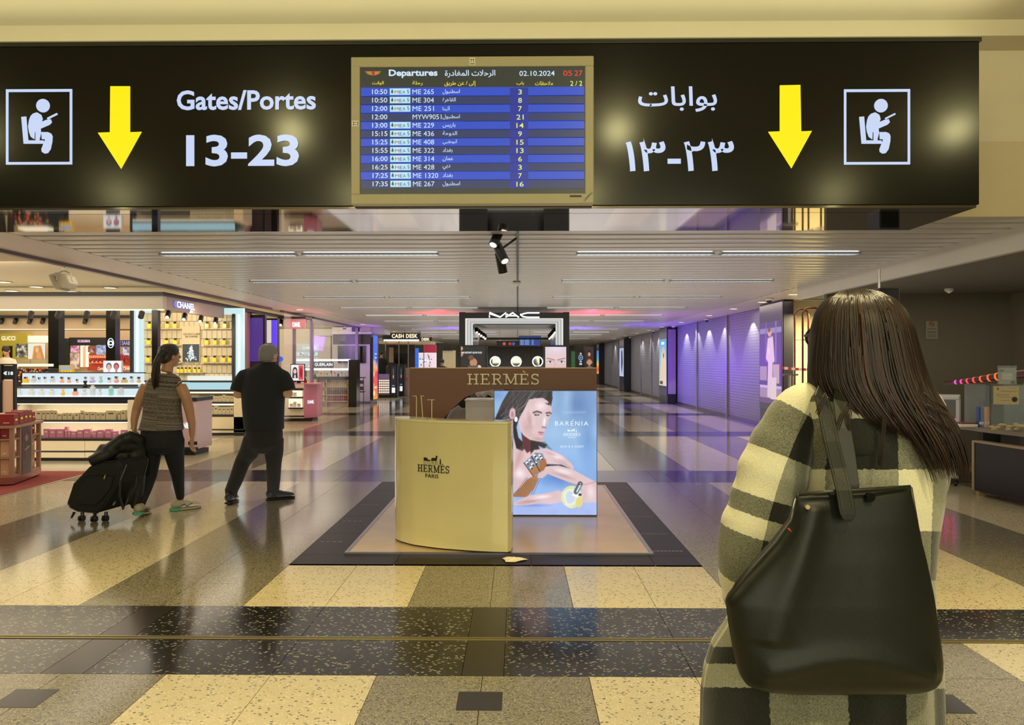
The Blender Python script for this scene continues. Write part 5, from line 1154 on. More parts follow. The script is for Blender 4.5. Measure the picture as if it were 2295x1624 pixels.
for i in range(1500):
    s_ = rs.uniform(-1, 1); s_ = math.copysign(abs(s_) ** .8, s_); lay = rs.uniform(.9, 1.03); ystart = rs.uniform(650, 676)
    yend = (rs.uniform(905, 1062) if s_ > -.2 else rs.uniform(880, 930) + (s_ + 1) * 60)
    if rs.rand() < .2: yend = rs.uniform(860, 960)
    am, ph_, fq = rs.uniform(.01, .10), rs.uniform(0, 6.3), rs.uniform(.006, .016); pts = []
    s0_ = s_ * .9; n = 16
    for k in range(n):
        y = ystart + (yend - ystart) * k / (n - 1); t = (y - 650) / 410
        pts.append(hp_(max(-1.02, min(1.02, s0_ + am * math.sin(y * fq + ph_) * t + (s_ - s0_) * t)), y, lay))
    r0 = rs.uniform(.0018, .0042); rad = [r0 * (.5 + .5 * min(1, k / 3)) * (1 if k < n - 5 else (n - 1 - k) / 5 + .12) for k in range(n)]
    nv = len(st.v); st.tube(pts, rad, 4); sid += [rs.rand() ** 1.2] * (len(st.v) - nv)
# stray wisps blown to the right and over the coat
for a0, pts in enumerate(([(2075, 905), (2100, 918), (2122, 928), (2135, 945)], [(2080, 930), (2105, 945), (2128, 960)], [(2070, 880), (2098, 900), (2120, 915)], [(1895, 905), (1880, 940), (1868, 975), (1872, 1000)], [(1905, 900), (1898, 945), (1905, 985), (1890, 1010)], [(1850, 880), (1835, 905), (1828, 925)], [(1980, 930), (1975, 985), (1968, 1040)], [(2090, 950), (2118, 980), (2122, 1010)])):
    for j in range(3):
        nv = len(st.v); st.tube([L(x + j * 3, y + j * 4, -.155) for x, y in pts], [.0012, .001, .0009, .0005][:len(pts)], 4); sid += [.6] * (len(st.v) - nv)
so = st.build('hair_strands', M_HAIR, fw, smooth=True, kind='stuff'); a_ = so.data.attributes.new('sid', 'FLOAT', 'POINT'); a_.data.foreach_set('value', sid)
gls = MB().tube([T(-.078, .0, .018), T(-.082, .06, .018), T(-.070, .10, .016)], .004, 6); gls.build('glasses_arm', M_BLK, fw)
gf = MB()
for s_ in (-1, 1): gf.tube([T(s_ * .034 + .028 * math.cos(t * math.pi / 8), .108, .012 + .024 * math.sin(t * math.pi / 8)) for t in range(17)], .0035, 6)
gf.build('glasses_frame', M_BLK, fw)
# tote bag
BD = 1.56; b0 = P(1870, 810, BD)
bag = thing('tote_bag', 'large dark green-black leather tote bag hanging from the checked coat shoulder', 'bag', (b0.x, BD, P(0, 1540, BD).z))
M_LEA = mat('dark_leather', '13150F', .40, bump=.12, bscale=500, vary=.1, spec=.25); M_LEA2 = mat('leather_edge', '14160F', .4)
def LB_(x, y, dy=0): p = P(x, y, BD + dy); return Vector((p.x - b0.x, dy, p.z - P(0, 1540, BD).z))
brow = [(1090, 1785, 2040, .004, -7), (1100, 1783, 2041, .012, 0), (1125, 1776, 2046, .02, 0), (1165, 1764, 2054, .03, 0), (1210, 1735, 2062, .036, 0), (1250, 1700, 2072, .042, 0), (1290, 1664, 2080, .046, 0), (1330, 1634, 2088, .05, 0), (1345, 1627, 2090, .052, 0), (1400, 1634, 2098, .056, 0), (1450, 1643, 2104, .06, 0), (1490, 1652, 2107, .06, 0), (1515, 1660, 2104, .056, 0), (1532, 1672, 2094, .048, 0), (1541, 1700, 2080, .036, 0), (1546, 1740, 2050, .018, 0)]
by = [r[0] for r in brow]; mb = MB(); rr = []
for y in np.linspace(1090, 1546, 58):
    xl, xr, th = (float(np.interp(y, by, [r[k] for r in brow])) for k in (1, 2, 3)); r_ = []
    for i in range(64):
        an = 2 * math.pi * i / 64; co, si = math.cos(an), math.sin(an); ex = .45
        xx = (xl + xr) / 2 + (xr - xl) / 2 * math.copysign(abs(co) ** .55, co)
        yslope = (1107 - 1089) * (2040 - xx) / 260 * max(0, 1 - (y - 1090) / 250)
        w1 = .010 * math.exp(-((xx - (1800 - (y - 1165) * .35)) / 26) ** 2) * (1 if 1120 < y < 1420 else 0) - .006 * math.exp(-((xx - (1862)) / 40) ** 2) * math.exp(-((y - 1260) / 110) ** 2) + .010 * math.exp(-((y - 1440 - abs(xx - 1880) * .25) / 22) ** 2) * (abs(xx - 1880) < 190)
        dy = th * math.copysign(abs(si) ** .8, si) - (w1 if si < 0 else 0); p = LB_(xx, y + yslope); r_.append((p.x, dy, p.z))
    rr.append(r_)
mb.rings(rr); body_b = mb.build('body', M_LEA, bag, smooth=True)
fold = [LB_(1783, 1118, -.018), LB_(1772, 1165, -.035), LB_(1735, 1215, -.042), LB_(1692, 1262, -.046), LB_(1655, 1305, -.045), LB_(1630, 1345, -.03)]
MB().tube(fold, [.004, .006, .007, .007, .006, .003], 8).build('side_fold', M_LEA2, bag, smooth=True)
MB().tube([LB_(1790, 1108, -.017), LB_(1860, 1101, -.024), LB_(1950, 1096, -.024), LB_(2040, 1090, -.012)], .0035, 8).build('top_hem', M_LEA2, bag, smooth=True)
MB().tube([LB_(2041, 1092, 0), LB_(2056, 1180, 0), LB_(2076, 1280, 0), LB_(2096, 1390, 0), LB_(2106, 1480, 0), LB_(2103, 1518, 0)], .0035, 8).build('side_seam', M_LEA2, bag, smooth=True)
MB().add([LB_(1766, 1178, -.041), LB_(1775, 1192, -.041), LB_(1758, 1180, -.044)], [(0, 1, 2), (2, 1, 0)]).build('red_lining', mat('red_lining', 'A83020', .6), bag)
def band_strip(pts, wd, th, name, m, parent):
    mb = MB(); n = len(pts); rr_ = []
    for i, p in enumerate(pts):
        t = (pts[min(i + 1, n - 1)] - pts[max(i - 1, 0)]).normalized(); nr = Vector((0, -1, 0)); nr = (nr - t * nr.dot(t)).normalized(); sd = t.cross(nr)
        w_ = wd[i] if isinstance(wd, list) else wd
        rr_.append([p + sd * w_ / 2, p + sd * w_ / 2 + nr * th, p - sd * w_ / 2 + nr * th, p - sd * w_ / 2])
    return mb.rings(rr_).build(name, m, parent, bevel=.0012, segs=2)
LW = lambda x, y, d: P(x, y, d) - Vector(bag.location)
s1 = [LW(1838, 872, 1.73), LW(1838, 880, 1.66), LW(1841, 892, 1.628), LW(1850, 930, 1.60), LW(1863, 990, 1.575), LW(1878, 1050, 1.555), LW(1890, 1100, 1.528), LW(1897, 1140, 1.515), LW(1899, 1152, 1.512), LW(1900, 1162, 1.511), LW(1900, 1168, 1.511)]
band_strip(s1, [.032] * 8 + [.03, .022, .008], .004, 'strap', M_LEA, bag)
for k in (-1, 1): MB().tube([p + Vector((k * .0105, -.0055, 0)) for p in s1[1:8]], .0007, 4).build('stitching', mat('thread', '3A3E30', .6), bag)
s2 = [LW(1876, 874, 1.73), LW(1878, 882, 1.665), LW(1882, 900, 1.63), LW(1890, 960, 1.60), LW(1900, 1020, 1.585), LW(1908, 1085, 1.57), LW(1908, 1110, 1.567)]
band_strip(s2, .030, .004, 'strap', M_LEA2, bag)
for x, y, nm, c_, r_ in ((1951, 1114, 'stud', '15160F', .009), (1810, 1136, 'rivet', 'C8B890', .005)):
    c = LB_(x, y, -.026 if x > 1900 else -.03); MB().cyl(c + Vector((0, .008, 0)), c + Vector((0, -.003, 0)), r_, 16).build(nm, mat('metal_' + nm, c_, .25, .8), bag, bevel=.001)
# ============================================================ left shop
def PB(mb, x0, y0, x1, y1, d, th=.05, z0=None):
    a, b = P(x0, y1, d), P(x1, y0, d); return mb.box(a.x, b.x, d, d + th, a.z if z0 is None else z0, b.z)
class T_:
    """thing whose parts are given in world coordinates"""
    def __init__(s, name, label, cat, x, y, z=0, group=None): s.o = thing(name, label, cat, (x, y, z), 0, group); s.off = (-x, -y, -z)
    def add(s, mb, name, m, parent=None, **k): return S(mb, name, m, parent or s.o, s.off, **k)
    def pic(s, p, name, x0, y0, x1, y1, d, m, parent=None):
        a, b = P(x0, y0, d), P(x1, y1, d); return p.mesh(name, (a.x + s.off[0], d + s.off[1], a.z + s.off[2]), (b.x - a.x, 0, 0), (0, 0, b.z - a.z), m, parent or s.o)
E_COOL = emat('cool_glow', 'E4F6F8', 1.25); E_CREAM = emat('cream_glow', 'FFF0CC', 1.25); E_PANEL = emat('shelf_backlight', 'D6E6F0', 1.0)
M_TILEW = mat('cream_wall_tile', 'D2C4A2', .3); M_GOLDL = mat('perfume_yellow', 'E0C850', .1, emit=.25); M_PINK = mat('pink_box', 'C07894', .5); M_BEIGE = mat('beige_box', 'BFB08E', .6)
M_REDB = mat('dark_red_box', '8C2428', .4); M_PEACH = mat('peach_box', 'C89878', .5); M_CANOPY = mat('canopy_grey', 'B9B2A6', .5); M_CANPINK = mat('canopy_mauve', 'A8928E', .5)
cp = cmat('print_lit', 1.0); cpm = cmat('print_matt', 0, .4)
def face_small(p, x, y, s, skin='E0B898', hair='3A2418', long=1):
    a = p.w / p.h
    p.ell(x, y - .12 * s, .30 * s, .40 * s * a, hair, .1); 
    if long: p.poly([(x - .3 * s, y - .1 * s), (x + .3 * s, y - .1 * s), (x + .36 * s, y + .7 * s), (x - .36 * s, y + .7 * s)], hair, .02)
    p.ell(x, y + .55 * s, .12 * s, .3 * s * a, skin, .2); p.ell(x, y, .21 * s, .30 * s * a, skin, .1)
    for k in (-1, 1): p.ell(x + k * .085 * s, y - .05 * s, .035 * s, .016 * s * a, '3A2A28', .5); p.line([(x + k * .05 * s, y - .11 * s), (x + k * .13 * s, y - .12 * s)], .012 * s, hair, .01)
    p.ell(x, y + .15 * s, .06 * s, .022 * s * a, 'B04850', .5); p.line([(x, y - .02 * s), (x + .01 * s, y + .08 * s)], .012 * s, 'B88870', .01, .6)
# --- canopy
cn = T_('shop_canopy', 'long pale canopy with black top edge and lit white lettering over the beauty shop', 'canopy', -7.2, 12.6, 2.3)
xk = P(365, 700, 12.6).x; x2 = P(502, 700, 15.2).x
zb, zf, ztp = P(365, 692, 12.6).z, P(365, 662.5, 12.6).z, P(365, 654, 12.6).z
cn.add(B(-13, xk, 12.6, 12.75, zb, zf), 'front_fascia', M_CANOPY); cn.add(B(xk - .15, xk - .001, 12.76, 15.25, zb, zf), 'side_fascia', M_CANPINK)
cn.add(MB().box(-13, xk + .02, 12.57, 12.75, zf, ztp).box(xk - .15, xk + .02, 12.75, 21.2, zf, ztp), 'top_edge', M_BLK)
cn.add(B(-13, xk - .02, 12.62, 12.7, zb - .02, zb), 'light_strip', E_CREAM)
mb = MB(); v0, v1 = 12.6 * 1.0, 15.2
ya = -F * xk / (1160 - 388) * 1.0; yb = -F * xk / (1160 - 429)
for (o_, m_, nm) in ((0, emat('letter_glow', 'F4F6FF', 1.4), 'lettering'), (.012, emat('letter_halo', '6A78E0', 1.0), 'letter_halo')):
    mb = MB(); put(mb, 'CHANEL', ya + .08 * (o_ > 0) * -1, yb - .08 * (o_ > 0), 2.417, 2.53, 0, .03 if not o_ else .045, 1.0, U=(0, 1), O=(xk + .03 - o_, 0)); cn.add(mb, nm, m_, kind='stuff')
for y_, x0_, h_ in ((2.40, -13, 0),):
    pass
def track_spot(x, y, z, label, grp, lit=False, s=1.0):
    t = thing('track_spot', label, 'light', (x, y, z), 0, grp)
    MB().cyl((0, 0, 0), (0, 0, -.03 * s), .012 * s, 6).build('stem', M_BLK, t); h = MB().cyl((0, .02, -.03 * s), (.012, -.05, -.12 * s), .046 * s, 12).build('head', M_BLK, t)
    MB().cyl((.012, -.051, -.1205 * s), (.013, -.053, -.123 * s), .036 * s, 12).build('lens', emat('spot_lens', 'FFF4DC', 1.5) if lit else M_BLK, h); return t
for i, x in enumerate((69, 131, 194, 255, 317)): track_spot(PX(x, 12.67), 12.67, zb - .02, 'black square spotlight under the canopy front, ' + ('leftmost', 'second from the left', 'third from the left', 'fourth from the left', 'rightmost')[i], 'spotlights under the canopy front')
for i, (x, d) in enumerate(((367, 12.95), (405, 13.6), (438, 14.3), (470, 15.0))): track_spot(xk - .075, d, zb - .0, 'black spotlight under the mauve canopy side, ' + ('nearest the corner post', 'second from the corner', 'third from the corner', 'farthest from the corner')[i], 'spotlights under the canopy side', True)
ic = T_('shop_canopy', 'inner cream canopy ring seen behind the front canopy spotlights', 'canopy', -8, 17, 2.3)
ic.add(PB(MB(), -160, 712, 290, 737, 17.0, .12), 'band', mat('inner_band', 'C8B294', .5)); ic.add(PB(MB(), -160, 706, 290, 712, 16.88, .26), 'black_edge', M_BLK); ic.add(PB(MB(), -160, 737, 250, 738.5, 17.05, .1), 'light_strip', E_CREAM)
for i, x in enumerate((4, 35, 67, 96, 131, 191)): track_spot(PX(x, 16.94), 16.94, P(0, 712, 16.88).z, 'small black spotlight on the inner canopy, number %s from the left edge' % ('one', 'two', 'three', 'four', 'five', 'six')[i], 'spotlights on the inner canopy', False, 1.0)
# --- back wall of the shop
bwz = T_('brand_wall', 'row of lit cosmetics wall bays at the back of the beauty shop', 'shelf', -9, 20.5)
bwz.add(PB(MB(), -400, 740, 295, 905, 20.6, .1, 0), 'wall_panel', mat('shop_backwall', 'C4A988', .6))
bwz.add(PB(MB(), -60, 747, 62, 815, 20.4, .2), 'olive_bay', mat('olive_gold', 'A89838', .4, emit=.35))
bwz.add(put(MB(), 'GUCCI', P(3, 0, 20.38).x, P(34, 0, 20.38).x, P(0, 762.5, 20.38).z, P(0, 753, 20.38).z, 20.38, .02), 'lettering', E_CREAM, kind='stuff')
bwz.add(PB(MB(), 6, 775, 27, 815, 20.37, .02), 'dark_doorway', M_BLK)
p = Paint(30, 34, '8A8070'); p.noise(5, 1.6, 2); p.noise(9, 1.0, 5); bwz.pic(p, 'patterned_picture', 35, 770, 61, 800, 20.37, cp)
bwz.add(PB(MB(), 62, 752, 102, 767, 20.38, .2), 'light_header', E_CREAM)
p = Paint(40, 36, 'F0E8D8'); p.poly([(.35, .2), (.75, .15), (.95, 1), (.25, 1)], 'D88A38', .05); p.ell(.52, .42, .12, .2, 'E8B890', .2); p.poly([(.5, .6), (.7, .55), (.8, 1), (.5, 1)], 'E0A070', .05); bwz.pic(p, 'lit_poster', 63, 769, 101, 804, 20.37, cp)
bwz.add(MB().box(*[PX(35, 20.3), PX(67, 20.3)], 20.3, 20.6, P(0, 815, 20.3).z, P(0, 804.5, 20.3).z), 'drawer', M_BEIGE); bwz.add(MB().box(PX(68.5, 20.3), PX(101, 20.3), 20.3, 20.6, P(0, 815, 20.3).z, P(0, 804.5, 20.3).z), 'drawer', M_BEIGE)
bwz.add(PB(MB(), 130, 768, 136, 818, 20.3, .1), 'light_column', E_CREAM); bwz.add(PB(MB(), 137, 758, 156, 830, 20.3, .1), 'dark_column', mat('dark_green', '20261E', .3))
bwz.add(PB(MB(), 155, 756, 237, 774, 20.3, .2), 'black_header', M_BLK); bwz.add(put(MB(), 'DOLCE&GABBANA', PX(174, 20.28), PX(202, 20.28), P(0, 767, 20.28).z, P(0, 761, 20.28).z, 20.28, .03), 'lettering', emat('pink_letter', 'F0C0D8', 1.2), kind='stuff')
bwz.add(put(MB(), 'SS', PX(129.5, 20.1), PX(137, 20.1), P(0, 765, 20.1).z, P(0, 758, 20.1).z, 20.1, .03), 'lettering', E_CREAM, kind='stuff')
bwz.add(PB(MB(), 255, 762, 295, 775, 20.3, .2), 'black_header', M_BLK); bwz.add(put(MB(), 'ELIE SAAB', PX(258, 20.28), PX(291, 20.28), P(0, 773, 20.28).z, P(0, 764, 20.28).z, 20.28, .02), 'lettering', emat('lav_letter', 'B0A8E0', 1.0), kind='stuff')
for (x0, y0, x1, y1, c, nm) in ((158, 774, 178, 790, 'C07890', 'pink_picture'), (197, 775, 213, 789, '8C3A34', 'red_picture'), (216, 773, 237, 795, '8E9CC0', 'blue_picture'), (274, 778, 290, 796, 'A8A4B4', 'grey_picture'), (157, 791, 178, 826, 'C8A088', 'lit_shelves')):
    p = Paint(20, 22, c); p.noise(5, .9, x0); p.poly([(.2, 1), (.5, .3), (.8, 1)], 'E8D0C8', .1, op=.6); bwz.pic(p, nm, x0, y0, x1, y1, 20.29, cp)
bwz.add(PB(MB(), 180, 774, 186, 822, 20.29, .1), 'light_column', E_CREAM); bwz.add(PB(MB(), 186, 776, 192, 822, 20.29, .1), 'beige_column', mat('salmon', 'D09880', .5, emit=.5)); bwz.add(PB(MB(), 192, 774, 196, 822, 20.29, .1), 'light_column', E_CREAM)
rs = np.random.RandomState(2); mb = MB()
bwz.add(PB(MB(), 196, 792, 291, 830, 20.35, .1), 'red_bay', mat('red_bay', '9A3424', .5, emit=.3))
def emb(rows, name, m, d, wpx, hpx, par):
    mb = MB()
    for y, xs in rows:
        for x in xs: PB(mb, x, y - hpx * rs.uniform(.7, 1), x + wpx, y, d, .08)
    par.add(mb, name, m, kind='stuff')
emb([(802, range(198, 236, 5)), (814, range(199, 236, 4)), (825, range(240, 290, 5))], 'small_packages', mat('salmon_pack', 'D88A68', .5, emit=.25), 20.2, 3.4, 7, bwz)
emb([(812, range(200, 290, 9)), (803, range(260, 290, 5))], 'small_packages', M_REDB, 20.18, 4, 8, bwz)
mb = put(MB(), 'Cartier', PX(219, 20.1), PX(236, 20.1), P(0, 829, 20.1).z, P(0, 822, 20.1).z, 20.1, .01, shear=.3); put(mb, 'Cartier', PX(277, 20.1), PX(292, 20.1), P(0, 829, 20.1).z, P(0, 822, 20.1).z, 20.1, .01, shear=.3); bwz.add(mb, 'lettering', E_CREAM, kind='stuff')
for (x0, x1, lb_) in ((108, 131, 'glossy black square column left of the perfume island in the shop'), (237.5, 258, 'black square column carrying a round white emblem in the shop')):
    c_ = T_('black_column', lb_, 'column', PX(x0, 14.5), 14.5); d = 14.5 if x0 < 200 else 16
    c_.add(B(PX(x0, d), PX(x1, d), d, d + .2, 0, 2.70), 'shaft', M_BLACK)
    if x0 > 200:
        o_ = P(248, 768.5, d - .01); r_ = 10.5 * d / F
        mb = MB().ribbon([(o_.x + r_ * .62 * math.cos(t * math.pi / 12), o_.z + r_ * math.sin(t * math.pi / 12)) for t in range(25)], .014, d - .012, d - .003)
        for k in (-1, 1): mb.ribbon([(o_.x + k * r_ * .12 + r_ * .3 * math.cos(R(45 + t * 27) + (math.pi if k > 0 else 0)) * 1, o_.z + r_ * .42 * math.sin(R(45 + t * 27) + (math.pi if k > 0 else 0))) for t in range(11)], .02, d - .012, d - .003)
        c_.add(mb, 'round_emblem', E_COOL, kind='stuff')
# --- boutique wall with tiles
bt_ = T_('boutique_wall', 'cream tiled perfume wall between two glowing columns', 'shelf', -6.6, 15.4); D = 15.4
bt_.add(PB(MB(), 297, 690, 545, 880, D + .12, .1, 0), 'back_panel', mat('tile_grout', '8E7C58', .6))
for x0, x1 in ((298, 318), (526, 545)): bt_.add(PB(MB(), x0, 692, x1, 856, D, .1), 'light_column', emat('cyan_glow', 'C8E8EC', 1.0)); bt_.add(MB().add([], []) if False else PB(MB(), x0 + 7, 692, x0 + 12, 856, D - .01, .01), 'bright_tube', E_COOL)
bt_.add(PB(MB(), 502, 690, 545, 704, D - .02, .1), 'light_column', emat('cyan_glow', 'C8E8EC', 1.0)); bt_.add(PB(MB(), 318, 692, 340, 700, D - .02, .1), 'light_column', emat('cyan_glow', 'C8E8EC', 1.0))
bt_.add(PB(MB(), 291, 690, 297.5, 880, D - .05, .2, 0), 'black_post', M_BLK); bt_.add(PB(MB(), 520, 703, 526, 856, D - .05, .15), 'black_post', M_BLK)
mb = MB(); y = 701; k = 0
while y < 852:
    x = 318.5 + (k % 2) * 5
    while x < 519: PB(mb, x, y, min(x + 10.4, 519.5), y + 18.4, D + .085 + .01 * ((k + int(x)) % 2), .04); x += 11.2
    y += 19.4; k += 1
bt_.add(mb, 'wall_tiles', M_TILEW, kind='stuff')
bt_.add(PB(MB(), 420, 842, 520, 852, D + .05, .04), 'glow_base', emat('soft_base', 'E8ECE0', 1.0))
bt_.add(PB(MB(), 407.5, 730.5, 447.5, 812, D + .05, .03), 'sign_board', mat('sign_cream', 'C6B490', .5, emit=.25))
mb = put(MB(), 'LES EXCLUSIFS', PX(409, D), PX(446, D), P(0, 750.5, D).z, P(0, 746.5, D).z, D + .045, .01); put(mb, 'DE CHANEL', PX(413, D), PX(442, D), P(0, 756, D).z, P(0, 752, D).z, D + .045, .01); bt_.add(mb, 'lettering', M_INK, kind='stuff')
p = Paint(60, 62, '26363A'); rs = np.random.RandomState(8)
for i in range(60):
    t = rs.rand(); y_ = .1 + .85 * t; p.ell(.5 + rs.uniform(-.08, .08) + rs.uniform(-.38, .38) * t ** 1.6, y_, .05, .06, rs.choice(['F4F8FA', 'C8DCE4', 'FFFFFF', 'A8BCC4']), .4)
bt_.pic(p, 'bouquet_picture', 409, 771, 446.5, 811, D + .045, cp)
# shelf counter below
bt_.add(PB(MB(), 297, 853, 524, 856, D - .3, .4), 'black_edge', M_BLK); bt_.add(PB(MB(), 297, 873, 524, 877, D - .3, .4), 'black_edge', M_BLK)
mb = MB()
for i in range(20): PB(mb, 421 + i * 5.1, 857, 421 + i * 5.1 + 4.4, 872.5, D - .28, .1)
bt_.add(mb, 'fluted_strip', emat('fluted_glow', 'A8D2DC', 1.0), kind='stuff'); bt_.add(PB(MB(), 297, 856, 421, 873, D - .27, .1), 'glow_panel', emat('fluted_glow', 'A8D2DC', 1.0))
bt_.add(PB(MB(), 297, 877, 545, 976, D + .1, .1, 0), 'back', mat('counter_cream', 'CBBB98', .4)); bt_.add(PB(MB(), 297, 934, 545, 969, D - .3, .5), 'drawer', mat('counter_cream', 'CBBB98', .4)); bt_.add(PB(MB(), 297, 961, 546, 963.5, D - .31, .01), 'black_line', M_BLK)
bt_.add(PB(MB(), 297, 969, 545, 976, D - .28, .5, 0), 'plinth', M_BLK); bt_.add(PB(MB(), 524, 877, 545, 969, D - .3, .5), 'end_panel', mat('counter_cream', 'CBBB98', .4))
for y0_, y1_ in ((900.5, 904), (929, 933.5)): bt_.add(PB(MB(), 297, y0_, 524, y1_, D - .3, .42), 'shelf', M_BLK)
bt_.add(PB(MB(), 297, 878, 524, 881, D - .25, .1), 'shelf_light', E_CREAM); bt_.add(PB(MB(), 297, 905, 524, 908, D - .25, .1), 'shelf_light', E_CREAM)
def pbottle(x, y, d, label, grp, w_=8, h_=9, body=None, capm=None, name='perfume_bottle', caph=4.5, sq=True):
    o = P(x, y, d); s = d / F; t = thing(name, label, 'bottle', (o.x, d, o.z), 0, grp)
    W, H, C = w_ * s, h_ * s, caph * s
    if sq: MB().box(-W / 2, W / 2, -.03, .03, 0, H).build('glass_body', body, t, bevel=.006)
    else: MB().lathe((0, 0, 0), [(W * .38, 0), (W * .5, H * .3), (W * .46, H * .6), (W * .2, H * .9), (W * .16, H)], 12).build('glass_body', body, t, smooth=True)
    MB().box(-W * .25, W * .25, -.02, .02, H, H + C).build('cap', capm or M_BLK, t); return t
def sbox(x0, y0, x1, y1, d, m, label, grp, name='product_box', dep=.06):
    a, b = P(x0, y1, d), P(x1, y0, d); t = thing(name, label, 'box', ((a.x + b.x) / 2, d, a.z), 0, grp); hw = (b.x - a.x) / 2 - .0008
    MB().box(-hw, hw, 0, dep, 0, b.z - a.z).build('carton', m, t, bevel=.002); MB().box(-hw * .5, hw * .5, -.0008, 0, (b.z - a.z) * .62, (b.z - a.z) * .72).build('print_band', M_BLK if m not in (M_REDB, M_PINK) else M_WHITE, t); return t
rw = {735: (335, 357, 375, 392, 464, 484, 504), 772: (333, 373, 393, 463, 482, 502), 811: (332, 461, 481, 501, 516)}
for y, xs in rw.items():
    bt_.add(PB(MB(), 320, y + .6, 404, y + 2.2, D - .02, .1), 'glass_shelf', M_TILEW); bt_.add(PB(MB(), 451, y + .6, 519, y + 2.2, D - .02, .1), 'glass_shelf', M_TILEW)
    for i, x in enumerate(xs): pbottle(x, y, D + .03, 'yellow perfume bottle with black cap, %s shelf of the tiled wall, %s' % ({735: 'top', 772: 'middle', 811: 'lower'}[y], ('first', 'second', 'third', 'fourth', 'fifth', 'sixth', 'seventh')[i]), 'yellow perfume bottles on the tiled wall', 8.5, 10, M_GOLDL)
bt_.add(PB(MB(), 396, 834.5, 455, 836, D - .02, .1), 'glass_shelf', M_TILEW)
for i, x in enumerate((400, 408, 417, 425, 437, 446)): pbottle(x, 834.3, D + .03, 'small yellow perfume bottle on the lowest tiled wall shelf, %s from the left' % ('first', 'second', 'third', 'fourth', 'fifth', 'sixth')[i], 'small yellow bottles under the picture', 6, 8, M_GOLDL, caph=3.5)
k = 0
for y0_, y1_ in ((886, 900.3), (911, 928.8)):
    x = 426
    while x < 520:
        sbox(x, y0_ + rs.uniform(-2, 2), x + 8.6, y1_, D - .2, M_BEIGE, 'slim cream carton on the %s shelf right of the striped top, %s from the left' % ('upper' if y0_ < 900 else 'lower', ORD[k % 11]), 'cream cartons under the tiled wall'); x += 8.9; k += 1
po = T_('corner_post', 'glossy black canopy corner post before the tiled perfume wall', 'column', PX(347, 12.62), 12.62)
po.add(B(PX(340, 12.62), PX(353.5, 12.62), 12.62, 12.72, 0, zb), 'shaft', M_BLACK)
# --- perfume island
D = 11.2; isl = T_('perfume_island', 'white lit perfume island with two backlit tiers and black shelf edges', 'shelf', PX(165, D), D)
M_ISL = mat('island_white', 'D8CDB4', .35)
isl.add(PB(MB(), 20, 1025.5, 300, 1036, D + .03, .9, 0), 'plinth', M_BLK)
for xa, xb in ((20, 189.5), (190.5, 300)):
    isl.add(PB(MB(), xa, 1013.5, xb, 1025, D, .9), 'lower_drawer', M_ISL); isl.add(PB(MB(), xa, 987.5, xb, 1009.5, D, .9), 'drawer', M_ISL)
isl.add(PB(MB(), 20, 1009.5, 300, 1013.5, D + .01, .9), 'black_line', M_BLK)
isl.add(PB(MB(), 20, 898, 286, 987, D + .5, .06), 'back_panel', mat('island_back', 'E0D4B8', .4)); isl.add(PB(MB(), 286, 896, 302, 987.5, D, .9), 'end_panel', M_ISL); isl.add(PB(MB(), 20, 896, 24, 987.5, D, .9), 'end_panel', M_ISL)
for y0_, y1_ in ((982.5, 987.5), (941.5, 945), (897, 904)):
    isl.add(PB(MB(), 20, y0_, 286, y1_, D, .52), 'shelf', M_BLK)
for y_ in (945.2, 904.2): isl.add(PB(MB(), 30, y_, 284, y_ + 1.2, D + .04, .04), 'shelf_light', emat('cream_strip_light', 'FFF0CC', 3.0))
lamp('AREA', 'island_shelf_light', (PX(155, D), D + .2, P(0, 947, D).z), (R(25), 0, 0), CREAM, 5, 1.6, .05); lamp('AREA', 'island_shelf_light', (PX(155, D), D + .2, P(0, 906, D).z), (R(25), 0, 0), CREAM, 5, 1.6, .05)
isl.add(PB(MB(), 30, 888, 310, 897, D + .05, .7), 'deck', M_BLK); isl.add(PB(MB(), 28, 870, 306, 887.5, D + .18, .05), 'lit_tier', E_PANEL); isl.add(PB(MB(), 26, 887, 308, 889, D + .0, .3), 'tier_shelf', E_COOL)
isl.add(PB(MB(), 28, 868, 306, 870, D + .17, .4), 'tier_edge', M_BLK); isl.add(PB(MB(), 50, 836, 320, 859, D + .6, .05), 'lit_tier', E_PANEL); isl.add(PB(MB(), 48, 858.5, 320, 861, D + .42, .25), 'tier_shelf', E_COOL); isl.add(PB(MB(), 50, 834, 320, 836, D + .59, .1), 'tier_edge', M_BLK)
isl.add(PB(MB(), 50, 861, 306, 868, D + .6, .05), 'dark_gap', mat('dark_shelf', '4A3E38', .5))
tc = {'y': mat('glass_amber', 'D8B848', .1, emit=.15), 'c': mat('glass_clear', 'C8D4DC', .05, emit=.1), 'p': mat('glass_peach', 'E0A490', .1, emit=.15), 'v': mat('glass_lilac', 'B8B0DC', .1, emit=.15), 'g': mat('glass_mint', '90CCC0', .1, emit=.15), 'k': M_BLK, 'o': mat('glass_gold', 'CDB474', .1, emit=.15)}
nmc = {'y': 'amber', 'c': 'clear', 'p': 'peach', 'v': 'lilac', 'g': 'mint green', 'k': 'black', 'o': 'pale gold'}
def ordn(i): return ('first', 'second', 'third', 'fourth', 'fifth', 'sixth', 'seventh', 'eighth', 'ninth', 'tenth', 'eleventh', 'twelfth', 'thirteenth', 'fourteenth', 'fifteenth', 'sixteenth', 'seventeenth', 'eighteenth', 'nineteenth', 'twentieth')[i]
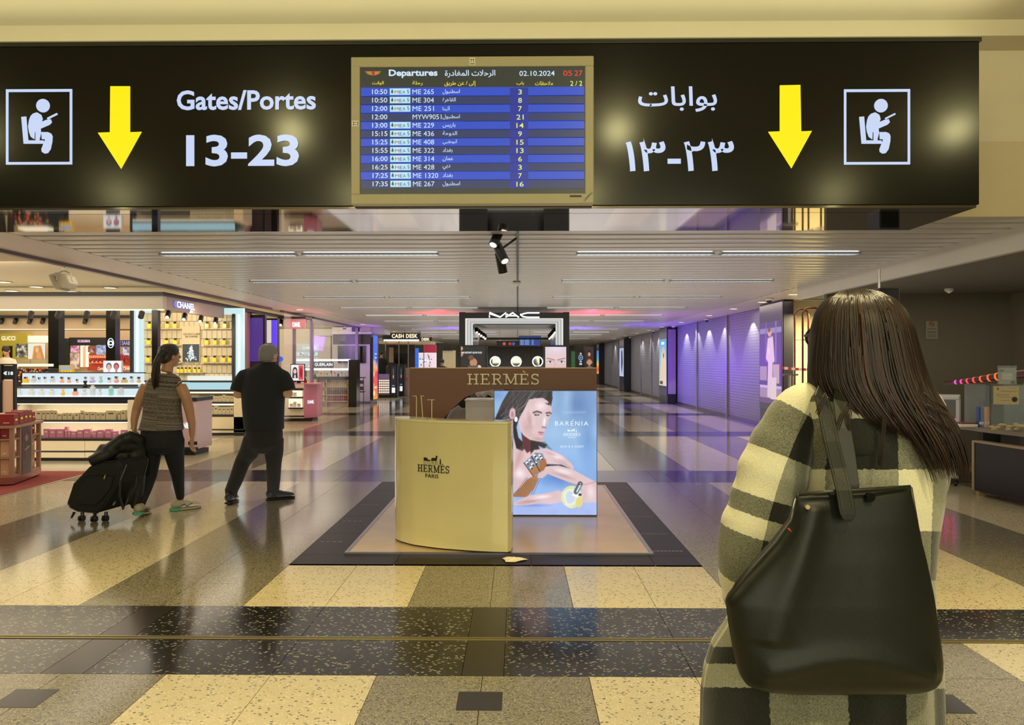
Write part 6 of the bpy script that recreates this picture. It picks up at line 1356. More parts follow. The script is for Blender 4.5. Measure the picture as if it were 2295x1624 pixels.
for i, (x, c, w_, h_, q_) in enumerate(((58, 'y', 12, 10, 1), (76, 'c', 8, 12, 1), (88, 'c', 6, 9, 0), (101, 'c', 7, 10, 0), (118, 'c', 9, 11, 1), (139, 'p', 10, 10, 0), (155, 'p', 9, 9, 0), (173, 'p', 6, 5, 0), (192, 'c', 7, 10, 0), (207, 'v', 14, 10, 0), (226, 'g', 9, 11, 0), (245, 'c', 10, 8, 0), (261, 'p', 11, 11, 0), (279, 'o', 12, 8, 1), (295, 'c', 9, 11, 0), (311, 'o', 9, 10, 0))):
    pbottle(x, 858.3, D + .47, f'{nmc[c]} glass perfume bottle on the upper backlit tier, {ordn(i)} from the left', 'bottles on the upper tier of the island', w_, h_, tc[c], M_WHITE if c in 'vg' else M_STEEL, sq=bool(q_))
for i, (x, c, w_, h_, q_) in enumerate(((42, 'c', 13, 12, 1), (71, 'c', 11, 11, 1), (93, 'c', 10, 11, 1), (116, 'c', 10, 11, 1), (141, 'y', 9, 12, 0), (169, 'p', 10, 10, 1), (189, 'c', 12, 11, 0), (208, 'c', 9, 20, 1), (224, 'c', 9, 12, 0), (249, 'g', 8, 18, 1), (271, 'c', 11, 14, 1))):
    pbottle(x, 886.7, D + .07, f'{nmc[c]} glass perfume bottle on the lower backlit tier, {ordn(i)} from the left', 'bottles on the lower tier of the island', w_, h_, tc[c], M_BLK if x == 169 else M_WHITE, caph=7 if x == 169 else 4, sq=bool(q_))
pbottle(191, 867.8, D + .4, 'tall black perfume bottle standing between the two lit tiers', None, 11, 10, M_BLK, M_BLK, caph=5, sq=False)
x = 84; i = 0
for x0_, x1_, y0_ in ((80, 93, 919), (94, 102, 919), (103, 112, 919), (112.5, 120, 918), (120.5, 128, 919), (128.5, 138, 926), (140, 150, 924), (151, 162, 924), (166, 177, 924), (180, 188, 919), (189, 201, 922), (202, 214, 922), (214.5, 225, 923), (225.5, 236, 923), (237, 260, 919), (264, 270, 920), (271, 281, 918)):
    sbox(x0_, y0_, x1_, 941.3, D + .16, M_BEIGE, f'taupe perfume carton on the upper white shelf of the island, {ordn(i)} from the left', 'taupe cartons on the island shelf'); i += 1
i = 0
for x0_, x1_, y0_ in ((97, 109, 960), (110, 125, 961), (126, 143, 961), (144.5, 151, 956), (147.5, 158, 965), (158.5, 171, 966), (172, 186, 963), (187, 202, 961), (207, 216, 965), (217, 231, 963), (235.5, 250, 961), (251, 262, 966), (270, 284, 963)):
    if i == 4: x0_ = 151.5
    sbox(x0_, y0_, x1_, 982.3, D + .16, M_PINK, f'rose pink perfume carton on the lower white shelf of the island, {ordn(i)} from the left', 'pink cartons on the island shelf'); i += 1
# pink and white end pedestal
pd = T_('display_pedestal', 'pale pink pedestal with white lettering behind the woman in the striped top', 'pedestal', PX(410, 11.9), 11.9)
M_PPINK = mat('pale_pink_panel', 'C8A8A8', .35)
pd.add(PB(MB(), 352, 899, 441, 1014, 11.9, .6, .10), 'body', M_PPINK); pd.add(PB(MB(), 352, 891, 441, 899, 11.88, .64), 'black_top', M_BLK); pd.add(PB(MB(), 352, 1002, 443, 1007, 11.885, .02), 'black_line', M_BLK); pd.add(PB(MB(), 355, 1010, 436, 1024, 11.93, .55, 0), 'plinth', M_BLK)
pd.add(put(MB(), 'CHANEL', PX(384, 11.88), PX(430, 11.88), P(0, 959, 11.88).z, P(0, 946, 11.88).z, 11.885, .03), 'lettering', E_COOL, kind='stuff')
# lit picture box and small stands on the island
ls = T_('picture_screen', 'small white lit picture of two faces standing behind the perfume island', 'screen', PX(252, 12.4), 12.4, 1.1)
ls.add(PB(MB(), 231.5, 808, 272.5, 838, 12.4, .05), 'case', mat('screen_white', 'E8E8E8', .3)); p = Paint(60, 44, 'F4F6F8'); face_small(p, .3, .5, .55, 'E8B8A8', '4A5058', 0); face_small(p, .72, .5, .55, 'C07878', '8C2028', 0); ls.pic(p, 'picture', 232.5, 809, 271.5, 835, 12.395, cp)
ls.add(PB(MB(), 248, 838, 256, 870, 12.42, .03, 0), 'stand', M_BLK)
for i, (x0, x1, y0, y1, c, lb_) in enumerate(((132, 164, 818, 834, 'B89848', 'small gold display tray with amber bottles behind the island'),)):
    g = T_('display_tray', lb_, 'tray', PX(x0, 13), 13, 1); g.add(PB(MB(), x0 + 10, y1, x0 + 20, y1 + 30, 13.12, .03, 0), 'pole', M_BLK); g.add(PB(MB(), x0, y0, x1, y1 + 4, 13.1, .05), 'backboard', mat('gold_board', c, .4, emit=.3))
    g.add(PB(MB(), x0 + 3, y0 + 3, x1 - 5, y0 + 10, 13.095, .004), 'blue_label', emat('tray_blue', '90B8D8', .9)); 
    for k in range(4): g.add(PB(MB(), x0 + 6 + 6 * k, y1 - 6, x0 + 10 + 6 * k, y1 + 3, 13.04, .04), 'amber_flacon', tc['y'])
sc = T_('cosmetics_stand', 'low dark make-up stand crowded with small coloured testers behind the island', 'stand', PX(60, 12.8), 12.8)
sc.add(PB(MB(), 28, 826, 108, 860, 12.9, .5, 0), 'body', M_BLK); sc.add(PB(MB(), 40, 815, 104, 821, 12.8, .2), 'white_header', E_CREAM)
for nm_, c_, n_ in (('red_testers', 'D0402C', 16), ('tan_testers', 'C49468', 26), ('dark_testers', '6A4038', 20)):
    mb = MB()
    for i in range(n_):
        x_ = rs.uniform(30, 104); y_ = rs.uniform(826, 856); PB(mb, x_, y_ - 3.5, x_ + 3, y_, 12.86, .03)
    sc.add(mb, nm_, mat(nm_, c_, .4, emit=.1), kind='stuff')
pr = T_('price_stand', 'black framed stand with white price lettering at the left edge of the shop', 'sign', PX(16, 10.4), 10.4)
a_, b_ = P(1, 0, 10.4), P(32, 0, 10.4)
fr = MB()
for r in ((0, 815, 33, 818), (0, 818, 3.5, 925), (29, 818, 33, 925)): PB(fr, *r, 10.4, .05)
pr.add(fr, 'frame', M_BLK); pr.add(PB(MB(), 4, 819, 29, 850, 10.42, .02), 'panel', M_BLK); pr.add(put(MB(), '€18', PX(6, 10.4), PX(28, 10.4), P(0, 840, 10.4).z, P(0, 832, 10.4).z, 10.415, .03), 'lettering', E_COOL, kind='stuff')
pr.add(PB(MB(), 4, 852, 29, 925, 10.42, .02), 'pale_panel', mat('pale_card', 'B89A88', .5)); pr.add(PB(MB(), 0, 925, 33, 1060, 10.4, .3, 0), 'base', M_ISL)
# red gift rack
rk = thing('gift_rack', 'wooden gift rack with red and peach boxes and a dark picture panel on red carpet', 'rack', (PX(30, 8.95), 8.95, 0), R(13))
M_RK = mat('rack_wood', 'A07864', .4); ZT = 1.48 - (955 - 810) * 8.95 / F; ZB_ = .10
MB().box(-1.2, 0, 0, .85, .02, ZB_).build('base', mat('rack_base', '8C4A44', .4), rk)
for x, y in ((-1.2, 0), (-.045, 0), (-1.2, .81), (-.045, .81), (-.045, .52), (-.045, .20)): MB().box(x, x + .045, y, y + .04, ZB_, ZT - .03).build('post', M_RK, rk)
for z in (ZB_, .32, .54): MB().box(-1.195, -.005, .005, .845, z, z + .02).build('shelf', M_RK, rk)
MB().box(-1.22, .02, -.02, .87, ZT - .03, ZT).build('top', M_RK, rk)
MB().box(-.6, -.58, .03, .80, ZB_ + .02, ZT - .03).build('divider', mat('rack_dark', '3A2824', .5), rk)
p = Paint(40, 110, '3E2A3A'); p.noise(5, .9, 3); p.ell(.5, .25, .22, .1, 'A87068', .5); p.ell(.55, .55, .3, .2, '6A3844', .8); p.ell(.45, .85, .4, .1, '2A2044', .8); p.line([(.3, .5), (.6, .46), (.8, .44)], .02, 'D8C0C8', .02)
p.mesh('picture_panel', (.004, .24, ZT - .035), (0, .28, 0), (0, 0, -(ZT - .035 - ZB_)), cpm, rk)
mb = B(-.04, 0, .24, .52, ZB_, ZT - .035).build('panel_core', M_BLK, rk)
bx = MB().box(-.001, .001, 0, .001, 0, .001)
def rkbox(x, y, z, w_, d_, h_, m, label, grp):
    c, s_ = math.cos(R(13)), math.sin(R(13)); L0 = rk.location
    t = thing('gift_box', label, 'box', (L0.x + x * c - y * s_, L0.y + x * s_ + y * c, z), R(13), grp); MB().box(0, w_, 0, d_, 0, h_).build('carton', m, t, bevel=.003)
    MB().box(w_ * .3, w_ * .7, -.001, 0, h_ * .2, h_ * .26).build('print_band', M_WHITE, t); MB().box(w_, w_ + .001, d_ * .3, d_ * .7, h_ * .4, h_ * .55).build('side_print', M_GOLDL if m != M_PEACH else M_WHITE, t)
k = 0
for z, hh, m_, nm in ((.34, .19, M_PEACH, 'peach'), (ZB_ + .02, .19, M_PEACH, 'peach'), (.56, .15, M_REDB, 'dark red')):
    for i in range(5): rkbox(-.56 + i * .10, .05, z, .092, .12, hh, m_, f'{nm} gift box in the {"middle" if z == .34 else "bottom" if z < .3 else "top"} front row of the rack, {ordn(i)} from the left', 'gift boxes on the rack front')
    for i in range(2): rkbox(-.15, .56 + i * .12, z, .10, .10, hh, m_, f'{nm} gift box at the far side end, {"middle" if z == .34 else "bottom" if z < .3 else "top"} shelf, {ordn(i)} in depth', 'gift boxes on the rack end')
for i, (x, y, w_, d_, h_) in enumerate(((-.17, .03, .165, .14, .135), (-.17, .20, .16, .14, .15), (-.17, .37, .15, .12, .16), (-.17, .52, .14, .12, .15), (-.17, .67, .13, .10, .12), (-.40, .1, .18, .14, .12))):
    rkbox(x, y, ZT + .001, w_, d_, h_, M_REDB, f'dark red gift box on top of the rack, {ordn(i)} counting from the front corner', 'red boxes on top of the rack')
# ceiling speaker bracket
sp_ = T_('wall_projector', 'white angular speaker hanging from a bracket under the left soffit', 'speaker', PX(142, 9.4), 9.4, 2.4)
o_ = P(142, 632, 9.4)
mb = MB().prism([(P(*q, 9.4).x, P(*q, 9.4).z) for q in ((117, 617), (130, 647), (160, 648), (167, 636), (158, 617), (135, 612))], 9.3, 9.5); sp_.add(mb, 'cabinet', mat('speaker_cream', 'B4AA92', .5), bevel=.015, segs=2)
sp_.add(MB().prism([(P(*q, 9.28).x, P(*q, 9.28).z) for q in ((114, 616), (128, 648), (134, 647), (120, 616))], 9.25, 9.5), 'grille', mat('speaker_grille', '9A927C', .6))
sp_.add(MB().tube([P(126, 628, 9.25), P(130, 612, 9.3), P(143, 606, 9.4), P(158, 612, 9.3), P(162, 630, 9.25)], .008, 6), 'bracket', mat('bracket_cream', 'A89E88', .4)); sp_.add(MB().cyl(P(143, 607, 9.4), (P(143, 607, 9.4).x, 9.4, ZC + .02), .012, 8), 'hanger', M_STEEL)
# seller far left
def small_person(name, label, x, y_head, d, shirt, skin='A87C60', hairc='1C1410', h=1.7, yaw=0, seat=False):
    o = P(x, 810, d); t = thing(name, label, 'person', (o.x, d, 0)); zh = P(x, y_head, d).z; mb = MB(); hc = (0, 0, zh); T = head(mb, hc, yaw)
    b = zh - .19; mb.rings([ring(0, 0, z, rx, ry, 16) for z, rx, ry in ((b + .04, .06, .06), (b, .15, .09), (b - .05, .19, .11), (b - .3, .17, .12), (b - .55, .18, .12))])
    for s_ in (-1, 1):
        mb.tube([(s_ * .18, 0, b - .04), (s_ * .23, .0, b - .30), (s_ * .16, .12 * math.cos(yaw), b - .42)], [.05, .04, .028], 10); hand(mb, (s_ * .16, .12, b - .42), (-.3 * s_, 1, 0), (0, 0, 1), .5, 1)
        mb.tube([(s_ * .09, 0, b - .55), (s_ * .1, .02, max(.45, b - 1.0) if b > 1.2 else .42), (s_ * .1, 0, .06)], [.08, .055, .04], 10)
    union(mb, 'body', mat('skin_' + name + skin, skin, .5), t, .013, 2)
    c = MB(); c.rings([ring(0, 0, z, rx, ry, 20) for z, rx, ry in ((b + .03, .08, .075), (b, .16, .105), (b - .05, .21, .125), (b - .3, .19, .135), (b - .58, .20, .14))]); 
    for s_ in (-1, 1): c.tube([(s_ * .16, 0, b - .03), (s_ * .225, 0, b - .18), (s_ * .235, .0, b - .28)], [.065, .06, .058], 12)
    union(c, 'shirt', mat('shirt_' + shirt, shirt, .85), t, .013, 3)
    l = MB(); l.rings([ring(0, 0, z, rx, ry, 16) for z, rx, ry in ((b - .5, .185, .13), (b - .62, .19, .14), (b - .7, .1, .1))])
    for s_ in (-1, 1): l.tube([(s_ * .09, 0, b - .6), (s_ * .1, .02, .48), (s_ * .1, 0, .1)], [.1, .075, .06], 12)
    union(l, 'trousers', mat('dark_trousers', '1C1C20', .9), t, .013, 3)
    for s_ in (-1, 1): shoe(t, 'shoe', (s_ * .1, 0), (0, 1), M_BSH, M_BSH, 1.0)
    hcap = MB(); hcap.ball((0, -.012, zh + .035), .1, 14, (.86, 1.0, .92)); hcap.build('hair', mat('hair_' + hairc, hairc, .6), t, smooth=True); return t
small_person('person', 'shop assistant in a white shirt with short dark hair at the far left', 14, 786, 18.5, 'D0C4B4', yaw=R(180))
# ============================================================ second boutique corner, make-up bar, pillar, cash desk
G_ = T_('violet_panel', 'tall violet advertising panel in a black frame beyond the tiled perfume wall', 'panel', PX(573, 17.2), 17.2)
G_.add(PB(MB(), 554, 705, 594, 960, 17.2, .12, 0), 'frame', M_BLK); G_.add(PB(MB(), 561, 712, 589, 810, 17.18, .02), 'lit_face', emat('violet_face', '4A2C84', .95)); G_.add(PB(MB(), 545.5, 692, 554, 972, 17.0, .3, 0), 'side_wall', mat('mauve_wall', 'A88088', .5)); G_.add(PB(MB(), 561, 812, 589, 950, 17.18, .02), 'lower_face', mat('dusky', '3A3040', .4))
G_ = T_('mirror_cabinet', 'black framed lit mirror cabinet with a violet glowing edge beside the violet panel', 'cabinet', PX(605, 17.6), 17.6)
G_.add(PB(MB(), 592, 713, 622, 975, 17.65, .15, 0), 'carcass', M_BLK); G_.add(PB(MB(), 596, 717, 607, 768, 17.6, .04), 'mirror', emat('mirror_lit', 'D8CCBC', 1.0)); G_.add(PB(MB(), 609, 717, 620, 790, 17.6, .04), 'violet_tube', emat('violet_tube', '5A3CE0', 1.2)); G_.add(PB(MB(), 596, 772, 607, 960, 17.6, .04), 'door', mat('dusky2', '5A5058', .3))
cn2 = T_('shop_canopy', 'small pink canopy with lit white lettering above the pink pedestal', 'canopy', PX(662, 18.8), 18.8, 2.3)
cn2.add(PB(MB(), 640, 713, 683, 736, 18.8, .1), 'fascia', mat('canopy_pink', 'C88C90', .5)); cn2.add(PB(MB(), 622, 709, 685, 714, 18.78, .6), 'top_edge', M_BLK)
cn2.add(put(MB(), 'CHANEL', PX(655, 18.79), PX(673, 18.79), P(0, 733, 18.79).z, P(0, 722, 18.79).z, 18.785, .04), 'lettering', emat('letter_glow', 'F4F6FF', 1.4), kind='stuff')
cn2.add(PB(MB(), 655.5, 712, 661.5, 840, 19.32, .08, 0), 'black_post', M_BLK)
track_spot(PX(629, 18.9), 18.9, P(0, 714, 18.78).z, 'lit spotlight under the small pink canopy, left one', 'spotlights under the pink canopy', True, 1.3); track_spot(PX(646, 18.95), 18.95, P(0, 714, 18.78).z, 'black spotlight under the small pink canopy, right one', 'spotlights under the pink canopy', False, 1.3)
D = 18.6; g2 = T_('pink_pedestal', 'pink sided pedestal with white shelves and white lettering', 'pedestal', PX(675, D), D)
mp_ = mat('rose_panel', 'C4808E', .35)
g2.add(PB(MB(), 638, 861, 681, 938, D + .1, .5, .08), 'carcass', M_ISL); 
for y0, y1 in ((870, 874), (889, 892), (913, 916)): g2.add(PB(MB(), 646, y0, 678, y1, D + .02, .1), 'shelf_edge', M_BLK)
for y0, y1 in ((875, 889), (893, 913)): g2.add(PB(MB(), 647, y0, 677, y1, D + .085, .02), 'lit_bay', E_CREAM)
for i, (x, y1, h_) in enumerate(((649, 888, 7), (657, 888, 9), (649, 912, 8), (657, 912, 12), (666, 912, 8))): sbox(x, y1 - h_, x + 7, y1, D + .03, mat('white_carton', 'DCD4C4', .5), f'white carton in the pink pedestal bay, {ordn(i)}', 'white cartons in the pink pedestal', dep=.04)
g2.add(MB().prismz([(PX(681, D + .1), D + .1), (PX(710.5, D + .45), D + .45), (PX(710.5, D + .45), D + .95), (PX(681, D + .1), D + .6)], .08, P(681, 861, D + .1).z), 'pink_side', mp_)
g2.add(B(PX(636, D), PX(710, D), D + .1, D + .7, P(0, 861, D).z, P(0, 858.5, D).z), 'worktop', mp_); g2.add(PB(MB(), 636, 938, 700, 946, D + .16, .5, 0), 'plinth', M_BLK); g2.add(PB(MB(), 637, 931, 682, 934, D + .09, .02), 'black_line', M_BLK)
u0, u1 = (PX(681, D + .1), D + .1), (PX(710.5, D + .45), D + .45); ul = math.hypot(u1[0] - u0[0], u1[1] - u0[1]); U_ = ((u1[0] - u0[0]) / ul, (u1[1] - u0[1]) / ul)
g2.add(put(MB(), 'CHANEL', ul * .26, ul * .76, P(0, 903.5, D + .25).z, P(0, 896, D + .25).z, 0, .03, U=U_, O=(u0[0] + .006, u0[1] - .012)), 'lettering', E_COOL, kind='stuff')
mo = T_('advert_monitor', 'tilted monitor showing a woman and a red lipstick on the pink pedestal', 'screen', PX(667, 18.3), 18.9, P(0, 858, 18.9).z)
mo.add(PB(MB(), 651, 815, 683, 855, 18.75, .04), 'case', M_BLK); p = Paint(56, 66, 'E8F0F4'); face_small(p, .3, .42, .6, 'ECC8C0', '20242C', 1); p.rect(.58, .05, .95, .95, 'E04850'); p.ell(.76, .5, .1, .35, '8C1020', .2); mo.pic(p, 'picture', 652.5, 817, 681.5, 852.5, 18.745, cp); mo.add(PB(MB(), 665, 855, 672, 859, 18.8, .1), 'stand', M_BLK)
rb = T_('lipstick_tester', 'tiny red tester bottle standing beside the advert monitor', 'bottle', PX(684, 18.95), 19.0, P(0, 858.5, 18.95).z); rb.add(PB(MB(), 681, 851, 687, 858, 18.95, .04), 'body', mat('red_tester', 'C02830', .3)); rb.add(PB(MB(), 683, 847, 685.5, 851, 18.96, .02), 'cap', M_BLK)
bl = T_('blue_disc_sign', 'round glowing blue disc beside the mirror cabinet', 'sign', PX(627, 18.2), 18.2); c_ = P(628, 804, 18.2)
bl.add(MB().cyl((c_.x, 18.2, c_.z), (c_.x, 18.24, c_.z), 6 * 18.2 / F, 24), 'disc', emat('blue_disc', '3C58D8', 1.1)); bl.add(MB().cyl((c_.x, 18.23, 0), (c_.x, 18.23, c_.z - .05), .012, 8), 'pole', M_STEEL)
# pale shelving at the back right of the shop
D = 28; cl = T_('skincare_wall', 'pale green lit skincare shelving far behind the pink canopy', 'shelf', PX(690, D), D)
cl.add(PB(MB(), 590, 735, 760, 900, D + .2, .1, 0), 'back_wall', mat('pale_back', 'C4C0AC', .5)); cl.add(PB(MB(), 665, 770, 713, 786, D + .1, .1), 'header', emat('pale_green_lit', 'C4D0BC', .9)); cl.add(put(MB(), 'CLINIQUE', PX(676, D), PX(707, D), P(0, 783, D).z, P(0, 776, D).z, D + .09, .01), 'lettering', E_COOL, kind='stuff')
for y in (787, 800, 812):
    p = Paint(48, 12, 'B8D4D4'); rs = np.random.RandomState(y)
    for i in range(14): p.ell(rs.rand(), rs.uniform(.3, .9), .04, .2, rs.choice(['E8F4F4', 'E09080', '90B8B8', 'F4F4F0', '6A7C80']), .4)
    cl.pic(p, 'lit_shelf', 663, y, 713, y + 10.5, D + .12, cp); cl.add(PB(MB(), 663, y + 10.5, 713, y + 12, D, .15), 'shelf', M_WHITE)
pc = T_('white_column', 'plain pale square column behind the glass of the shop', 'column', PX(728, 27), 27); pc.add(PB(MB(), 714, 752, 741, 915, 27, .4, 0), 'shaft', M_PLASTW); pc.add(PB(MB(), 711, 738, 748, 752, 26.95, .5), 'capital', M_PLASTW)
# make-up bar
D = 24.7; gb = T_('makeup_bar', 'make-up bar with a glowing white tube frame and dark name plate above', 'counter', PX(735, D), D)
for r in ((681, 804.5, 784, 808.5), (681, 825, 784, 829.5), (780, 808, 784, 826), (664, 804.5, 681, 808.5)): gb.add(PB(MB(), *r, D, .05), 'glow_tube', emat('tube_white', 'FFFFFF', 1.6))
gb.add(PB(MB(), 703, 811, 747, 823.5, D + .02, .04), 'name_plate', mat('navy_plate', '1E2C38', .3)); gb.add(put(MB(), 'GUERLAIN', PX(705, D), PX(745, D), P(0, 820, D).z, P(0, 813, D).z, D + .01, .02), 'lettering', emat('guerlain_w', 'EAF8FF', 1.5), kind='stuff')
gb.add(PB(MB(), 695, 844, 782, 849.5, D - .05, .5), 'black_top', M_BLK); gb.add(PB(MB(), 708, 850, 780, 912, D + .15, .3, 0), 'carcass', mat('bar_beige', 'B8A488', .5))
for y in (866, 884, 898): gb.add(PB(MB(), 708, y, 780, y + 2, D, .16), 'shelf', mat('bar_beige', 'B8A488', .5))
for x in (709, 731, 779): gb.add(PB(MB(), x, 850, x + 1.6, 912, D, .16, .02), 'divider', mat('bar_beige', 'B8A488', .5))
gb.add(PB(MB(), 781, 806, 799, 916, D - .05, .55, 0), 'black_end', M_BLACK); gb.add(PB(MB(), 683, 829, 687, 844, D + .03, .03), 'support', M_BLK)
i = 0
for x0, x1, y1, m_, c_ in ((713, 730, 866, M_BEIGE, 'beige'), (733, 778, 866, M_BEIGE, 'beige'), (713, 730, 884, M_BEIGE, 'beige'), (733, 778, 884, mat('umber_box', '6A5444', .5), 'umber'), (713, 730, 898, M_BEIGE, 'beige'), (733, 778, 898, M_REDB, 'red')):
    x = x0; j = 0
    while x < x1 - 3: sbox(x, y1 - rs.uniform(7, 11), x + 4.4, y1, D + .05, m_, f'{c_} carton in the make-up bar shelves, {"upper" if y1 == 866 else "middle" if y1 == 884 else "lower"} {"left" if x0 < 720 else "right"} bay, {ordn(j)}', 'cartons in the make-up bar shelves', dep=.08); x += 5; j += 1
for i, x in enumerate((700, 706, 712, 719, 726, 733, 741, 750, 758, 766, 773)): pbottle(x, 843.8, D + .1, f'small make-up flacon on the black bar top, {ordn(i)} from the left', 'flacons on the make-up bar', 3.6, rs.uniform(4, 7), tc['ykcpogcpkog'[i]], M_BLK if i % 2 else M_STEEL, caph=3)
D = 25.5; tb = T_('side_table', 'slim brown display table with violet flacon beside the make-up bar', 'table', PX(802, D), D)
tb.add(PB(MB(), 791, 845, 816, 847, D, .35), 'top', mat('brown_table', '5C4A48', .4)); tb.add(PB(MB(), 792, 877, 815, 879, D, .35), 'shelf', mat('brown_table', '5C4A48', .4))
for x in (791.5, 814): 
    for dd in (0, .32): tb.add(PB(MB(), x, 847, x + 1.5, 900, D + dd, .025, 0), 'leg', mat('brown_table', '5C4A48', .4))
for y in (856, 870): tb.add(PB(MB(), 794, y - 4, 814, y + 4, D + .1, .1), 'boxed_sets', mat('grey_sets', '6E6870', .5))
pbottle(801, 844.8, D + .1, 'violet perfume flacon on the slim brown table', None, 6, 5, mat('violet_glass', '8A3AA8', .2), M_STEEL)
# big white pillar with screen
D = 26.9; pl = struct('pillar', B(PX(744, D), PX(829, D), D, D + 1.1, 0, 2.70), mat('pillar_white', 'C8C4BC', .45))
PB(MB(), 746, 749, 831, 771, D - .04, .06).build('dark_band', mat('band_brown', '2A2624', .3), pl); PB(MB(), 745, 743, 832, 748.5, D - .05, .06).build('cornice', M_WHITE, pl); PB(MB(), 744, 899, 830, 905, D - .02, .03, 0).build('skirting', mat('grey_skirting', '7A7A7A', .5), pl)
tvs = T_('wall_screen', 'switched-off black screen on the white pillar', 'screen', PX(788, D), D - .06, 1.5); tvs.add(PB(MB(), 757, 776, 820, 813, D - .06, .05), 'panel', M_BLACK); tvs.add(PB(MB(), 756, 775, 821, 776.2, D - .065, .05), 'bezel', M_BLK)
for i, y in enumerate((729, 736)):
    sg = T_('small_sign', ('small grey direction sign hanging above the white pillar', 'small dark direction sign just above the pillar band')[i], 'sign', PX(772, 26.4), 26.4, 2.4); sg.add(B(PX(772, 26.4) - .01, PX(772, 26.4) + .01, 26.41, 26.42, P(0, y, 26.4).z, ZC + .02), 'hanger', M_STEEL); sg.add(PB(MB(), 768, y - 1.6, 776, y + 1.8, 26.4, .03), 'plate', mat('sgn%d' % i, ('8A8A86', '3A4A44')[i], .4))
p = Paint(30, 170, '2050D8'); p.grad([(0, '2458E0'), (.3, '2A68D8'), (.42, '6C8CC8'), (.5, 'E8B070'), (.6, 'E87040'), (.75, 'E83C50'), (.9, 'F07020'), (1, 'F0A020')]); p.ell(.2, .45, .4, .08, 'F0A8A0', .5); p.ell(.8, .62, .5, .07, 'E02878', .4); p.ell(.1, .6, .3, .06, 'E8C860', .5); p.ell(.1, .8, .35, .08, 'F09838', .5); p.ell(.8, .35, .3, .1, '1C3CB8', .6); p.ell(.2, .9, .3, .06, 'F8E0A0', .5)
for y_ in (.28, .34): p.rect(.35, y_, .8, y_ + .02, 'C8D8F0')
p.rect(.3, .8, .85, .83, 'F8C8D0')
bn = T_('colour_banner', 'tall lit banner of blue, orange and pink shapes on the pillar side', 'banner', PX(830, D), D)
xb0, xb1 = P(830, 0, D), P(846.5, 0, D + 1.1); bn.add(B(xb0.x + .03, xb0.x + .10, D + .0, D + 1.1, .12, 2.35), 'case', M_BLK)
zt_, zb2 = P(0, 751, D).z, P(0, 902, D).z
p.mesh('picture', (xb0.x + .105 + bn.off[0], D + bn.off[1], zt_), (PX(846.5, D + .8) - xb0.x - .105 + 0, .8, 0), (0, 0, .13 - zt_), cp, bn.o)
PB(MB(), 829, 732, 862, 748, D + .2, 1.2).build('pillar_head', mat('pillar_white', 'C8C4BC', .45), pl)
# cash desk
D = 32; cd = T_('cash_desk', 'cash desk pavilion with black header and cream capital lettering', 'kiosk', PX(898, D), D)
cd.add(PB(MB(), 857, 746.5, 942, 760, D, .1), 'header', M_BLK); cd.add(put(MB(), 'CASH DESK', PX(878, D), PX(936, D), P(0, 757.5, D).z, P(0, 748.5, D).z, D - .01, .035, 1.1), 'lettering', emat('cash_letter', 'FFE8C0', 1.3), kind='stuff')
cd.add(PB(MB(), 860, 760.5, 938, 764, D + .02, .08), 'glow_tube', emat('tube_white', 'FFFFFF', 1.6)); cd.add(PB(MB(), 848, 764, 965, 770, D + .1, 2.0), 'roof', mat('roof_cream', 'C4A880', .5))
for x in (863, 893, 914): cd.add(PB(MB(), x, 764, x + 1.8, 850, D, .05, 0), 'post', M_STEEL)
cd.add(PB(MB(), 867, 773, 930, 870, D + 1.9, .1, 0), 'back_panel', mat('desk_back', '3A3430', .4)); cd.add(PB(MB(), 872, 778, 882, 812, D + 1.8, .1), 'beige_panel', mat('desk_beige', 'A89478', .5)); cd.add(PB(MB(), 884, 792, 912, 814, D + 1.8, .1), 'dark_glass', M_BLACK)
cd.add(PB(MB(), 900, 824, 922, 872, D + 1.0, .2, 0), 'shelf_unit', mat('desk_shelf', 'A88868', .5)); cd.add(PB(MB(), 903, 846, 915, 852, D + .98, .02), 'orange_goods', mat('orange_goods', 'D0502C', .5)); cd.add(PB(MB(), 903, 832, 915, 836, D + .98, .02), 'amber_goods', mat('amber_goods', 'C88838', .5))
cd2 = T_('cash_desk_sign', 'second smaller black desk header farther along the corridor', 'sign', PX(955, 36), 36, 2.3)
cd2.add(PB(MB(), 941, 755, 968, 765.5, 36, .1), 'header', M_BLK); cd2.add(put(MB(), 'DESK', PX(945, 36), PX(963, 36), P(0, 763.5, 36).z, P(0, 757, 36).z, 35.99, .035), 'lettering', emat('cash_letter', 'FFE8C0', 1.3), kind='stuff'); cd2.add(PB(MB(), 944, 766, 964, 768, 36, .05), 'glow_tube', emat('tube_white', 'FFFFFF', 1.6)); cd2.add(PB(MB(), 949, 768, 950.5, 850, 36, .05, 0), 'post', M_STEEL)
dl = T_('dotted_light_panel', 'low counter front with a grid of glowing round dots', 'counter', PX(858, 31), 31)
dl.add(PB(MB(), 844, 850, 872.5, 884, 31, .4, 0), 'body', mat('dot_panel', 'A08878', .4)); dl.add(PB(MB(), 842, 838, 872.5, 850, 30.98, .45), 'violet_top', mat('violet_top', '9C84B8', .4)); mb = MB()
for r in range(6):
    for c_ in range(7): q_ = P(846.5 + c_ * 4.1, 852.5 + r * 5.2, 30.99); mb.cyl((q_.x, 30.985, q_.z), (q_.x, 31, q_.z), 1.5 * 31 / F, 10)
dl.add(mb, 'glow_dots', emat('dot_glow', 'FFF0E0', 1.6), kind='stuff'); dl.add(PB(MB(), 843, 884, 872.5, 892, 30.95, .5, 0), 'plinth', M_BLK)
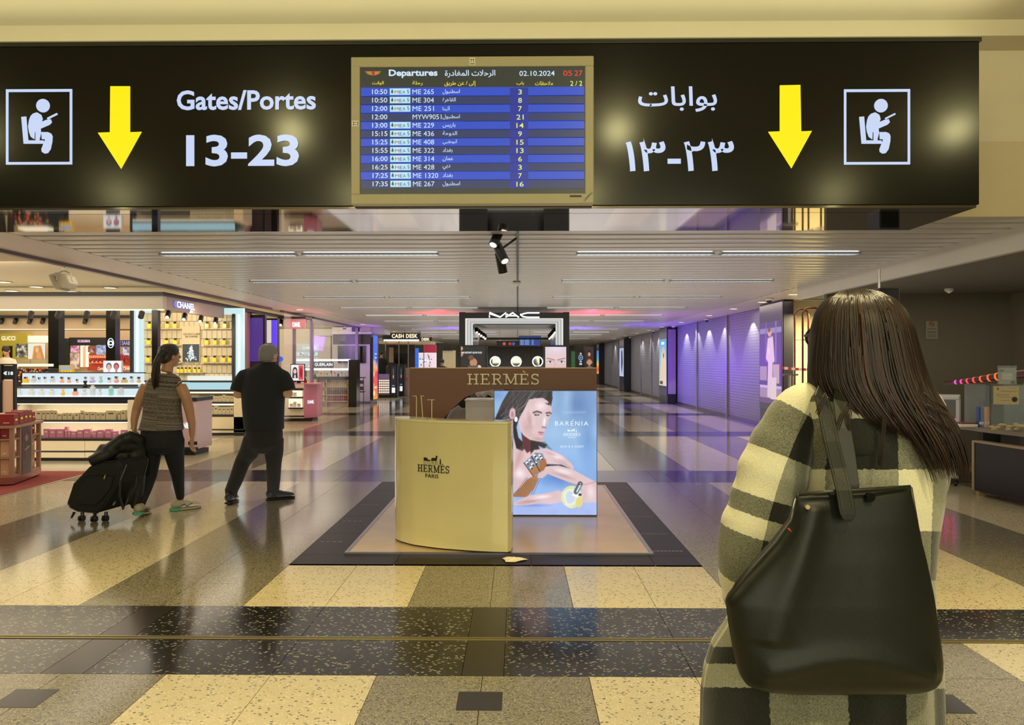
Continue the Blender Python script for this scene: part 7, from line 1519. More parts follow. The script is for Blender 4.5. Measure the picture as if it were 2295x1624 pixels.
for i, (x0, x1) in enumerate(((873, 890), (892, 906))):
    d = 31 + i * 1.2; tw = T_('display_tower', ('nearer', 'farther')[i] + ' black display tower with a lit bottle picture before the cash desk', 'display', PX(x0, d), d, 0, 'black display towers')
    tw.add(PB(MB(), x0, 818, x1, 884 - 4 * i, d, .4, 0), 'body', M_BLK); p = Paint(20, 70, '141824'); p.ell(.5, .4, .12, .1, 'E0A878', .4); p.rect(.42, .1, .58, .35, '585058'); p.rect(.25, .72, .75, .74, 'A0A8C0'); p.rect(.2, .8, .85, 1, 'F0F4F8'); tw.pic(p, 'picture', x0 + 3, 820, x1 - 3, 880 - 4 * i, d - .01, cp)
D = 40; cs = T_('pink_kiosk', 'bright pink and white lit cosmetics kiosk beyond the cash desk', 'kiosk', PX(955, D), D)
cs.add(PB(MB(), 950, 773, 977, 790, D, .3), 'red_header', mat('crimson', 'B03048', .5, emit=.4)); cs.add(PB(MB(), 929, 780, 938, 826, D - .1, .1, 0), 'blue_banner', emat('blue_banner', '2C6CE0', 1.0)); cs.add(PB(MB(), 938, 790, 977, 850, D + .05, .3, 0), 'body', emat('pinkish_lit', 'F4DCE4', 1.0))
p = Paint(50, 40, 'E8D8E0'); rs = np.random.RandomState(6)
for i in range(26): p.ell(rs.rand(), rs.rand(), .05, .08, rs.choice(['D04870', '4A4050', 'F8F4F8', 'E898A8', '70607C']), .4)
p.rect(0, .48, 1, .54, 'F8F8F8'); cs.pic(p, 'goods_picture', 940, 793, 968, 823, D + .04, cp); cs.add(PB(MB(), 929, 826, 935, 850, D - .15, .1, 0), 'post', M_STEEL)
mp = MB()
sp2 = small_person('person', 'man in a black jacket seated far off behind the brown panel beside the pink kiosk', 991, 811, 30, '16181C', hairc='2C2826')
sp3 = small_person('person', 'dark clothed person standing at the cash desk beside the colour banner', 855, 793, 31.6, '14161E')
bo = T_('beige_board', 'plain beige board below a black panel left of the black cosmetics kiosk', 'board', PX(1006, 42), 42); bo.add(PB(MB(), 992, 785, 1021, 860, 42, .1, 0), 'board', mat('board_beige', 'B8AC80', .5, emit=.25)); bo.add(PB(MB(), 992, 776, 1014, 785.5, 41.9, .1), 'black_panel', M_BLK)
# ============================================================ black cosmetics kiosk
D = 17.0; mk = T_('cosmetics_kiosk', 'black cosmetics kiosk with glowing name, bright inner frame and ring mirrors', 'kiosk', PX(1153, D), D)
mk.add(MB().box(PX(1029, D), PX(1042.5, D), D, D + .35, 0, P(0, 700, D).z), 'side_post', M_BLK); mk.add(MB().box(PX(1262.5, D), PX(1276, D), D, D + .35, 0, P(0, 700, D).z), 'side_post', M_BLK); mk.add(PB(MB(), 1042.5, 700, 1262.5, 713, D, .35), 'lintel', M_BLK)
for i in range(5):
    a = 1043 + i * 3.4; c_ = ('F0F4EC', 'B8B4B0', 'E8D8E0', 'A8B0B0', 'D8E4DC')[i]; y0 = 713 + i * 2.4; m_ = emat('chrome_glow%d' % i, c_, .9)
    mk.add(PB(MB(), a, y0, a + 2.8, 826, D + .03 + .06 * i, .06, 0), 'glow_strip', m_); mk.add(PB(MB(), 2305 - a - 2.8, y0, 2305 - a, 826, D + .03 + .06 * i, .06, 0), 'glow_strip', m_); mk.add(PB(MB(), a + 2.8, y0, 2305 - a - 2.8, y0 + 1.9, D + .03 + .06 * i, .06), 'glow_strip', m_)  # chrome frame; its bright sheen is put in as emissive bands
mb = MB(); q = lambda x, y: (P(x, 0, D - .03).x, P(0, y, D - .03).z); lw = .030
for pts in ([(1097, 712), (1097, 702), (1121, 711), (1134, 701.5), (1134, 712)], [(1134, 711), (1149, 701.5), (1163, 712)], [(1140, 708), (1158, 708)], [(1209, 701.8), (1182, 701.8), (1172, 704), (1168, 707), (1172, 710), (1182, 711.6), (1209, 711.6)]): mb.ribbon([q(*t) for t in pts], lw, D - .03, D - .005)
for x in (1137, 1167): o_ = q(x, 705); mb.box(o_[0] - .015, o_[0] + .015, D - .03, D - .005, o_[1] - .015, o_[1] + .015)
mk.add(mb, 'name_lettering', emat('mac_white', 'F4FAFF', 1.5), kind='stuff')
mk.add(B(PX(1060, D), PX(1246, D), D + .4, D + 3.0, P(0, 727, D).z, P(0, 724, D).z), 'ceiling_panel', mat('kiosk_ceiling', '5A5C5C', .3)); mk.add(PB(MB(), 1052, 722, 1060, 824, D + .36, 2.5, 0), 'side_wall', M_BLACK); mk.add(PB(MB(), 1245, 722, 1253, 824, D + .36, 2.5, 0), 'side_wall', M_BLACK)
for s_, xs in ((0, (1068, 1073, 1078, 1083, 1087)), (1, (1243, 1240, 1237, 1234, 1231))):
    for i, x in enumerate(xs): track_spot(PX(x, D + .6 + i * .5), D + .6 + i * .5, P(0, 734, D + .6).z - i * .02, f'small black spotlight inside the {"right" if s_ else "left"} edge of the black kiosk, {ordn(i)} from the front', 'spotlights inside the black kiosk', True, 1.0)
mk.add(PB(MB(), 1075, 756, 1240, 761, D + 2.9, .1), 'rear_beam', M_BLK); mk.add(PB(MB(), 1113, 764, 1119, 768, D + 2.85, .1), 'spot_box', M_BLK)
mk.add(PB(MB(), 1088, 822, 1220, 900, D + 1.2, .6, 0), 'counter', M_BLACK)
for i, x in enumerate((1110, 1157, 1205)):
    o_ = P(x, 810, D + 1.4); rm = thing('ring_mirror', f'glowing ring make-up mirror in the black kiosk, {("left", "middle", "right")[i]} one', 'mirror', (o_.x, o_.y, P(0, 822, D + 1.2).z), 0, 'ring mirrors in the black kiosk'); h_ = o_.z - P(0, 822, D + 1.2).z; r_ = 11 * (D + 1.4) / F
    MB().rings([[(math.cos(a) * (r_ + .014 * math.cos(b)), .014 * math.sin(b), h_ + math.sin(a) * (r_ + .014 * math.cos(b))) for b in [j * math.pi / 4 for j in range(8)]] for a in [t * math.pi / 14 for t in range(28)]], closed=True).build('ring_light', emat('ring_glow', 'D8F4FF', 1.7), rm, smooth=True)
    MB().cyl((0, .01, h_), (0, .016, h_), r_ * .85, 28).build('mirror_glass', M_MIRR, rm); MB().cyl((0, 0, 0), (0, 0, h_ - r_), .01, 8).build('stand', M_BLK, rm); MB().lathe((0, 0, 0), [(.07, 0), (.07, .01), (.01, .015)], 14).build('foot', M_BLK, rm)
for (x0, x1, nm, lb_) in ((1033, 1088, 'l', 'dark picture screen with peach shapes on the left of the black kiosk'), (1221, 1270, 'r', 'pink picture screen with a pair of eyes on the right of the black kiosk')):
    t = T_('picture_screen', lb_, 'screen', PX((x0 + x1) / 2, D - .3), D - .3); t.add(PB(MB(), x0 - 2, 773, x1 + 4, 830, D - .3, .25, 0), 'case', M_BLK)
    if nm == 'l':
        p = Paint(70, 66, '141012'); p.ell(.52, .72, .16, .2, 'B88464', .08); p.ell(.42, .5, .14, .14, '6A4434', .3); p.ell(.02, .1, .08, .1, 'C89878', .2); p.ell(.02, .35, .09, .12, 'B88868', .2); p.ell(.75, .92, .1, .1, 'D8C8C0', .2); p.rect(.3, .85, .7, 1, '5A4A40')
        t.pic(p, 'picture', x0, 776, x1 - 1, 826, D - .305, cp); mb = put(MB(), 'THE INSTANT GLOW DUO', PX(1034, D - .31), PX(1080, D - .31), P(0, 792, D - .31).z, P(0, 788, D - .31).z, D - .31, .01)
        t.add(mb, 'lettering', E_COOL, kind='stuff')
    else:
        p = Paint(70, 72, 'DCC4CC'); p.grad([(0, 'D8C4D4'), (.5, 'E4C8C8'), (1, 'D8B8B8')]); p.ell(.5, .1, .6, .3, 'E8D8E4', 1)
        for k in (.24, .78):
            p.ell(k, .68, .15, .06, 'F0E8E8', .3); p.ell(k, .68, .06, .058, '5A6C78', .2); p.ell(k, .68, .025, .025, '101418', .3); p.line([(k - .15, .67), (k, .625), (k + .15, .68)], .018, '4A3834', .01); s_ = 1 if k > .5 else -1; p.line([(k - s_ * .2, .60), (k - s_ * .02, .55), (k + s_ * .16, .52)], .035, '7A5A50', .03, .9)
        p.line([(.47, .66), (.45, .95)], .02, 'B89898', .04, .6); t.pic(p, 'picture', x0 + 1, 777, x1 - 1, 826, D - .305, cp)
# far departures screen and signs seen through the kiosk
D = 26; fs = T_('departure_board', 'small far departures screen seen through the black kiosk', 'screen', PX(1187, D), D, 2.0)
fs.add(PB(MB(), 1163, 752, 1212, 775, D, .1), 'case', M_BLK); fs.add(PB(MB(), 1164, 753, 1211, 774, D - .01, .01), 'screen', emat('far_screen', '1C3A8C', 1.0)); mb = MB()
for r in range(7):
    PB(mb, 1166, 756 + r * 2.5, 1174, 757 + r * 2.5, D - .014, .003); PB(mb, 1176, 756 + r * 2.5, 1186, 757 + r * 2.5, D - .014, .003); PB(mb, 1192, 756 + r * 2.5, 1196, 757 + r * 2.5, D - .014, .003)
fs.add(mb, 'text_rows', emat('far_text', '90B8E8', 1.0), kind='stuff'); fs.add(B(PX(1187, D) - .02, PX(1187, D) + .02, D + .03, D + .07, P(0, 752, D).z, ZC), 'hanger', M_STEEL)
fg = T_('hanging_sign', 'far black hanging sign with round red and blue pictograms', 'sign', PX(1138, D), D, 2.1); fg.add(PB(MB(), 1113, 764, 1163, 776, D, .1), 'panel', M_BLK)
for x, c_ in ((1130, 'D05040'), (1143, 'B02838'), (1151, '3858A0')): o_ = P(x, 770, D - .01); fg.add(MB().cyl((o_.x, D - .012, o_.z), (o_.x, D, o_.z), .055, 14), 'pictogram', emat('pic' + c_, c_, .9))
fg.add(B(PX(1120, D) - .02, PX(1120, D) + .02, D + .03, D + .07, P(0, 764, D).z, ZC), 'hanger', M_STEEL)
# far end: watch, fashion posters
D = 44; wt2 = T_('watch_display', 'dark panel with a glowing blue watch picture at the corridor end', 'display', PX(1302, D), D)
wt2.add(PB(MB(), 1292, 788, 1311, 850, D, .2, 0), 'panel', M_BLK); p = Paint(26, 44, '05080C'); p.ell(.5, .35, .36, .22, '9CC8E8', .2); p.ell(.5, .35, .26, .16, '1C3048', .2); p.ell(.5, .35, .1, .06, 'A8C8E0', .3); p.rect(.35, .6, .65, .66, 'B8D8F0'); p.rect(.3, .72, .7, .84, 'B8D8F0'); p.rect(.38, .0, .62, .14, 'E8A0C0'); wt2.pic(p, 'picture', 1294, 790, 1309, 822, D - .01, cp)
zp = T_('fashion_poster', 'brown poster of a dark-haired woman in an off-shoulder dress at the corridor end', 'poster', PX(1321, 43), 43)
zp.add(PB(MB(), 1310, 775, 1332, 850, 43, .3, 0), 'case', M_BLK); p = Paint(34, 80, '3A2018'); p.poly([(.1, 1), (.15, .72), (.38, .6), (.62, .6), (.85, .72), (.95, 1)], 'C08860', .05); p.poly([(.1, 1), (.12, .78), (.5, .92), (.9, .76), (.95, 1)], '1C1410', .04); face_small(p, .48, .36, .8, 'C89470', '140C08', 0); p.rect(.4, .9, .6, .93, 'C8A878'); p.rect(.25, .96, .8, .98, 'C8A878'); zp.pic(p, 'picture', 1312, 777, 1330, 823, 42.99, cp)
gp = T_('green_post', 'slim green illuminated post beyond the black kiosk', 'post', PX(1285, 40), 40); gp.add(PB(MB(), 1281, 787, 1289, 840, 40, .2, 0), 'post', mat('green_post', '2C5C30', .4, emit=.3)); gp.add(PB(MB(), 1280, 785, 1290, 787, 39.98, .25), 'cap', M_BLK)
# ============================================================ right pillars with adverts
def side_pillar(ya, yb, label, paintf, zt, zbt, front=None, yfront=None, name='advert_pillar', zpt=None, zpb=None):
    t = T_(name, label, 'pillar', 5.35, ya); t.add(B(5.22, 5.41 if ya < 15 else 5.60, ya, yb, 0, zt), 'body', mat('pillar_dark', '22202C', .35))
    t.add(MB().box(5.2, 5.22, ya + .02, yb - .02, zbt, zt - .02), 'side_face', mat('pillar_face', '3A3648', .3)); p = paintf
    z1, z0 = zpt, zpb; p.mesh('lit_picture', (5.197 + t.off[0], yb - .06 + t.off[1], z1), (0, -(yb - ya - .12), 0), (0, 0, z0 - z1), cp, t.o); return t
p = Paint(90, 190, '4A3C6C'); p.rect(0, 0, 1, .55, '40366A'); p.rect(0, .08, 1, .14, '8C7CA8'); p.rect(.72, 0, .78, .5, '7C6C98'); p.rect(.28, 0, .32, .5, '6C5C90'); p.rect(0, .55, .35, .72, 'A08890'); p.rect(.62, .52, .9, .75, 'B89C98'); p.rect(0, .78, 1, .81, 'C8A8D0'); p.rect(0, .81, 1, .93, '9C8098'); p.rect(0, .93, 1, 1, '5C4468')
p.poly([(.38, .2), (.62, .18), (.7, .48), (.6, .52), (.6, .72), (.58, .94), (.36, .92), (.40, .5), (.3, .45)], 'D8BCC4', .02); p.ell(.47, .13, .1, .06, 'D8A080', .2); p.ell(.45, .10, .09, .035, '6A4838', .3); p.rect(.52, .68, .78, .94, 'E0CCC8'); p.line([(.6, .5), (.64, .68)], .02, '9C8890', .01); p.ell(.42, .36, .06, .05, 'E8C8B8', .4)
for i in range(5): p.line([(.56 + .05 * i, .69), (.56 + .05 * i, .93)], .008, 'A89098', .006)
pA = side_pillar(14.95, 16.4, 'tall dark pillar with a violet poster of a woman in a pale suit with a suitcase', p, 2.69, .5, zpt=2.30, zpb=.62); pA.add(B(5.19, 5.42, 14.93, 16.42, .02, .10), 'foot', M_BLK)
p = Paint(60, 160, '58A8D8'); p.grad([(0, '4898D0'), (.25, '70B8E0'), (1, 'B8D8E8')]); p.poly([(.3, .3), (.7, .2), (.95, .5), (.9, 1), (.15, 1), (.2, .6)], 'E8C8A0', .05); p.ell(.55, .22, .18, .06, 'E0B088', .3); p.rect(.3, .06, .7, .12, 'E8F0F8'); p.ell(.6, .35, .1, .07, '5A6A2C', .4); p.rect(.1, .9, .5, .97, '3A3C30')
pB = side_pillar(26.5, 27.95, 'advert pillar with a bright blue and sand beach picture at the end of the violet shutters', p, 2.69, .3, zpt=2.28, zpb=.62); pB.add(B(5.24, 5.5, 26.44, 26.5, .35, 2.6), 'mauve_front', mat('mauve_front', '9C8490', .4)); pB.add(B(5.24, 5.5, 26.43, 26.5, 0, .34), 'black_foot', M_BLK)
p = Paint(40, 120, '98B0D8'); p.grad([(0, 'A8BCE0'), (1, 'B8C8E8')]); p.poly([(.4, .1), (.7, .1), (.8, .5), (.55, .95), (.4, .6)], '2A2C38', .05); p.ell(.5, .06, .1, .04, '6A5048', .3)
pC = side_pillar(37.2, 38.8, 'advert pillar with a pale blue picture of a dark figure farther along the right wall', p, 2.62, .3, zpt=2.15, zpb=.75); pC.add(B(5.24, 5.5, 37.15, 37.2, 0, 2.6), 'black_front', M_BLK)
p = Paint(30, 100, '2860D0'); p.grad([(0, '3070D8'), (.4, '60A0C0'), (.6, 'E8C040'), (.8, 'E05030'), (1, 'E8B830')])
pD = side_pillar(48.6, 50, 'farthest advert pillar with a blue, red and yellow picture at the corridor end', p, 2.62, .3, zpt=2.2, zpb=.7); pD.add(B(5.24, 5.5, 48.55, 48.6, 0, 2.6), 'black_front', M_BLK)
# niche with tube frames, tape, post
M_TUBE = mat('dark_red_tube', '5A2420', .25, .4)
for i, (x0, x1, y0, lb_) in enumerate(((1781, 1812, 693, 'left of the two rounded dark red tube frames in the lit niche'), (1799, 1840, 690, 'right of the two rounded dark red tube frames in the lit niche'))):
    d = 14.3 - .5 * i; t = T_('tube_frame', lb_, 'frame', PX(x0, d), d, 0, 'rounded tube frames in the niche'); a, b = P(x0, y0, d), P(x1, y0, d); r_ = .12
    pts = [(a.x, d, .03)] + [(a.x + r_ - r_ * math.cos(t_ * math.pi / 12), d, a.z - r_ + r_ * math.sin(t_ * math.pi / 12)) for t_ in range(7)] + [(b.x - r_ + r_ * math.sin(t_ * math.pi / 12), d, a.z - r_ + r_ * math.cos(t_ * math.pi / 12)) for t_ in range(7)] + [(b.x, d, .03)]
    t.add(MB().tube(pts, .018, 8), 'tube', M_TUBE, smooth=True); t.add(MB().tube([(a.x, d, P(0, 762, d).z), (b.x, d, P(0, 762, d).z)], .01, 8), 'crossbar', M_STEEL); t.add(B(a.x - .1, b.x + .1, d - .12, d + .12, 0, .03), 'base', mat('frame_base', '8A8068', .5))
tt = T_('barrier_tape', 'red and white striped barrier tape stretched from the poster pillar to the right', 'tape', PX(1790, 13.5), 13.5, 1.3)
n_ = 16; mr, mw = MB(), MB()
for i in range(n_):
    x = 1750 + i * 8; y = 824 + 4 * math.sin(i / n_ * math.pi) ; d = 14.6 - i * .1
    a, b, c_, e = P(x, y - 3, d), P(x + 8, y - 3 + .3, d - .1), P(x + 8, y + 3, d - .1), P(x, y + 3, d)
    k = .03; mb = mr if i % 2 == 0 else mw; vs = [a, b, c_, e]; mb.add([tuple(v_) for v_ in vs] + [(v_.x, v_.y + .002, v_.z) for v_ in vs], [(3, 2, 1, 0), (4, 5, 6, 7), (0, 1, 5, 4), (2, 3, 7, 6), (1, 2, 6, 5), (3, 0, 4, 7)])
tt.add(mr, 'red_stripes', mat('tape_red', 'D04030', .4), kind='stuff'); tt.add(mw, 'white_stripes', mat('tape_white', 'F0E8E0', .4), kind='stuff')
ps = T_('queue_post', 'metal T-topped queue post standing in front of the lit niche', 'post', PX(1771, 13.6), 13.6)
ps.add(MB().cyl((PX(1771, 13.6), 13.6, .03), (PX(1771, 13.6), 13.6, P(0, 840, 13.6).z), .035, 14), 'pole', M_STEEL); ps.add(MB().box(PX(1755, 13.6), PX(1788, 13.6), 13.57, 13.63, P(0, 841, 13.6).z, P(0, 837, 13.6).z), 'top_bar', mat('bar_grey', '6A6864', .4)); ps.add(MB().lathe((PX(1771, 13.6), 13.6, 0), [(.16, 0), (.16, .02), (.04, .035)], 18), 'base', M_STEEL)
bx_ = T_('ceiling_monitor', 'black box monitor hanging under the dark ceiling behind the head of the coated woman', 'monitor', PX(1998, 8.2), 8.2, 2.2); bx_.add(PB(MB(), 1972, 644, 2017, 690, 8.2, .3), 'case', M_BLK, bevel=.01); bx_.add(MB().cyl((PX(1975, 8.3), 8.35, P(0, 645, 8.2).z), (PX(1975, 8.3), 8.35, 2.49), .015, 8), 'hanger', M_STEEL)
bx_.add(PB(MB(), 1976, 648, 2013, 684, 8.195, .005), 'screen', M_BLACK)
sm2 = T_('smoke_detector', 'small white detector on the dark ceiling right of the coated woman', 'detector', PX(2127, 10.6), 10.6, 2.47); sm2.add(MB().lathe((PX(2127, 10.6), 10.6, 2.49), [(.06, 0), (.055, -.03), (.03, -.05)], 14), 'housing', M_PLASTW); sm2.add(MB().lathe((PX(2127, 10.6), 10.6, 2.44), [(.02, 0), (.015, -.012)], 8), 'sensor', M_WHITE)
# notice on the dark wall
nt_ = T_('no_smoking_notice', 'small pale no-smoking notice on the dark alcove wall', 'notice', PX(2088, 11.39), 11.39, 1.7)
nt_.add(PB(MB(), 2075, 719, 2102, 759.5, 11.385, .012), 'plate', mat('notice_grey', '7C7868', .4)); o_ = P(2088.5, 725.5, 11.38)
mb = MB().ribbon([(o_.x + .036 * math.cos(t * math.pi / 10), o_.z + .036 * math.sin(t * math.pi / 10)) for t in range(21)], .008, 11.381, 11.385); mb.ribbon([(o_.x - .026, o_.z + .026), (o_.x + .026, o_.z - .026)], .007, 11.381, 11.385); nt_.add(mb, 'red_circle', mat('notice_red', '8C3028', .5), kind='stuff')
mb = MB().box(o_.x - .024, o_.x + .02, 11.382, 11.385, o_.z - .005, o_.z + .005)
for y_ in (736, 742, 745, 750, 754): PB(mb, 2079, y_, 2098, y_ + .9, 11.382, .003)
nt_.add(mb, 'print', mat('notice_print', '3C3830', .6), kind='stuff')
# ============================================================ snack kiosk on the right
D = 9.2; fz = T_('drinks_fridge', 'white countertop fridge on castors with glass sides and printed white base', 'fridge', PX(2140, D), D, 0)
c_, s_ = math.cos(R(-32)), math.sin(R(-32)); FO = P(2150, 1074, 9.05); fzr = fz.o; fz.o.location = (FO.x, 9.05, 0); fz.o.rotation_euler = (0, 0, R(-32))
M_FR = mat('fridge_white', 'B8B8BC', .3); W_ = .30; HF = P(0, 885, 9.1).z
MB().box(-W_, 0, 0, .42, .09, .36).build('base_cabinet', M_FR, fzr, bevel=.01)
for x, y in ((-W_, 0), (-.035, 0), (-W_, .385), (-.035, .385)): MB().box(x, x + .035, y, y + .035, .36, HF - .05).build('corner_post', M_FR, fzr)
MB().box(-W_, 0, 0, .42, HF - .05, HF).build('lid', M_FR, fzr, bevel=.008)
gz = mat('fridge_glass', 'B0C0C8', .03, alpha=.10)
MB().box(-W_ + .035, -.035, .008, .014, .37, HF - .05).build('glass_front', gz, fzr); MB().box(-.014, -.008, .035, .385, .37, HF - .05).build('glass_side', gz, fzr)
for z in (.52, .70): MB().box(-W_ + .03, -.03, .03, .39, z, z + .008).build('wire_shelf', M_STEEL, fzr)
rs = np.random.RandomState(12)
for i in range(7): MB().cyl((-W_ + .06 + i * .03, .06 + .03 * (i % 2), .37), (-W_ + .07 + i * .03, .08, .37 + rs.uniform(.25, .45)), .014, 8).build('neon_tube', emat('neon%d' % (i % 3), ('FF3CC8', 'FF4A38', 'C02818')[i % 3], 1.0), fzr)
for x, y in ((-W_ + .04, .05), (-.04, .05), (-.04, .37), (-W_ + .04, .37)): f_ = MB().box(x - .008, x + .008, y - .008, y + .008, .055, .092).build('castor_fork', M_BLK, fzr); MB().cyl((x - .012, y, .032), (x + .012, y, .032), .031, 14).build('castor_wheel', M_BLK, f_)
mb = MB().box(-.27, -.22, -.002, 0, .24, .30); MB().box(-.265, -.225, -.0035, -.002, .27, .295).build('base_logo', mat('logo_orange', 'C87850', .5), fzr)
mb = MB(); put(mb, arab('بغداد'), -.19, -.05, .22, .245, -.0025, .01); put(mb, arab('القاهرة'), -.19, -.05, .255, .28, -.0025, .01); mb.build('base_lettering', mat('fridge_print', '4A5478', .5), fzr, kind='stuff')
kc = T_('snack_counter', 'dark brown low counter with pale wooden edging in the alcove', 'counter', PX(2240, 8.2), 8.2)
xa, xb = P(2182, 1100, 8.5).x, P(2295, 1135, 7.75).x
def along(t, off=0): return (xa + (5.22 - xa) * 0 + t * .08 + off, 8.5 - t * 2.2)
zc_ = P(2182, 990, 8.5).z
kp = [(xa, 8.5), (xa + .22, 6.1), (xa + .34, 6.1), (xa + .12, 8.5)]
kc.add(MB().prismz(kp, .055, zc_), 'front_body', mat('dark_laminate', '160F10', .45, spec=.3)); kc.add(MB().prismz([(x - .012, y + .012) for x, y in kp], zc_, zc_ + .018), 'wood_edge', mat('pale_wood', '94805C', .5))
kc.add(MB().box(xa - .008, xa + .02, 8.485, 8.52, .055, zc_), 'corner_edge', mat('pale_wood', '94805C', .5))
for t in (0, .42, .95): kc.add(B(xa + .22 * t - .0 + .01, xa + .22 * t + .09, 8.47 - 2.35 * t - .05, 8.47 - 2.35 * t, 0, .055), 'foot_block', mat('pale_wood', '94805C', .5))
zt = P(2180, 955, 8.7).z
tc_ = T_('glass_case_counter', 'upper bar counter carrying glass food cases in the alcove', 'counter', 5.9, 8.7)
cp2 = [(P(2133, 0, 9.0).x, 9.0), (P(2195, 0, 8.55).x, 8.35), (P(2195, 0, 8.55).x + .35, 6.6), (8 - 1.6, 6.6), (6.4, 9.1)]
tc_.add(MB().prismz(cp2, zt - .045, zt), 'worktop', mat('bar_top', '6E6252', .3)); tc_.add(MB().prismz([(xa + .45, 8.4), (xa + .62, 6.65), (6.35, 6.65), (6.3, 8.9), (xa + .55, 8.9)], 0, zt - .045), 'body', mat('bar_body', '2C2824', .5))
gl_ = mat('case_glass', 'C0D0D0', .02, alpha=.16, spec=1)
xg = cp2[1][0]; ZG = P(0, 862, 8.6).z
def gcase(name, label, x0, y0, x1, y1, z1):
    t = T_(name, label, 'display case', (x0 + x1) / 2, (y0 + y1) / 2, zt); th = .006
    t.add(B(x0, x1, y0, y0 + th, zt, z1), 'front_pane', gl_); t.add(B(x0, x0 + th, y0, y1, zt, z1), 'side_pane', gl_); t.add(B(x1 - th, x1, y0, y1, zt, z1), 'side_pane', gl_); t.add(B(x0, x1, y0, y1, z1, z1 + .008), 'top_pane', gl_)
    for x, y in ((x0, y0), (x1 - .012, y0)): t.add(B(x, x + .012, y - .002, y + .012, zt, z1), 'corner_strip', mat('strip_grey', '7A7A74', .3, .5))
    return t
g1_ = gcase('glass_food_case', 'left glass food case under the red striped awning light', 5.02 + .18, 8.42, 5.66, 8.9, ZG); g2_ = gcase('glass_food_case', 'right glass food case with a cream menu sheet', 5.68, 7.9, 6.35, 8.6, P(0, 862, 8.0).z)
gi = T_('dark_drinks_cooler', 'dark shelf unit standing inside behind the glass cases', 'cooler', 5.6, 9.0); gi.add(B(5.57, 5.63, 9.1, 9.12, zt, ZG), 'post', M_BLK); gi.add(B(5.55, 6.4, 9.12, 9.2, 0, zt + .3), 'back_board', mat('cooler_back', '3A3A38', .5))
xs_ = [5.25 + i * .16 for i in range(9)]; sb = T_('striped_light_tube', 'glossy dark red tube awning with glowing orange and magenta stripes over the glass cases', 'light', 5.9, 8.8, ZG)
kp_ = [P(2118, 858, 8.95), P(2160, 854.5, 8.75), (P(2200, 849, 8.55)), P(2240, 843, 8.35), P(2300, 838, 8.05), P(2360, 836, 7.8)]
sb.add(MB().tube(kp_, [.018, .026, .034, .042, .048, .05], 12), 'tube', mat('wine_tube', '4A1820', .2), smooth=True); cc = ('FF40D0', 'FF4098', 'FF4048', 'FF4A30', 'FF5420', 'FF6018', 'FF6A18')
for i, x in enumerate((2143, 2156, 2170, 2185, 2201, 2219, 2236)):
    t_ = float(np.interp(x, [2118, 2160, 2200, 2240, 2300], [0, 1, 2, 3, 4])); j = int(t_); a = kp_[j].lerp(kp_[j + 1], t_ - j); d_ = (kp_[j + 1] - kp_[j]).normalized(); r_ = .018 + .008 * t_
    sb.add(MB().tube([a - d_ * .010, a + d_ * .012], r_ * 1.05, 12), 'glow_stripe', emat('stripe' + cc[i], cc[i], 1.3))
ac = T_('acrylic_sign_holder', 'clear acrylic holder with a printed sheet standing on top of the glass cases', 'sign', PX(2258, 7.95), 7.95, P(0, 861, 7.95).z); ac.add(PB(MB(), 2236, 819, 2279, 861, 7.95, .004), 'acrylic', gl_)
p = Paint(44, 40, '9C9890'); p.rect(.05, .12, .3, .26, '5A5850'); [p.rect(.2, .36 + .1 * i, .8, .40 + .1 * i, 'D8D4CC') for i in range(4)]; p.rect(.7, .8, .95, .98, '3A3834'); ac.pic(p, 'sheet', 2238, 824, 2277, 860, 7.96, cpm)
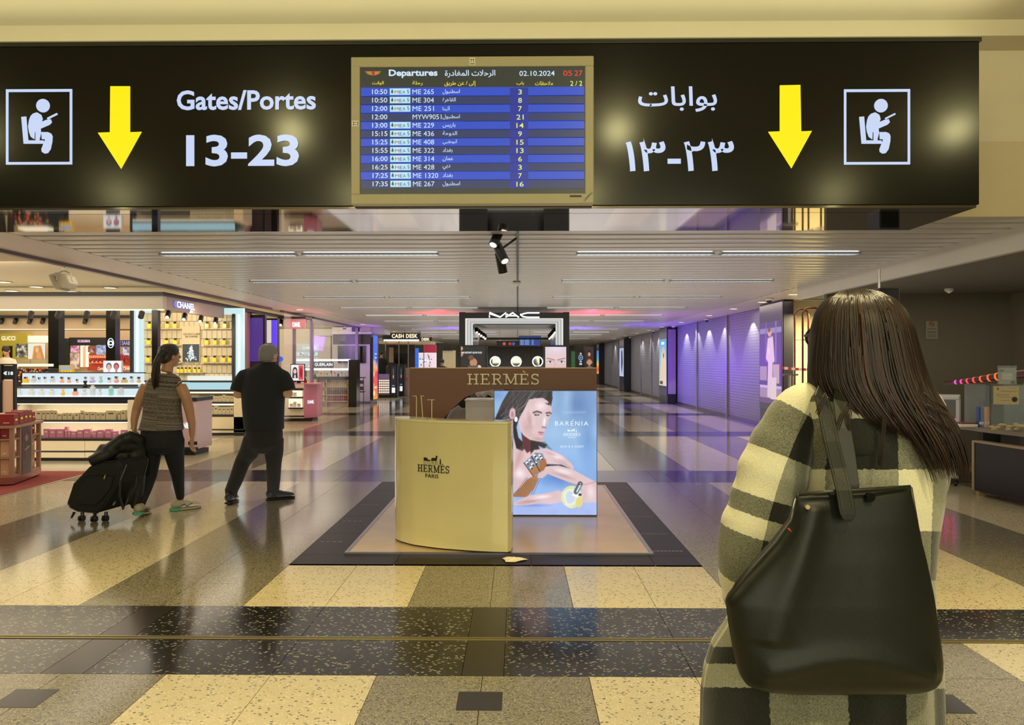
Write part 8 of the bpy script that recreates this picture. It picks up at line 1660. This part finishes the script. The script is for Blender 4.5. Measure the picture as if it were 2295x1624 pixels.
ms = T_('menu_sheet', 'cream printed menu sheet stuck on the right glass case', 'sheet', PX(2255, 7.88), 7.88, 1.2); p = Paint(60, 46, 'B4A680'); p.ell(.17, .15, .05, .08, '6A6048', .3); [p.line([(a, b), (c, b)], .03, '7A6E50', .015, .8) for a, b, c in ((.6, .12, .9), (.3, .28, .9), (.1, .48, .6), (.2, .6, .7), (.3, .78, .65))]; p.ell(.82, .72, .13, .16, '3A2E20', .3); ms.add(PB(MB(), 2227, 865, 2284, 906, 7.893, .0065), 'backing', mat('sheet_back', 'A89A78', .6)); ms.pic(p, 'print', 2227, 865, 2284, 906, 7.891, cpm)
for i, (x0, x1, c, nm) in enumerate(((2194, 2205, '304A8C', 'blue'), (2206, 2212, 'D8A030', 'yellow'), (2212.5, 2221, 'D86828', 'orange'))):
    t = T_('snack_packet', f'{nm} snack packet on the bar counter behind the left glass case', 'packet', PX(x0, 8.6), 8.6, zt, 'snack packets on the bar'); o_ = P(x0, 938, 8.6); b_ = P(x1, 912, 8.6); t.add(B(o_.x, b_.x, 8.6, 8.65, zt, b_.z), 'packet', mat('pk' + c, c, .4)); t.add(B(o_.x + .004, b_.x - .004, 8.598, 8.6, zt + .03, zt + .06), 'label_band', M_WHITE)
bt2 = T_('napkin_tray', 'white tray with leaflets on the bar counter beside the fridge', 'tray', PX(2165, 8.7), 8.7, zt); bt2.add(B(PX(2150, 8.62), PX(2190, 8.62), 8.6, 8.78, zt, zt + .03), 'tray', M_WHITE, bevel=.004); bt2.add(B(PX(2158, 8.62), PX(2192, 8.62), 8.64, 8.76, zt + .031, zt + .045), 'leaflets', mat('leaflet', '7A3038', .5))
fd = thing('bread_pile', 'heap of wrapped pastries inside the right glass case', 'pastries', (PX(2252, 8.1), 8.1, zt)); fd['kind'] = 'stuff'; rs = np.random.RandomState(9)
mb = MB()
for i in range(16): mb.ball((rs.uniform(-.13, .17), rs.uniform(-.05, .08), .02 + rs.uniform(0, .05)), rs.uniform(.02, .035), 8, (1.4, 1, .7))
mb.build('pastries', mat('pastry', 'A89870', .7, vary=.3), fd, smooth=True, kind='stuff')
wp = T_('blue_poster', 'small blue lit poster low behind the fridge', 'poster', PX(2090, 10.8), 10.8); wp.add(PB(MB(), 2078, 888, 2104, 960, 10.8, .08, 0), 'stand', mat('poster_stand', '4A463C', .5)); wp.add(PB(MB(), 2079, 892, 2102, 904, 10.79, .01), 'blue_face', emat('blue_face', '2C5890', .8))
